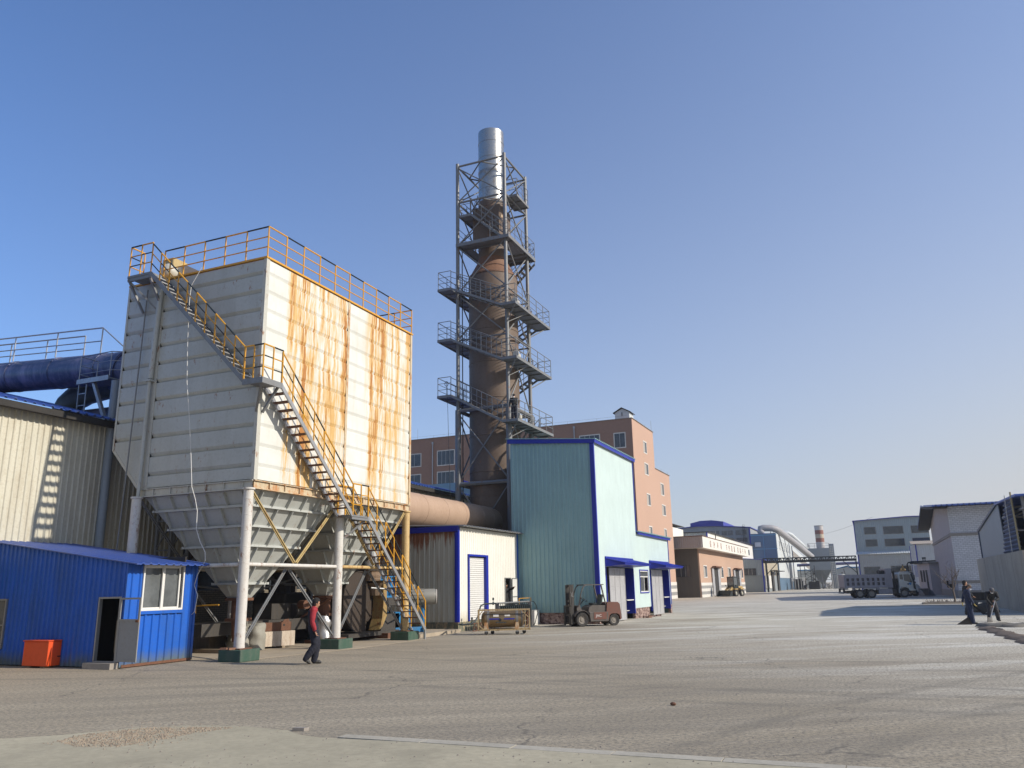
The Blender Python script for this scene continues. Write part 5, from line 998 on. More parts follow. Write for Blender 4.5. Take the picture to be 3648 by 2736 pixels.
# fat slanting pipes
bp = thing('slanting_pipe', 'fat grey pipe bending over the blue-clad building and slanting down to the far dust collector', 'pipe', (-20, 225, 10))
mb = MB(); P = [(-23.6, 213.4, 13.9), (-24.2, 213.3, 14.6), (-24.1, 213.5, 15.2), (-23.4, 213.6, 15.35), (-21.6, 214.2, 15.3), (-20.5, 215, 15.0), (-19.9, 216, 14.55), (-16.9, 226, 11.6), (-14.0, 236, 8.5)]
mb.path(P, .82, 18); mb.build('pipe_run', paint('pipe_pale_grey', (.36, .37, .4), .6, dirt=(.3, .2, .14), amt=.6), bp, smooth=50)
mb = MB()
for x, y in ((-24.0, 213.3), (-21.4, 214.2)): mb.bar((x-.4, y, 13.8), (x-.4, y, 15), .12); mb.bar((x+.4, y, 13.8), (x+.4, y, 15), .12)
mb.build('pipe_stand', m_dark, bp)
bp = thing('slanting_pipe', 'thinner pale pipe running parallel behind the fat slanting pipe', 'pipe', (-17, 235, 12))
mb = MB(); mb.path([(-20.2, 231, 14.6), (-19.2, 231.5, 14.8), (-18.4, 232, 14.3), (-15.0, 240, 10.4)], .62, 16); mb.build('pipe_run', m_pale, bp, smooth=50)
# far collector and banded chimney
fc = thing('far_dust_collector', 'distant blue-grey dust collector with a big hopper on legs in front of the banded chimney', 'dust collector', (-12, 241, 0))
mb = MB(); mb.box(-14.84, -9.4, 238, 247, 4.95, 10.8); mb.build('casing', m_greysheet, fc)
mb = MB(); top = [(-14.6, 238.05, 4.95), (-9.5, 238.05, 4.95), (-9.5, 246, 4.95), (-14.6, 246, 4.95)]; bot = [(-12.5, 241.5, 1.3), (-11.7, 241.5, 1.3), (-11.7, 242.3, 1.3), (-12.5, 242.3, 1.3)]
mb.add(top+bot, [(0, 1, 5, 4), (1, 2, 6, 5), (2, 3, 7, 6), (3, 0, 4, 7), (4, 5, 6, 7)]); mb.build('hopper', m_greysheet, fc)
for x, y in ((-14.7, 238.1), (-12, 238.1), (-9.5, 238.1), (-9.5, 246.8), (-14.7, 246.8)): mb = MB(); mb.tube((x, y, 0), (x, y, 4.95), .16, n=8); mb.build('leg', m_steel, fc)
mb = MB()
for a, b in (((-14.7, 238.1, 2.4), (-9.5, 238.1, 2.4)), ((-12, 238.1, 4.9), (-9.5, 238.1, 2.4)), ((-12, 238.1, 2.4), (-9.5, 238.1, .1)), ((-14.7, 238.1, .1), (-12, 238.1, 2.4))): mb.bar(a, b, .14)
mb.build('brace', m_steel, fc)
mb = MB(); add_rail(mb, [(-14.84, 246, 10.8), (-14.84, 238, 10.8), (-9.4, 238, 10.8), (-9.4, 247, 10.8)], h=1.3, levels=(.6, 1.3), sp=1.6, r=.05, zebra=False); mb.build('roof_railing', [m_galv, m_galv], fc)
mb = MB(); mb.box(-9.35, -8.2, 239, 240.2, 0, 11.9); f2 = mb.build('stair_shaft', m_greysheet, fc)
mb = MB()
for k in range(16):
    for x in (-9.2, -8.75): mb.box(x, x+.25, 238.9, 238.98, 3.9+k*.48, 4.15+k*.48)
for x in (-9.3, -8.9, -8.5, -8.2): mb.box(x-.05, x+.05, 238.88, 238.98, 0, 3.6)
mb.build('light_panel', m_stripe, f2)
bc2 = thing('banded_chimney', 'short red and white banded chimney on the far dust collector', 'chimney', (-11.8, 245, 10.8))
mb = MB()
for z0, z1, mi in ((10.8, 12.7, 0), (12.7, 13.8, 1), (13.8, 14.9, 2), (14.9, 16.0, 1), (16.0, 17.15, 0)): mb.tube((-11.8, 245, z0), (-11.8, 245, z1-.001), 1.15, n=28, mi=mi)
mb.build('chimney_shell', [paint('band_white', (.52, .5, .5), .6, amt=.5), paint('band_red', (.26, .09, .06), .6, amt=.5), paint('band_cream', (.55, .47, .36), .6, amt=.6)], bc2, smooth=50)
mb = MB(); mb.lathe([(1.15, 17.15), (1.2, 17.16), (1.2, 17.3), (1.0, 17.3), (1.0, 16.5)], (-11.8, 245, 0), n=28); mb.build('chimney_rim', m_greyw, bc2)
# gantry
ga = thing('pipe_gantry', 'black lattice pipe gantry spanning the yard far away', 'gantry', (-11, 180, 0))
def lattice(mb, x0, x1, y, z0, z1, n, w=.13):
    for z in (z0, z1): mb.bar((x0, y, z), (x1, y, z), w*1.4)
    for k in range(n+1):
        x = x0+(x1-x0)*k/n; mb.bar((x, y, z0), (x, y, z1), w)
        if k < n: xb = x+(x1-x0)/n; mb.bar((x, y, z0 if k % 2 else z1), (xb, y, z1 if k % 2 else z0), w*.8)
mb = MB(); lattice(mb, -20.4, -2.2, 180, 6.0, 6.85, 22); lattice(mb, -20.4, -2.2, 181.4, 6.0, 6.85, 22)
for k in range(12): x = -20.4+k*18.2/11; mb.bar((x, 180, 6.0), (x, 181.4, 6.0), .1); mb.bar((x, 180, 6.85), (x, 181.4, 6.85), .1)
mb.build('truss', m_black, ga)
mb = MB(); mb.tube((-20.4, 180.4, 6.2), (-2.2, 180.4, 6.2), .18, n=8); mb.tube((-20.4, 181.0, 6.15), (-2.2, 181.0, 6.15), .13, n=8); mb.build('carried_pipe', m_dark, ga)
for x, s in ((-19.95, 1), (-2.3, -1)):
    mb = MB(); mb.bar((x, 180, 0), (x, 180, 6.0), .22); mb.bar((x, 181.4, 0), (x, 181.4, 6.0), .22); mb.bar((x, 180, 3.5), (x+2.5*s, 180, 6.0), .14); mb.bar((x, 180.7, 2.5), (x, 180.7, 2.6), .1); mb.build('post', m_black, ga)
pb = thing('pipe_trestle', 'dark lattice trestle with blue pipe crossing behind the gantry', 'trestle', (-12, 250, 0))
mb = MB(); mb.tube((-19, 250, 6.6), (3.5, 250, 6.9), .4, n=14); mb.build('blue_pipe', paint('far_blue_pipe', (.07, .08, .22), .5), pb, smooth=50)
mb = MB()
for x in (-17.2, -16.1, -13.6): mb.bar((x, 236, 0), (x, 236, 6.2), .16)
for z in (1.2, 2.6, 4.0): mb.bar((-17.2, 236, z), (-13.6, 236, z), .12); mb.bar((-16.1, 236, z), (-13.6, 236, z+1.4), .1); mb.bar((-13.6, 236, z), (-16.1, 236, z+1.4), .1)
mb.build('trestle_leg', m_dark, pb)
fe = thing('far_equipment', 'dark frames and pale cabinets crowding below the far dust collector', 'machinery', (-14, 225, 0))
mb = MB()
random.seed(9)
for k in range(5): x = -18.9+k*.75; mb.box(x, x+.14, 226, 226.2, 0, 3.1-.2*(k % 2))
mb.box(-19, -15.4, 226, 226.2, 2.9, 3.05); mb.box(-18.9, -18.4, 225.8, 226.3, 2.1, 2.9); mb.box(-16.3, -15.6, 225.8, 226.3, 2.2, 3.0); mb.box(-16.1, -15.7, 225.8, 226.3, 0, 2.1); mb.build('pale_frame', m_stripe, fe)
mb = MB(); mb.box(-18.5, -15.5, 227, 229, 0, 2.7); mb.box(-15.2, -12.5, 232, 236, 0, 1.9); mb.tube((-12.9, 234, 0), (-12.9, 234, 2.2), .5, n=10); mb.build('dark_mass', m_dark, fe)
mb = MB()
for k in range(14): x = -11.8+random.random()*2.6; mb.tube((x, 236+random.random(), .1), (x+random.uniform(-.4, .4), 236, 1+random.random()*.6), .12, n=6)
mb.build('pipework', m_galv, fe)
rs = thing('blue_roof_shed', 'far low grey shed with a bright blue roof edge left of the grey tower', 'shed', (-3, 262, 0))
mb = MB(); mb.prism([(-9.1, 262, 0), (0, 262, 0), (0, 262, 6.1), (-4.5, 262, 6.0), (-5, 262, 6.1), (-9.1, 262, 5.4)], (0, 12, 0)); mb.box(-20, -12.6, 262, 270, 0, 5.2); mb.build('shed_wall', m_greysheet2, rs)
mb = MB(); mb.prism([(-9.3, 261.8, 5.3), (-5.6, 261.8, 6.2), (-5.6, 261.8, 6.45), (-9.3, 261.8, 5.6)], (0, 13, 0)); mb.box(-5.5, 0, 261.8, 262, 5.7, 6.0); mb.box(-20, -12.5, 261.8, 262, 5.2, 5.5); mb.build('roof_edge', m_mblue, rs)
wt = thing('white_silo', 'white rounded silo and mixer body behind the rear of the dump truck', 'silo', (-5.8, 200, 0))
mb = MB(); mb.lathe([(.9, .4), (1.1, 1.2), (1.15, 2.6), (1.0, 3.1), (.5, 3.45), (0, 3.55)], (-5.7, 200, 0), n=20); mb.build('silo_body', m_truckw, wt, smooth=40)
mb = MB(); mb.bar((-5.1, 199.8, 3.2), (-5.3, 199.8, 4.6), .25); mb.box(-5.9, -5.5, 199.5, 200, 3.6, 3.9); mb.box(-6.6, -4.8, 199, 201, 0, .6); mb.build('silo_fitting', m_steel, wt)
# ---------------------------------------------------------------- grey-blue workshop tower
gt = thing('grey_blue_tower', 'tall blue-grey sheet-clad hall with three window rows behind the dump truck', 'building', (4, 156, 0))
mb = MB(); mb.clad((-1.57, 150), (9.75, 150), 6.3, lambda t: 11.75+min(t, 8.3)*.042, (0, -1), .3, .03, .06); mb.quad((-1.57, 150.02, 0), (-1.57, 165, 0), (-1.57, 165, 11.7), (-1.57, 150.02, 11.7)); mb.build('upper_wall', paint('tower_sheet', (.33, .41, .45), .5, amt=.25), gt)
mb = MB(); mb.clad((-1.45, 149.2), (6.7, 149.2), 0, 6.3, (0, -1), .3, .03, .06); mb.quad((-1.45, 149.22, 0), (-1.45, 150, 0), (-1.45, 150, 6.3), (-1.45, 149.22, 6.3)); mb.build('lower_wall', m_greysheet2, gt)
mb = MB(); mb.roofsheet((-1.7, 148.9, 6.2), (6.75, 148.9, 6.2), (6.75, 150.0, 6.66), (-1.7, 150.0, 6.66), .36, .05); mb.build('lean_to_roof', m_pale, gt)
mb = MB(); mb.prism([(-1.75, 149.6, 11.75), (6.8, 149.6, 12.12), (9.9, 149.6, 12.05), (9.9, 149.6, 12.17), (6.8, 149.6, 12.24), (-1.75, 149.6, 11.87)], (0, 15, 0)); mb.box(-1.63, -1.5, 149.93, 150, 6.6, 11.8); mb.box(-1.55, -1.4, 149.1, 149.19, 0, 6.2); mb.build('roof_edge', m_blued, gt)
for x0, x1, z0, z1, yy in ((0, 1.7, 9.55, 10.65, 150), (2.95, 5.9, 9.45, 10.65, 150), (7.17, 10-.3, 9.45, 10.6, 150), (0, 1.72, 7.52, 8.6, 150), (2.96, 5.9, 7.45, 8.6, 150), (7.15, 9.7, 7.5, 8.6, 150), (-.77, 1.67, 2.8, 4.1, 149.2), (3.37, 6.3, 2.7, 4.15, 149.2)):
    win_y(gt, yy-.035, x0, x1, z0, z1, m_greyw, .05, 0, gm=m_glass)
sh2 = thing('pale_annex', 'pale sheet annex with blue corner posts between grey tower and white brick building', 'building', (8, 137, 0))
mb = MB(); mb.clad((6.68, 135), (9.4, 135), 0, 7.0, (0, -1), .3, .03, .06); mb.clad((6.2, 141), (6.68, 135), 0, lambda t: 7.0, (-1, 0), .3, .03, .06); mb.build('annex_wall', m_pale, sh2)
mb = MB(); mb.roofsheet((6.1, 134.7, 7.05), (9.5, 134.7, 7.05), (9.5, 138, 7.6), (6.1, 138, 7.6), .25, .04); mb.build('roof', m_board, sh2)
mb = MB(); mb.box(6.62, 6.76, 134.9, 134.98, 0, 7); mb.box(6.1, 6.2, 141, 141.1, 0, 7)
for k in range(4): mb.box(6.3+k*.1, 6.34+k*.1, 138-k, 138.1-k, 2.3, 4.0)
mb.build('corner_post', m_blued, sh2)
sh3 = thing('small_brick_house', 'small pinkish brick house with tall barred windows by the white brick building', 'house', (8, 122, 0))
mb = MB(); mb.prism([(6.0, 124, 0), (7.1, 118, 0), (9.5, 118, 0), (9.5, 124, 0)], (0, 0, 3.9)); mb.build('house_wall', m_wbrick2, sh3)
mb = MB(); mb.prism([(5.7, 124.2, 3.9), (6.95, 117.7, 3.9), (9.5, 117.7, 3.9), (9.5, 124.2, 3.9)], (0, 0, .18)); mb.build('roof_slab', m_greyw, sh3)
mb = MB()
for k in range(3):
    p = Vector((6.25+k*.25, 122.6-k*1.35, 1.6)); q = p+Vector((.12, -.65, 0)); n_ = Vector((-.98, -.18, 0))*.03
    mb.prism([p+n_, q+n_, q+n_*2, p+n_*2], (0, 0, 1.5))
p = Vector((6.75, 120.0, .2)); q = p+Vector((.15, -.8, 0)); n_ = Vector((-.98, -.18, 0))*.03; mb.prism([p+n_, q+n_, q+n_*2, p+n_*2], (0, 0, 1.4))
mb.build('window', m_dark, sh3)
cp = thing('overhead_pipe', 'black overhead pipe with a tall bent riser above the truck cab', 'pipe', (6, 120, 0))
mb = MB(); mb.path([(4.75, 120, 2.4), (4.65, 120, 3.9), (4.8, 120, 4.12), (5.2, 120, 4.2), (8.05, 120, 4.26)], .09, 8); mb.tube((5.0, 120.2, 4.02), (8.05, 120.2, 4.05), .09, n=8); mb.build('pipe_run', m_black, cp)
mb = MB(); mb.box(6.5, 6.95, 119.9, 120.2, 4.55, 4.75); mb.box(6.55, 6.65, 119.9, 120.2, 4.3, 4.55); mb.box(6.8, 6.9, 119.9, 120.2, 4.3, 4.55); mb.build('pipe_bracket', m_black, cp)
# ---------------------------------------------------------------- white brick building
wbk = thing('white_brick_building', 'white painted brick building with grey bands and a blue corrugated gable roof', 'building', (14, 108, 0))
pts = [(8.2, 96, 0), (8.2, 122.4, 0), (8.2, 122.4, 8.8), (8.2, 112, 10.55), (8.2, 96, 9.3)]
mb = MB(); mb.prism([(x+.02, y, z) for x, y, z in pts], (17, 0, 0)); mb.build('brick_wall', m_wbrick, wbk)
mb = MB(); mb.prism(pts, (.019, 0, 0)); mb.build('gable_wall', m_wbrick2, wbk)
mb = MB()
for z in (6.25, 1.45): mb.box(8.12, 25, 95.92, 95.999, z, z+.3); mb.box(8.12, 8.199, 95.999, 122.4, z, z+.3)
mb.box(8.1, 25, 95.9, 95.999, 0, .75); mb.box(8.1, 8.199, 95.999, 122.4, 0, .75); mb.build('grey_band', m_greyw, wbk)
mb = MB(); mb.roofsheet((6.7, 94.2, 9.35), (25, 94.2, 9.35), (25, 112, 10.75), (6.7, 112, 10.75), .5, .09, th=.12); mb.roofsheet((25, 124.2, 8.7), (6.7, 124.2, 8.7), (6.7, 112, 10.75), (25, 112, 10.75), .5, .09, th=.12); mb.build('roof', m_blueroof, wbk)
mb = MB(); mb.prism([(6.75, 94.4, 9.0), (6.75, 112, 10.4), (6.75, 124, 8.4), (6.75, 124, 8.55), (6.75, 112, 10.58), (6.75, 94.4, 9.18)], (1.4, 0, 0)); mb.build('soffit', m_dark, wbk)
mb = MB(); mb.box(7.6, 8.15, 100.2, 101.8, 1.0, 1.06)
for y in (100.2, 101.0, 101.75): mb.box(7.6, 7.66, y, y+.05, 1.06, 1.75)
mb.box(7.6, 7.64, 100.2, 101.8, 1.7, 1.75); mb.box(7.75, 8.1, 100.5, 101.5, 1.06, 1.4); mb.build('wall_cage', m_dark, wbk)
# ---------------------------------------------------------------- concrete wall and open shed on the right
cw = thing('concrete_wall', 'stained dark concrete retaining wall on the right, under the blue corrugated panel', 'wall', (7.9, 62, 0))
mb = MB(); mb.box(7.7, 8.05, 51.5, 72.4, 0, 3.35); mb.box(8.05, 14, 72.1, 72.4, 0, 3.35); mb.build('wall_panel', m_wallconc, cw)
mb = MB()
for y in (55.5, 59.6, 63.7, 67.8): mb.box(7.694, 7.705, y, y+.03, 0, 3.35)
mb.build('wall_joint', m_greyw, cw)
os_ = thing('open_shed', 'open-sided shed above the concrete wall with a grey gable and blue corrugated panel', 'shed', (12, 60, 3.3))
mb = MB(); mb.prism([(8.0, 71.1, 3.352), (8.0, 59.4, 3.352), (8.0, 59.6, 6.5), (8.0, 71.1, 5.35)], (.05, 0, 0)); mb.build('gable_sheet', m_greysheet, os_)
mb = MB(); mb.prism([(7.9, 71.3, 5.3), (7.9, 59.6, 6.5), (7.9, 59.6, 6.66), (7.9, 71.3, 5.46)], (.25, 0, 0)); mb.box(7.93, 7.99, 70.95, 71.1, 3.352, 5.3); mb.build('gable_trim', paint('dark_blue_trim', (.06, .08, .14), .5), os_)
mb = MB(); n = 13
for k in range(n):
    z0 = 3.36+k*3.12/n; z1 = z0+3.12/n; zm = (z0+z1)/2; yl = lambda z: 59.3-(z-3.36)*1.05; yr = lambda z: 52.9+(z-3.36)*.05
    mb.quad((7.93, yl(z0), z0), (7.93, yr(z0), z0), (7.80, yr(zm), zm), (7.80, yl(zm), zm)); mb.quad((7.80, yl(zm), zm), (7.80, yr(zm), zm), (7.93, yr(z1), z1), (7.93, yl(z1), z1))
mb.build('corrugated_panel', paint('corrugated_blue', (.05, .07, .16), .5, dirt=(.12, .12, .15), amt=.5), os_)
mb = MB(); mb.bar((7.76, 55.3, 3.36), (7.76, 54.8, 6.6), .04); mb.build('panel_strap', m_stripe, os_)
mb = MB(); mb.tube((7.82, 52.86, 3.3), (7.82, 53.02, 6.62), .05, n=8); mb.build('corner_pole', paint('pole_ochre', (.4, .33, .18), .7), os_)
mb = MB(); mb.roofsheet((7.8, 51.4, 6.32), (7.8, 59.6, 6.5), (22, 59.6, 6.62), (22, 51.4, 6.42), .45, .06, th=.08); mb.build('roof', m_blueroof, os_); mb = MB(); mb.roofsheet((7.95, 59.6, 6.56), (7.95, 71.3, 5.38), (22, 71.3, 5.38), (22, 59.6, 6.56), .45, .06); mb.build('roof', m_blueroof, os_)
mb = MB(); mb.box(8.4, 20, 71.0, 71.05, 3.4, 5.3); mb.box(14, 14.1, 51.6, 71, 3.4, 5.3); mb.box(14, 14.1, 51.6, 59, 5.3, 6.3); mb.box(8.05, 14, 51.6, 71, 3.30, 3.35); mb.build('dark_interior_wall', m_dark, os_)
mb = MB()
for y in (52.0, 56.0): mb.bar((8.2, y, 3.4), (8.2, y, 6.25), .14); mb.bar((8.2, y, 6.0), (14, y, 6.0), .1); mb.bar((8.2, y, 5.4), (14, y, 5.4), .1); mb.bar((8.2, y, 5.4), (9.6, y, 6.0), .08); mb.bar((9.6, y, 6.0), (11, y, 5.4), .08)
mb.bar((8.15, 51.6, 5.6), (8.15, 59.5, 5.6), .12); mb.build('roof_truss', m_steel, os_)
# ---------------------------------------------------------------- people
def remesh(mb, voxel, name, mat, parent, wrinkle=0, seed=0):
    me = bpy.data.meshes.new('tmp'); me.from_pydata([tuple(v) for v in mb.v], [], mb.f); me.update()
    o = bpy.data.objects.new('tmp', me); COL.objects.link(o)
    md = o.modifiers.new('r', 'REMESH'); md.mode = 'VOXEL'; md.voxel_size = voxel; md.use_smooth_shade = True
    sm = o.modifiers.new('s', 'SMOOTH'); sm.factor = .5; sm.iterations = 2
    bpy.context.view_layer.update()
    m2 = bpy.data.meshes.new_from_object(o.evaluated_get(bpy.context.evaluated_depsgraph_get())); bpy.data.objects.remove(o); bpy.data.meshes.remove(me)
    if wrinkle:
        for v in m2.vertices:
            x, y, z = v.co; k = sin(z*55+6*sin(x*14+seed)+4*sin(y*17+seed))*.5+sin(z*31+x*40+seed)*.3+sin(y*38-z*20)*.3
            v.co += v.normal*k*wrinkle
    m2.name = name; m2.materials.clear(); m2.materials.append(mat)
    n = bpy.data.objects.new(name, m2); COL.objects.link(n); n.parent = parent; return n
def limb(mb, pts, rs):
    P = [Vector(p) for p in pts]; Q = []; R_ = []
    for i in range(len(P)-1):
        for t in (0, .33, .66): Q.append(P[i].lerp(P[i+1], t)); R_.append(rs[i]+(rs[i+1]-rs[i])*t+(.006 if t else 0))
    Q.append(P[-1]); R_.append(rs[-1]); mb.path(Q, R_, 14)
    for p, r in zip(P, rs): mb.ball(p, r, n=12, m=8)
def torso(mb, J, g):
    pe, ch, ne = Vector(J['pelvis']), Vector(J['chest']), Vector(J['neck']); sx = (Vector(J['rs'])-Vector(J['ls'])).normalized()
    up = (ch-pe).normalized(); fy = up.cross(sx).normalized(); sx2 = fy.cross(up)
    rot = Matrix((sx2, fy, up)).transposed()
    mb.ball(pe, .165+g, .12+g, .14+g, 18, 12, rot=rot); mb.ball(pe.lerp(ch, .45), .15+g, .11+g, .2+g, 18, 12, rot=rot); mb.ball(ch, .175+g, .118+g, .2+g, 18, 12, rot=rot)
    mb.ball(ch.lerp(ne, .5), .15+g, .09+g, .1+g, 18, 12, rot=rot)
    limb(mb, [J['ls'], ch.lerp(ne, .55), J['rs']], [.062+g, .085+g, .062+g])
def hand(mb, w, d, n, s=1.0, curl=.5):
    w = Vector(w); d = Vector(d).normalized(); n = Vector(n); n = (n-d*n.dot(d)).normalized(); l = d.cross(n)
    rot = Matrix((l, n, d)).transposed(); mb.ball(w+d*.05*s, .042*s, .017*s, .055*s, 12, 8, rot=rot)
    for k, (o, L) in enumerate(((-.03, .062), (-.01, .075), (.011, .07), (.03, .055))):
        a = w+d*.085*s+l*o*s; b = a+(d*cos(curl*.6)+n*sin(curl*.6))*L*.5*s; c = b+(d*cos(curl*1.6)+n*sin(curl*1.6))*L*.5*s
        mb.path([a, b, c], [.0095*s, .009*s, .0075*s], 7)
    a = w+d*.03*s-l*.034*s; mb.path([a, a+(d*.7-l*.5+n*.3)*.035*s, a+(d*1.2-l*.45+n*.6)*.055*s], [.0115*s, .011*s, .009*s], 7)
def person(label, loc, rz, J, top=m_navy, legs=m_navy, shoe=m_shoe, mask=False, cap=None, cover=None, s=1.0, sleeve=None, glove=None, seed=0, hairlen=0):
    t = thing('person', label, 'person', loc, rz); t.scale = (s, s, s)
    V = lambda k: Vector(J[k])
    hd, ne = V('head'), V('neck'); fw_ = Vector(J.get('face', (0, 1, 0))).normalized(); up = (hd-ne).normalized(); fw_ = (fw_-up*fw_.dot(up)).normalized(); rt = fw_.cross(up)
    hr = Matrix((rt, fw_, up)).transposed()
    mb = MB(); torso(mb, J, -.012); limb(mb, [V('chest').lerp(ne, .7), ne, ne.lerp(hd, .6)], [.07, .056, .054])
    mb.ball(hd, .076, .093, .115, 18, 14, rot=hr); mb.ball(hd-up*.055+fw_*.018, .056, .07, .065, 14, 10, rot=hr)
    mb.path([hd+fw_*.088+up*.02, hd+fw_*.103-up*.02, hd+fw_*.112-up*.035, hd+fw_*.095-up*.045], [.009, .012, .015, .012], 8)
    mb.ball(hd+fw_*.085-up*.068, .024, .012, .011, rot=hr); mb.ball(hd+fw_*.08-up*.1, .024, .02, .018, rot=hr)
    for q in (-1, 1): mb.ball(hd+rt*.077*q-fw_*.005-up*.01, .012, .022, .034, rot=hr); mb.ball(hd+fw_*.078+rt*.03*q+up*.03, .022, .014, .01, rot=hr)
    for q in 'lr':
        limb(mb, [V(q+'s'), V(q+'e'), V(q+'w')], [.05, .038, .025]); limb(mb, [V(q+'h'), V(q+'k'), V(q+'a')], [.082, .052, .034])
        limb(mb, [V(q+'a'), V(q+'t')], [.038, .03]); hand(mb, V(q+'w'), Vector(J.get(q+'d', V(q+'w')-V(q+'e'))), J.get(q+'n', (0, 1, 0)), 1.05, J.get('curl', .7))
    remesh(mb, .0085, 'body', m_skin, t)
    mb = MB()
    for q in (-1, 1): mb.ball(hd+fw_*.0865+rt*.03*q+up*.012, .011, .008, .007, 8, 6, rot=hr)
    mb.build('eyes', m_blk, t, local=True)
    tm = MB(); torso(tm, J, .018); pe, ch = V('pelvis'), V('chest'); dn = (pe-ch).normalized(); limb(tm, [pe+dn*-.05, pe+dn*.07], [.14, .135])
    if sleeve is None:
        for q in 'lr': limb(tm, [V(q+'s'), V(q+'e'), V(q+'e').lerp(V(q+'w'), .97)], [.078, .06, .045])
    tm.lathe([(.07, -.02), (.066, .03), (.055, .03), (.05, -.02)], ne-up*.02, up, 14)
    remesh(tm, .013, 'jacket', top, t, .004, seed)
    if sleeve:
        for q in 'lr':
            tm = MB(); limb(tm, [V(q+'s')+(ne-V(q+'s'))*.35+Vector((0, 0, .01)), V(q+'s'), V(q+'e'), V(q+'e').lerp(V(q+'w'), .9)], [.075, .082, .063, .05]); remesh(tm, .013, 'sleeve', sleeve, t, .004, seed+1)
            tm = MB(); tm.tube(V(q+'e').lerp(V(q+'w'), .88), V(q+'w'), .05, .045, 14); tm.build('cuff', top, t, smooth=40, local=True)
        tm = MB(); sxx = (V('rs')-V('ls')).normalized(); limb(tm, [V('ls')+Vector((0, 0, .0)), ch.lerp(ne, .75), V('rs')], [.088, .112, .088]); remesh(tm, .013, 'yoke', sleeve, t, .003, 3)
    tm = MB(); rot = Matrix.Identity(3); tm.ball(pe, .175, .135, .13, 18, 12)
    for q in 'lr': limb(tm, [V(q+'h').lerp(pe, .2), V(q+'k'), V(q+'a')+(V(q+'k')-V(q+'a')).normalized()*.01], [.118, .095, .082])
    remesh(tm, .014, 'trousers', legs, t, .006, seed+5)
    for q in 'lr':
        tm = MB(); a, b = V(q+'a'), V(q+'t'); limb(tm, [a+Vector((0, 0, -.02)), a.lerp(b, .6), b], [.046, .044, .036]); hdv = (b-a).normalized(); limb(tm, [a-hdv*.035+Vector((0, 0, -.03)), b], [.036, .034])
        remesh(tm, .012, 'shoe', shoe, t)
    if glove:
        for q in 'lr': tm = MB(); hand(tm, V(q+'w'), Vector(J.get(q+'d', V(q+'w')-V(q+'e'))), J.get(q+'n', (0, 1, 0)), 1.28, J.get('curl', .7)); remesh(tm, .008, 'glove', glove, t)
    tm = MB()
    if cap is None:
        tm.ball(hd+up*.03-fw_*.012, .094, .11, .112, 20, 14, rot=hr); tm.ball(hd-fw_*.03-up*.03, .08, .075, .09+hairlen, 18, 12, rot=hr)
        tm.v = [tuple(Vector(v)) for v in tm.v]
        hm = MB(); vs = []
        for v in tm.v:
            d = Vector(v)-hd; f_ = d.dot(fw_); u_ = d.dot(up)
            if f_ > .035 and u_ < .07: d = d-fw_*(f_-.03)
            k = 1+.03*sin(d.x*130)*cos(d.z*90); vs.append(hd+d*k)
        hm.v = vs; hm.f = tm.f; hm.m = tm.m; hm.build('hair', m_hair, t, smooth=True, local=True)
    else:
        tm.lathe([(.092, -.005), (.097, .04), (.088, .075), (.05, .1), (0, .108)], hd+up*.03-fw_*.006, up, 20)
        tm.prism([hd+up*.035+rt*.07+fw_*.06, hd+up*.03+rt*.05+fw_*.15, hd+up*.03-rt*.05+fw_*.15, hd+up*.035-rt*.07+fw_*.06], up*.008); tm.build('cap', cap, t, smooth=40, local=True)
        tm = MB(); tm.ball(hd-fw_*.028-up*.015, .08, .072, .07, 16, 10, rot=hr); tm.build('hair', m_hair, t, smooth=True, local=True)
    if mask:
        tm = MB(); tm.ball(hd+fw_*.075-up*.055, .056, .055, .056, 18, 12, rot=hr); tm.build('face_mask', m_mask, t, smooth=True, local=True)
    if cover: cover(t)
    return t
base = dict(pelvis=(0, 0, .95), chest=(0, .0, 1.27), neck=(0, .0, 1.46), head=(0, .02, 1.59), ls=(-.19, 0, 1.4), rs=(.19, 0, 1.4), le=(-.24, -.02, 1.12), re=(.24, -.02, 1.12), lw=(-.25, .05, .87), rw=(.25, .05, .87),
            lh=(-.09, 0, .9), rh=(.09, 0, .9), lk=(-.1, .02, .49), rk=(.1, .02, .49), la=(-.11, 0, .085), ra=(.11, 0, .085), lt=(-.13, .17, .04), rt=(.13, .17, .04))
def pose(**k): d = dict(base); d.update(k); return d
person('walking person in navy overalls with red sleeves in front of the collector legs', (-14.08, 18.72, 0), radians(36-90),
    pose(pelvis=(0, -.02, .95), chest=(0, -.05, 1.27), neck=(0, -.02, 1.46), head=(0, .03, 1.6), face=(-.25, 1, 0), le=(-.25, -.06, 1.13), re=(.25, -.05, 1.12), lw=(-.23, .0, .87), rw=(.24, .04, .86),
         lk=(-.1, .1, .5), la=(-.1, .03, .085), lt=(-.11, .2, .04), rk=(.1, .04, .49), ra=(.1, -.19, .15), rt=(.1, -.08, .045), rh=(.09, 0, .92), lh=(-.09, 0, .92), ls=(-.19, -.03, 1.4), rs=(.19, -.03, 1.4)),
    top=m_navy, legs=m_navy, shoe=m_shoe, sleeve=m_red, seed=2)
person('person in dark blue work clothes and white dust mask standing sideways with a glove', (3.75, 40.6, 0), radians(10-90),
    pose(chest=(0, -.02, 1.27), neck=(0, .04, 1.46), head=(0, .1, 1.57), face=(.6, 1, -.35), re=(.24, .02, 1.12), rw=(.22, .14, .9), le=(-.24, -.12, 1.13), lw=(-.25, -.16, .95), la=(-.09, -.05, .085), lt=(-.1, .12, .04), ra=(.1, .05, .085), rt=(.13, .22, .04)),
    top=m_navyb, legs=m_navyb, mask=True, cap=paint('tan_cap', (.16, .12, .09), .8), glove=m_glove, seed=5, s=.98)
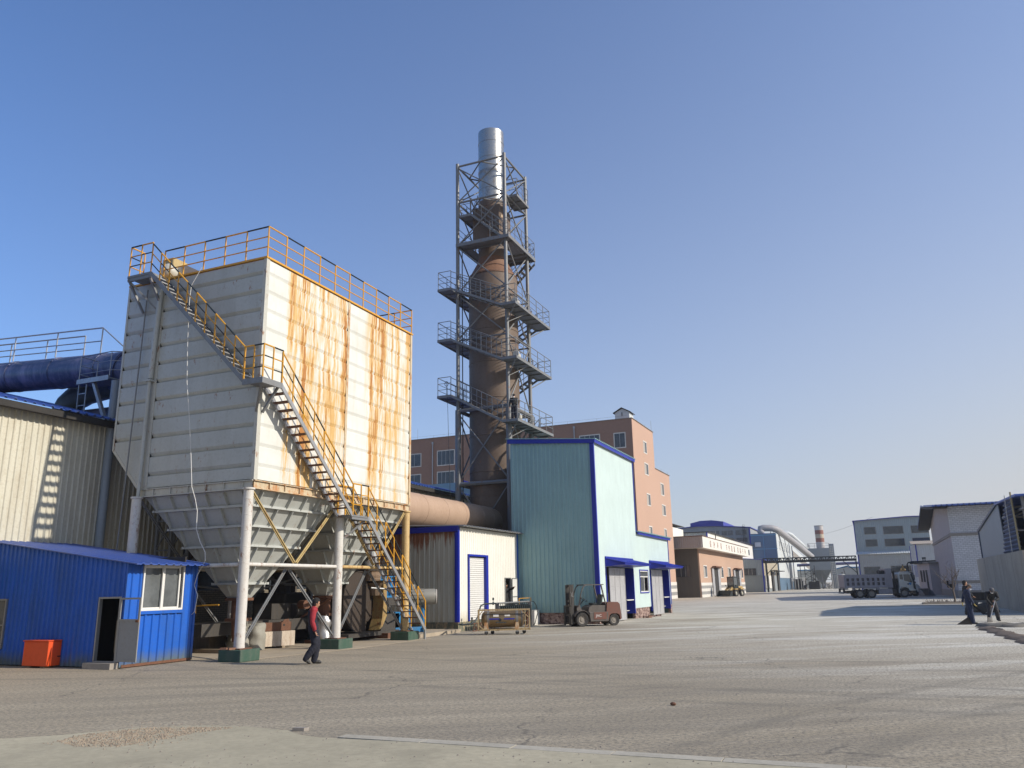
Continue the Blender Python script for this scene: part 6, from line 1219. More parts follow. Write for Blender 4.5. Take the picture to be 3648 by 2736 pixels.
person('person all in black lunging behind the masked blue worker', (4.75, 50.6, 0), radians(10-90),
    pose(pelvis=(0, -.1, .85), chest=(0, -.12, 1.17), neck=(0, -.12, 1.36), head=(0, -.1, 1.49), ls=(-.19, -.12, 1.3), rs=(.19, -.12, 1.3), le=(-.24, -.05, 1.05), re=(.24, -.05, 1.05), lw=(-.22, .1, .9), rw=(.22, .1, .9),
         lh=(-.09, -.1, .82), rh=(.09, -.1, .82), lk=(-.1, .2, .5), rk=(.1, -.15, .42), la=(-.1, .55, .1), lt=(-.1, .7, .05), ra=(.1, -.25, .085), rt=(.1, -.08, .04)), top=m_blk, legs=m_blk, seed=8, s=1.12)
def shovel(t):
    mb = MB(); mb.tube((.02, .36, .98), (.3, .62, .12), .017, n=8); mb.tube((-.05, .36, .99), (.09, .36, .99), .018, n=8); mb.build('shaft', m_galv, sv)
person('bending person in black jacket, cap and white mask working with a shovel', (4.95, 43.5, 0), radians(-82-90),
    pose(pelvis=(0, -.05, .9), chest=(0, .1, 1.18), neck=(0, .22, 1.32), head=(0, .33, 1.39), face=(0, .8, -.7), ls=(-.19, .17, 1.28), rs=(.19, .17, 1.28), le=(-.25, .22, 1.02), re=(.26, .25, 1.02), lw=(-.06, .38, .93), rw=(.13, .46, .74),
         lh=(-.1, -.03, .87), rh=(.1, -.03, .87), lk=(-.14, .05, .48), rk=(.16, .1, .48), la=(-.2, -.1, .085), ra=(.22, .05, .085), lt=(-.23, .05, .04), rt=(.26, .2, .04), ln=(0, -1, 0), rn=(0, -1, 0), curl=1.4),
    top=m_blk, legs=paint('dark_grey_cloth', (.018, .02, .03), .85, amt=.4, scale=6), mask=True, cap=paint('grey_cap', (.1, .1, .11), .8), seed=11, s=.98)
sv = thing('shovel', 'long silver-handled shovel held by the bending worker', 'shovel', (4.95, 43.5, 0), radians(-82-90))
mb = MB(); mb.tube((-.05, .41, .93), (.32, .66, .16), .017, n=8); mb.build('shaft', m_galv, sv, local=True)
mb = MB(); mb.tube((-.12, .41, .94), (.02, .41, .94), .018, n=8); mb.build('grip', m_blk, sv, local=True)
mb = MB(); mb.prism([(.22, .58, .2), (.42, .7, .2), (.5, .82, .01), (.26, .74, .01)], (.01, -.02, .012)); mb.build('blade', m_grease, sv, local=True)
person('person in dark jacket, cap and white mask standing on the lowest tower platform', (-18.72, 43.75, 11.765), radians(180+22),
    pose(le=(-.26, .0, 1.12), re=(.26, -.03, 1.13), lw=(-.2, .14, .95), rw=(.27, .05, .88), face=(.1, 1, -.35), head=(0, .05, 1.58)), top=m_blk, legs=m_navy, mask=True, cap=m_blk, s=.95, seed=14)
person('person in dark clothes looking out of the white shed doorway, arm on frame', (-17.62, 39.52, .45), radians(-90-35),
    pose(le=(-.3, .22, 1.42), lw=(-.28, .42, 1.5), re=(.25, -.02, 1.12), rw=(.25, .06, .87), face=(-.1, 1, 0), head=(.0, .05, 1.59)), top=m_blk, legs=m_blk, s=.98, seed=17)
person('tiny distant dark figure bending over in the yard before the far dust collector', (-15.3, 218.5, 0), radians(10),
    pose(pelvis=(0, 0, .9), chest=(.25, .05, 1.02), neck=(.42, .05, 1.0), head=(.52, .05, .95), ls=(.33, -.12, 1.02), rs=(.33, .2, 1.02), le=(.4, -.12, .75), re=(.42, .2, .75), lw=(.35, -.1, .5), rw=(.4, .2, .5)), top=m_navy, legs=m_navy, seed=20, s=1.1)
# ---------------------------------------------------------------- forklift
fl = thing('forklift', 'dirty dark red counterbalance forklift with lowered forks before the turquoise shed', 'forklift', (-13.16, 38.61, 0), radians(41.8+180))
def L(): return MB()
def wheel(parent, x, y, r, w, rr, mt=m_tyre, mr=m_rim, tread=True, out=1):
    mb = MB(); pr = [(rr, -w*.42), (r*.9, -w*.5), (r*.985, -w*.42), (r, -w*.25), (r, w*.25), (r*.985, w*.42), (r*.9, w*.5), (rr, w*.42)]
    mb.lathe(pr, (x, y, r), (0, 1, 0), 36)
    if tread:
        for k in range(20):
            a = 2*pi*k/20
            for sgn in (-1, 1):
                c1 = Vector((x+cos(a)*r*.99, y+sgn*w*.25, r+sin(a)*r*.99)); mb.bar(c1-Vector((0, w*.22, 0)), c1+Vector((0, w*.22, 0)), r*.12, r*.07, up=(cos(a), 0, sin(a)))
    t = mb.build('wheel', mt, parent, smooth=35, local=True)
    mb = MB(); mb.lathe([(rr, -w*.38), (rr*.93, -w*.28), (rr*.55, -w*.2), (rr*.5, -w*.32), (0, -w*.34)], (x, y, r), (0, 1, 0), 24); mb.lathe([(rr, w*.38), (rr*.93, w*.28), (rr*.55, w*.2), (rr*.5, w*.32), (0, w*.34)], (x, y, r), (0, 1, 0), 24)
    for k in range(6):
        a = k*pi/3
        for sg in (-1, 1): mb.tube((x+cos(a)*rr*.68, y+sg*w*.2, r+sin(a)*rr*.68), (x+cos(a)*rr*.68, y+sg*w*.3, r+sin(a)*rr*.68), rr*.07, n=6)
    mb.build('rim', mr, t, smooth=35, local=True); return t
# local frame: x forward, y left; the near side (towards the camera) is y > 0
W = 1.06
for y in (.0, -W+.06): wheel(fl, 0, y, .325, .26, .19)
for y in (-.05, -W+.1): wheel(fl, -1.74, y, .275, .2, .155)
mb = MB(); mb.prism([(.2, 0, .2), (.18, 0, .55), (-.05, 0, .75), (-.45, 0, .62), (-.55, 0, .2), (-1.3, 0, .2), (-1.38, 0, .45), (-1.38, 0, .64), (-2.1, 0, .64), (-2.1, 0, .42), (-2.05, 0, .7), (-1.3, 0, .7), (-.42, 0, .7), (.2, 0, .7)][:0] or [(.22, -.12, .22), (.22, -.12, .62), (-.42, -.12, .62), (-1.38, -.12, .62), (-1.38, -.12, .22)], (0, -.8, 0))
mb.bbox(-1.42, -.38, -.98, .1, .2, .68, .04); mb.build('chassis', m_forkg, fl, local=True)
mb = MB(); mb.box(-1.3, -.62, .1, .115, .32, .66); mb.build('side_panel', m_fork, fl, local=True); mb = MB(); mb.box(-1.3, -.62, -.995, -.98, .32, .66); mb.build('side_panel', m_fork, fl, local=True)
t = text_mesh('lettering', 'JAC', .17, m_frame, fl, (-.72, .118, .44), pi/2, pi, local=True, ext=.002, sx=1.1)
mb = MB()
for y in (.0, -W+.06):
    arc = [(cos(radians(a))*.42, .325+sin(radians(a))*.42) for a in range(20, 171, 15)]+[(-.44, .22)]
    for (xa, za), (xb, zb_) in zip(arc, arc[1:]): mb.prism([(xa, y-.15, za), (xb, y-.15, zb_), (xb, y+.15, zb_), (xa, y+.15, za)], (0, 0, .025))
mb.build('front_fender', m_forkg, fl, local=True)
mb = MB(); prof = [(-1.32, .68), (-1.36, 1.08), (-1.5, 1.13), (-1.95, 1.12), (-2.05, 1.02), (-2.1, .7), (-2.12, .34), (-2.06, .28), (-2.02, .5), (-1.9, .58), (-1.6, .58), (-1.48, .5), (-1.42, .3), (-1.38, .3)]
mb.prism([(x, .08, z) for x, z in prof], (0, -1.04, 0)); mb.build('counterweight', m_fork, fl, smooth=20, local=True)
mb = MB(); prof = [(-.38, .68), (-.42, .9), (-.62, 1.0), (-1.3, .98), (-1.36, .68)]; mb.prism([(x, .02, z) for x, z in prof], (0, -.92, 0)); mb.lathe([(.05, 0), (.05, .05), (.03, .06), (0, .06)], (-1.75, -.4, 1.12), n=12); mb.build('hood', m_forkg, fl, smooth=20, local=True)
mb = MB(); mb.bbox(-1.15, -.7, -.72, -.2, .99, 1.1, .03); mb.prism([(-1.22, -.2, 1.05), (-1.12, -.2, 1.05), (-1.22, -.2, 1.5), (-1.3, -.2, 1.48)], (0, -.5, 0)); mb.build('seat', m_black, fl, local=True)
mb = MB(); mb.path([(.05, -.45, .7), (-.1, -.45, 1.0), (-.32, -.45, 1.22)], .03, 8); c = Vector((-.36, -.45, 1.26)); n_ = Vector((.55, 0, -.83)).normalized(); mb.path([c+Vector((0, 1, 0))*.17*cos(k*pi/10)+n_.cross(Vector((0, 1, 0)))*.17*sin(k*pi/10) for k in range(21)], .013, 6); mb.bar(c-Vector((0, .16, 0)), c+Vector((0, .16, 0)), .02); mb.build('steering_wheel', m_black, fl, local=True)
mb = MB(); mb.prism([(.2, -.05, .65), (.2, -.05, .98), (.05, -.05, 1.0), (-.1, -.05, .7)], (0, -.82, 0)); mb.build('dashboard', m_forkg, fl, local=True)
mb = MB()
for y in (-.02, -.92):
    mb.path([(.12, y, .95), (-.02, y, 1.55), (-.14, y, 1.85), (-.26, y, 1.95)], .03, 8); mb.path([(-1.35, y, .95), (-1.22, y, 1.5), (-1.12, y, 1.95)], .04, 8); mb.bar((-.2, y, 1.96), (-1.25, y, 1.97), .05, .04)
for k in range(7): x = -.25-k*.15; mb.bar((x, -.02, 1.97), (x, -.92, 1.97), .03, .04)
mb.box(-1.28, -.15, -.92, -.02, 1.985, 1.995); mb.build('overhead_guard', m_forkg, fl, local=True)
mb = MB()
for y in (-.2, -.74):
    mb.box(.3, .42, y-.05, y+.05, .12, 2.0); mb.box(.42, .5, y-.035, y+.035, .1, 1.98)
for z in (.3, 1.1, 1.92): mb.box(.32, .4, -.74, -.2, z, z+.08)
mb.box(.34, .4, -.52, -.42, .2, 1.8); mb.tube((.36, -.35, .3), (.36, -.35, 1.7), .03, n=8); mb.tube((.36, -.6, .3), (.36, -.6, 1.7), .03, n=8); mb.build('mast', m_grease, fl, local=True)
mb = MB(); mb.box(.5, .55, -.95, .02, .12, .2); mb.box(.5, .55, -.95, .02, .5, .58)
for k in range(6): y = -.93+k*.18; mb.box(.5, .54, y, y+.04, .2, .95)
mb.box(.5, .54, -.95, .02, .95, 1.0); mb.build('load_backrest', m_grease, fl, local=True)
for y in (-.15, -.8): mb = MB(); mb.box(.55, .6, y, y+.12, .05, .6); mb.prism([(.55, y, .04), (1.65, y, .04), (1.65, y, .055), (.7, y, .085), (.55, y, .09)], (0, .12, 0)); mb.build('fork', m_grease, fl, local=True)
t = text_mesh('lettering', 'JAC', .16, m_alu, fl, (.36, -.142, 1.25), pi/2, pi, local=True, ext=.002); t.data.transform(Matrix.Translation((.36, -.142, 1.4)) @ Matrix.Rotation(pi/2, 4, 'Y') @ Matrix.Translation((-.36, .142, -1.25)))
for y in (.02, -.95): mb = MB(); mb.ball((.0, y, 1.35), .05, .04, .05); mb.bar((.0, y, 1.3), (.05, y+.02, 1.1), .02); mb.build('work_light', m_grease, fl, local=True)
# ---------------------------------------------------------------- gas tank trolley and vaporiser
tk = thing('gas_tank_trolley', 'bronze coloured gas cylinder strapped in a rusty frame trolley on castors', 'gas tank', (-14.35, 32.0, 0), radians(23.5))
# local x runs along the tank, y away from the camera
mb = MB(); mb.lathe([(0, -.92), (.12, -.915), (.24, -.88), (.32, -.8), (.335, -.72), (.335, .72), (.32, .8), (.24, .88), (.12, .915), (0, .92)], (-.05, .33, .62), (1, 0, 0), 36); mb.build('tank', m_tank, tk, smooth=40, local=True)
mb = MB()
for x in (-.72, -.66, .5, .56, .74): mb.lathe([(.337, 0), (.345, .005), (.345, .03), (.337, .035)], (x, .33, .62), (1, 0, 0), 36)
mb.build('strap', m_steel, tk, local=True)
mb = MB(); 
for x0, x1 in ((-.62, -.2), (.0, .45)): mb.prism([(x, .33-.341*cos(a), .62+.341*sin(a)) for x, a in ((x0, -.02), (x1, -.02), (x1, .13), (x0, .13))], (0, -.003, 0))
mb.build('blue_band', m_blued, tk, local=True)
mb = MB()
for x0, x1, a0, a1 in ((-.45, -.22, .33, .62), (.03, .26, .36, .55)): mb.prism([(x, .33-.342*cos(a), .62+.342*sin(a)) for x, a in ((x0, a0), (x1, a0), (x1, a1), (x0, a1))], (0, -.003, .001))
mb.build('label', m_stripe, tk, local=True)
mb = MB(); q = -.12; mb.prism([(-.05+q, -.012, .52), (.03+q, -.012, .6), (-.05+q, -.012, .68), (-.13+q, -.012, .6)], (0, .004, 0)); mb.prism([(-.35, .008, .47), (.1, .008, .47), (.1, .0, .52), (-.35, .0, .52)], (0, .004, 0)); mb.build('black_label', m_black, tk, local=True)
text_mesh('lettering', '安全第一 NO-08-14A', .045, m_alu, tk, (-.33, -.003, .475), pi/2, 0, local=True, ext=.001)
mb = MB(); fx0, fx1, fy0, fy1, z0, z1 = -1.08, 1.08, -.03, .72, .2, 1.0
for y in (fy0, fy1):
    for z in (z0, z1): mb.bar((fx0, y, z), (fx1, y, z), .05)
for x in (fx0, fx1):
    for z in (z0, z1): mb.bar((x, fy0, z), (x, fy1, z), .05)
    for y in (fy0, fy1): mb.bar((x, y, z0), (x, y, z1), .05)
for a, b in (((fx0, fy0, .75), (fx0+.2, fy0, z1)), ((fx0, fy0, .4), (fx0+.25, fy0, z0)), ((fx1, fy0, .45), (fx1-.3, fy0, z0)), ((fx1-.35, fy0, z1), (fx1, fy0, .65)), ((fx1, fy0+.1, z1), (fx1, fy0+.05, .8)), ((fx1, fy1-.1, z1), (fx1, fy1, .8)), ((fx1-.18, fy0, z0), (fx1-.18, fy0, z1))): mb.bar(a, b, .035)
mb.build('frame', paint('frame_rusty_cream', (.5, .38, .2), .6, rust=.4, amt=.6, scale=4), tk, local=True)
mb = MB()
for x in (-.75, .55): mb.prism([(x-.1, -.02, .23), (x+.1, -.02, .23), (x+.07, -.02, .5), (x-.07, -.02, .5)], (0, .06, 0)); mb.box(x-.08, x+.08, .1, .6, .23, .3)
mb.build('saddle', m_ochretrim, tk, local=True)
for x, y in ((-.75, 0), (-.5, .6), (.55, 0), (.85, .6)):
    mb = MB(); mb.tube((x, y-.02, .08), (x, y+.03, .08), .08, n=16); c_ = mb.build('castor', m_tyre, tk, local=True); mb = MB(); mb.box(x-.04, x+.04, y-.04, y+.05, .12, .18); mb.build('castor_fork', m_galv, c_, local=True)
mb = MB()
random.seed(4)
for k in range(9): z = .3+k*.07; mb.tube((.95, .1+random.random()*.5, z), (1.02, .1+random.random()*.5, z+.1), .02, n=6); mb.ball((.98, .1+random.random()*.5, z), .035, n=8, m=6)
mb.path([(.9, .33, .6), (1.0, .3, .7), (1.0, .1, .5), (.95, .1, .3)], .02, 6); mb.build('valve_cluster', m_rust, tk, local=True)
vp = thing('vaporiser_rack', 'black finned vaporiser rack with a long header pipe behind the gas tank', 'vaporiser', (-15.9, 36.4, 0))
mb = MB()
for k in range(16): 
    y = 34.75+k*.24; mb.box(-15.95, -15.88, y, y+.05, .35, 1.1)
    mb.box(-16.0, -15.82, y+.06, y+.2, .36, 1.05); mb.tube((-15.9, y+.13, 1.05), (-15.9, y+.13, 1.2), .02, n=6)
mb.build('fin', m_black, vp)
mb = MB(); mb.tube((-15.9, 34.6, 1.22), (-15.9, 38.7, 1.22), .035, n=8); mb.tube((-15.9, 34.6, .32), (-15.9, 38.7, .32), .03, n=8)
for y in (34.7, 38.6): mb.box(-16.0, -15.8, y, y+.04, 0, 1.25)
mb.build('header_pipe', m_steel, vp)
mb = MB(); mb.path([(-15.9, 34.6, 1.22), (-15.95, 34.2, 1.22), (-16.05, 33.7, 1.22), (-16.1, 33.4, 1.15), (-16.1, 33.2, .9), (-16.1, 33.1, .7), (-16.15, 32.9, .5), (-16.2, 32.6, .42), (-16.25, 32.2, .4), (-16.28, 31.8, .42)], .035, 8)
for p in ((-15.95, 34.4, 1.22), (-16.2, 32.7, .43)): mb.ball(p, .065, n=10, m=8); mb.tube(p, (p[0], p[1], p[2]+.16), .015, n=6); mb.tube((p[0]-.02, p[1], p[2]+.2), (p[0]+.02, p[1], p[2]+.2), .06, n=14)
mb.build('supply_pipe', m_black, vp, smooth=40)
ldr = thing('lattice_ladder', 'rusty lattice truss piece lying against the white shed plinth', 'truss', (-16.9, 34.5, 0))
mb = MB(); a, b = Vector((-16.6, 33.6, .05)), Vector((-16.1, 36.5, .12)); up = Vector((0, 0, .32))
for o_ in (Vector((0, 0, 0)), up): mb.bar(a+o_, b+o_, .03)
for k in range(12): p = a.lerp(b, k/12); q = a.lerp(b, (k+.5)/12); r_ = a.lerp(b, (k+1)/12); mb.bar(p, q+up, .02); mb.bar(q+up, r_, .02)
mb.build('truss_bar', m_rust, ldr)
cbn = thing('generator_cabinet', 'dark and white metal generator cabinet with hoses at the turquoise shed corner', 'generator', (-16.7, 41.0, 0), radians(0))
mb = MB(); mb.bbox(-17.0, -16.58, 40.3, 40.95, .08, .68, .02); mb.build('cabinet', m_forkg, cbn)
mb = MB(); mb.bbox(-16.575, -16.3, 40.28, 40.97, .06, .72, .02); mb.build('front_case', m_frame, cbn)
mb = MB(); mb.box(-17.03, -16.28, 40.26, 41.0, .722, .74); mb.box(-17, -16.3, 40.3, 40.9, 0, .055); mb.build('top_plate', m_frame, cbn)
mb = MB(); mb.lathe([(0, -.01), (.13, -.01), (.13, 0)], (-16.8, 40.29, .4), (0, -1, 0), 16); mb.build('louvre', m_dark, cbn)
mb = MB(); mb.ball((-17.1, 39.6, 1.0), .22, .3, .18); mb.box(-17.3, -16.9, 39.3, 39.9, .2, .9); mb.build('compressor', m_black, cbn)
mb = MB(); mb.path([(-15.9, 38.7, 1.22), (-15.9, 39.2, 1.2), (-16.0, 39.8, 1.0), (-16.1, 40.2, .6), (-16.2, 40.2, .3), (-16.0, 39.6, .15), (-15.8, 38.8, .05)], .02, 6); tag(mb.build('looping_hose', m_black, at=(-16, 39.8, 0)), 'thin black hose looping from the vaporiser to the generator cabinet', 'hose')
yr_ = thing('yellow_guard_rail', 'small yellow guard rail beside the white shed door', 'guard rail', (-16.8, 40.6, 0))
mb = MB()
for y in (39.3, 40.9):
    mb.tube((-16.75, y, 0), (-16.75, y, 1.38), .02, n=6)
for z in (.6, .98, 1.36): mb.tube((-16.75, 39.3, z), (-16.75, 40.9, z), .018, n=6)
mb.build('rail', m_yellow, yr_)
# ---------------------------------------------------------------- dump truck
dt = thing('dump_truck', 'dusty grey tipper truck with ribbed body and pale cab parked in shadow', 'truck', (-1.25, 100.7, 0), radians(15.7))
# local x forward from rear axle, near side y < 0
for x in (0, 1.26, 4.74): wheel(dt, x, .15, .5, .3, .3, tread=False); wheel(dt, x, 2.1, .5, .3, .3, tread=False)
mb = MB(); mb.box(-1.3, 5.6, .45, 1.8, .55, .85); mb.box(1.9, 3.9, .1, .6, .4, .95); mb.box(2.3, 3.6, .0, .1, .45, .9); mb.build('chassis', m_grease, dt, local=True)
mb = MB(); mb.bbox(2.05, 3.5, -.05, .45, .42, 1.02, .04); mb.build('side_box', m_truck, dt, local=True)
bx0, bx1 = -1.62, 3.0
mb = MB(); y = -.05; zt, zb_ = 2.6, 1.15
mb.box(bx0, bx1, y+.06, y+.1, zb_, zt); mb.box(bx0, bx1, 2.2, 2.26, zb_, zt); mb.box(bx0, bx0+.06, y+.1, 2.2, zb_, zt); mb.box(bx0, bx1, y+.1, 2.2, zb_, zb_+.1)
for z0_, z1_ in ((zt-.4, zt), (1.74, 1.86), (zb_, 1.4)): mb.box(bx0, bx1, y-.12, y+.06, z0_, z1_)
for k in range(9): x = bx0+.05+k*(bx1-bx0-.25)/8; mb.box(x-.04, x+.22, y-.115, y+.06, 1.4, zt-.4)
mb.build('tipper_body', m_truck, dt, local=True); mb = MB(); mb.box(bx0+.02, bx1-.02, y+.04, y+.055, 1.4, 2.2); mb.build('body_recess', paint('recess_shade', (.12, .11, .12), .8), dt, local=True)  # recess sheet coloured darker, as painted shade between the ribs
mb = MB(); mb.box(bx1, 3.6, y, 2.26, 1.1, 3.2); mb.build('headboard', m_truck, dt, local=True)
mb = MB(); mb.bbox(2.4, 3.0, .4, 1.2, 2.6, 3.0, .03); mb.build('tarp_roll', m_dark, dt, local=True)
mb = MB(); mb.prism([(-.75, y-.02, 1.12), (-.6, y-.02, 1.16), (2.0, y-.02, 1.16), (2.2, y-.02, 1.1), (1.9, y-.02, .85), (1.8, y-.02, 1.06), (-.5, y-.02, 1.06), (-.7, y-.02, .85)], (0, .35, 0)); mb.build('mudguard', m_truck, dt, local=True)
mb = MB(); cab = [(4.3, .95), (4.3, 2.55), (4.45, 2.75), (5.55, 2.72), (5.7, 2.55), (5.95, 1.6), (6.0, .75), (5.3, .75), (5.2, 1.1), (4.9, 1.22), (4.5, 1.15)]
mb.prism([(x, -.02, z) for x, z in cab], (0, 2.3, 0)); mb.build('cab', m_truckw, dt, smooth=15, local=True)
mb = MB(); mb.prism([(4.42, -.03, 2.0), (4.42, -.03, 2.5), (4.75, -.03, 2.52), (4.75, -.03, 1.95)], (0, .005, 0)); mb.prism([(4.85, -.03, 1.85), (4.85, -.03, 2.52), (5.5, -.03, 2.5), (5.68, -.03, 1.6)], (0, .005, 0)); mb.prism([(5.6, .02, 2.6), (5.76, .02, 2.5), (6.0, .02, 1.6), (5.97, .02, 1.6)], (0, 2.2, 0)); mb.build('window', m_glass, dt, local=True)
mb = MB(); mb.prism([(5.55, -.025, 2.6), (5.72, -.025, 2.5), (5.97, -.025, 1.5), (6.02, -.025, .8), (5.75, -.025, 1.0), (5.75, -.025, 1.6)], (0, .01, 0)); mb.box(5.95, 6.1, 0, 2.25, .45, .8); mb.bar((5.6, -.1, 2.7), (5.9, -.2, 2.5), .03); mb.box(5.85, 5.95, -.28, -.15, 1.9, 2.45); mb.build('front_trim', m_black, dt, local=True)
mb = MB(); mb.tube((5.45, -.035, 1.5), (5.45, -.025, 1.5), .14, n=18); mb.build('door_emblem', m_mblue, dt, local=True)
mb = MB(); mb.box(5.15, 5.3, -.03, -.022, 1.38, 1.55); mb.build('door_mark', m_black, dt, local=True)
mb = MB(); mb.prism([(5.2, -.06, 1.05), (4.95, -.06, 1.25), (4.5, -.06, 1.22), (4.2, -.06, 1.0), (4.2, -.06, .5), (4.28, -.06, .5), (4.28, -.06, .95), (4.52, -.06, 1.1), (4.92, -.06, 1.14), (5.1, -.06, 1.0)], (0, .35, 0)); mb.bbox(5.9, 6.08, .0, .3, .85, 1.1, .02); mb.build('fender', m_truckw, dt, local=True)
mb = MB(); mb.tube((3.9, .3, .9), (3.9, .3, 2.9), .12, n=10); mb.box(3.65, 4.25, .3, 2, .8, 2.1); mb.path([(3.75, .3, 2.7), (3.7, .1, 3.15), (4.0, 0, 3.2)], .03, 6); mb.build('air_intake', m_dark, dt, local=True)
mb = MB()
for y_ in (.2, 2.0): mb.box(-1.75, -1.55, y_, y_+.1, .7, 1.1)
mb.box(-1.78, -1.68, .1, 2.2, .55, .65); mb.build('rear_bumper', m_dark, dt, local=True)
# ---------------------------------------------------------------- loaders
def loader(name, label, loc, rz, cabm, bodym, group=None, scale=1.0):
    t = thing(name, label, 'wheel loader', loc, rz, group); t.scale = (scale,)*3
    # local y forward (bucket), x right
    for x in (-.75, .75):
        for y in (.0, -1.5): 
            mb = MB(); r, w = .5, .38; mb.lathe([(.27, -w*.4), (r*.9, -w*.5), (r, -w*.35), (r, w*.35), (r*.9, w*.5), (.27, w*.4)], (x, y, r), (1, 0, 0), 28)
            for k in range(16):
                a = 2*pi*k/16; c = Vector((x, y+cos(a)*r*.99, r+sin(a)*r*.99)); mb.bar(c-Vector((w*.42, 0, 0)), c+Vector((w*.42, 0, 0)), .08, .05, up=(0, cos(a), sin(a)))
            wo_ = mb.build('wheel', m_tyre, t, smooth=35, local=True); mb = MB(); mb.lathe([(.27, -.12), (.2, -.05), (.1, -.1), (0, -.1)], (x, y, r), (1, 0, 0), 20); mb.lathe([(.27, .12), (.2, .05), (.1, .1), (0, .1)], (x, y, r), (1, 0, 0), 20); mb.build('rim', m_loaderw, wo_, local=True)
    mb = MB(); mb.box(-.4, .4, -2.1, .2, .5, .95); mb.bbox(-.5, .5, -2.3, -.9, .95, 1.5, .08); mb.build('chassis', bodym, t, local=True)
    mb = MB()
    for x in (-.75, .75): mb.prism([(x-.2, -.45, 1.0), (x-.2, .4, 1.0), (x-.2, .3, 1.12), (x-.2, -.3, 1.15)], (.4, 0, 0)); mb.prism([(x-.2, -2.0, 1.02), (x-.2, -1.0, 1.02), (x-.2, -1.1, 1.25), (x-.2, -1.9, 1.2)], (.4, 0, 0))
    mb.build('fender', bodym, t, local=True)
    mb = MB()
    for a, b in (((-.6, .1), (-.62, .1)),): pass
    for x in (-.58, .58):
        for y in (-.95, .1): mb.bar((x, y, 1.2), (x*.93, y*.93, 2.8), .09)
    mb.bbox(-.62, .62, -1.0, .2, 2.78, 2.9, .04); mb.box(-.6, .6, -.98, .12, 1.15, 1.65)
    cb_ = mb.build('cab', cabm, t, local=True)
    mb = MB(); mb.box(-.52, .52, .08, .1, 1.65, 2.78); mb.box(.55, .56, -.9, .05, 1.65, 2.78); mb.box(-.56, -.55, -.9, .05, 1.65, 2.78); mb.box(-.5, .5, -.92, -.9, 1.65, 2.78); mb.build('cab_glass', m_glassg, cb_, local=True)
    mb = MB()
    for x in (-.42, .42): mb.prism([(x-.06, .2, 1.35), (x-.06, .5, 1.4), (x-.06, 1.4, .55), (x-.06, 1.5, .3), (x-.06, 1.35, .3), (x-.06, .2, 1.05)], (.12, 0, 0))
    mb.box(-.42, .42, .8, .95, .75, .95); mb.tube((0, .2, 1.3), (0, 1.2, .85), .07, n=8); mb.build('lift_arm', bodym, t, local=True)
    mb = MB(); pr = [(1.45, .9), (1.4, .15), (1.5, .04), (2.2, .02), (2.2, .05), (1.55, .09), (1.48, .2), (1.52, .88)]; mb.prism([(-1.2, y, z) for y, z in pr], (2.4, 0, 0))
    for x in (-1.2, 1.17): mb.prism([(x, 1.45, .9), (x, 1.42, .1), (x, 2.2, .03), (x, 1.9, .6)], (.03, 0, 0))
    mb.build('bucket', m_black if bodym is m_loader else m_steel, t, local=True)
    mb = MB()
    for x in (-.9, .9): mb.bar((x*.7, 0, 1.3), (x, .1, 1.55), .025); mb.box(x-.08, x+.08, .08, .12, 1.5, 1.7)
    mb.ball((0, -.5, 2.95), .07, n=8, m=6); mb.build('mirror', m_black, t, local=True)
    return t
loader('wheel_loader', 'dusty yellow and cream wheel loader with a wide dark bucket outside the lettered low building', (-19.6, 128.6, 0), radians(153), m_black, m_loader)
l2 = loader('wheel_loader', 'pale grey wheel loader whose bucket shows beyond the nose of the dump truck', (4.4, 110.5, 0), radians(-120), m_truckw, m_truckw)
by = thing('yellow_crane_post', 'small orange-yellow machine mast rising above the dump truck cab', 'machine', (4.2, 125, 0))
mb = MB(); mb.prism([(3.95, 125, 0), (4.5, 125, 0), (4.45, 125, 3.2), (4.3, 125, 3.95), (4.2, 125, 3.95), (4.05, 125, 3.2)], (0, .3, 0)); mb.box(3.9, 4.6, 124.9, 125.3, 3.0, 3.2); mb.ball((4.0, 125, 3.35), .1); mb.ball((4.45, 125, 3.3), .12); mb.build('mast_body', m_loader, by)
mb = MB(); mb.box(4.2, 4.32, 124.95, 125.1, 3.9, 4.0); mb.build('mast_head', m_black, by)
# ---------------------------------------------------------------- bare tree, tree bed, trench, rug of spoil
def branch(mb, p, d, r, L_, depth, rnd):
    pts = [Vector(p)]; q = Vector(p); dd_ = Vector(d).normalized()
    for i in range(4): dd_ = (dd_+Vector((rnd.uniform(-.16, .16), rnd.uniform(-.16, .16), rnd.uniform(-.04, .12)))).normalized(); q = q+dd_*L_/4; pts.append(q.copy())
    mb.path(pts, [r*(1-.12*i) for i in range(5)], 7)
    if depth:
        for k in range(3 if depth > 1 else 4):
            a = pts[1+min(3, k+(1 if depth > 1 else 0))]; v = Vector((rnd.uniform(-1, 1), rnd.uniform(-1, 1), rnd.uniform(.2, 1.0))).normalized(); branch(mb, a, (dd_*.5+v*.7), r*.5, L_*rnd.uniform(.5, .75), depth-1, rnd)
rnd = random.Random(21); bt = thing('bare_tree', 'small leafless tree in front of the white brick building', 'tree', (6.0, 75.0, 0))
mb = MB(); mb.path([(6.0, 75, 0), (6.02, 75, .5), (5.98, 75.02, 1.05)], [.085, .07, .065], 10); mb.build('trunk', m_bark, bt, smooth=50)
mb = MB()
for d in ((-.75, 0, .9), (-.1, .2, 1), (.55, .1, .75), (.25, -.4, .9)): branch(mb, (5.98, 75.02, 1.0), d, .045, 1.25, 2, rnd)
mb.build('crown', m_bark, bt, smooth=50)
mb = MB(); mb.prism([(3.6, 73.6, 0), (7.5, 74.6, 0), (7.5, 78.5, 0), (4.2, 77.6, 0)], (0, 0, .1)); tag(mb.build('planting_bed', m_soil), kind='structure')
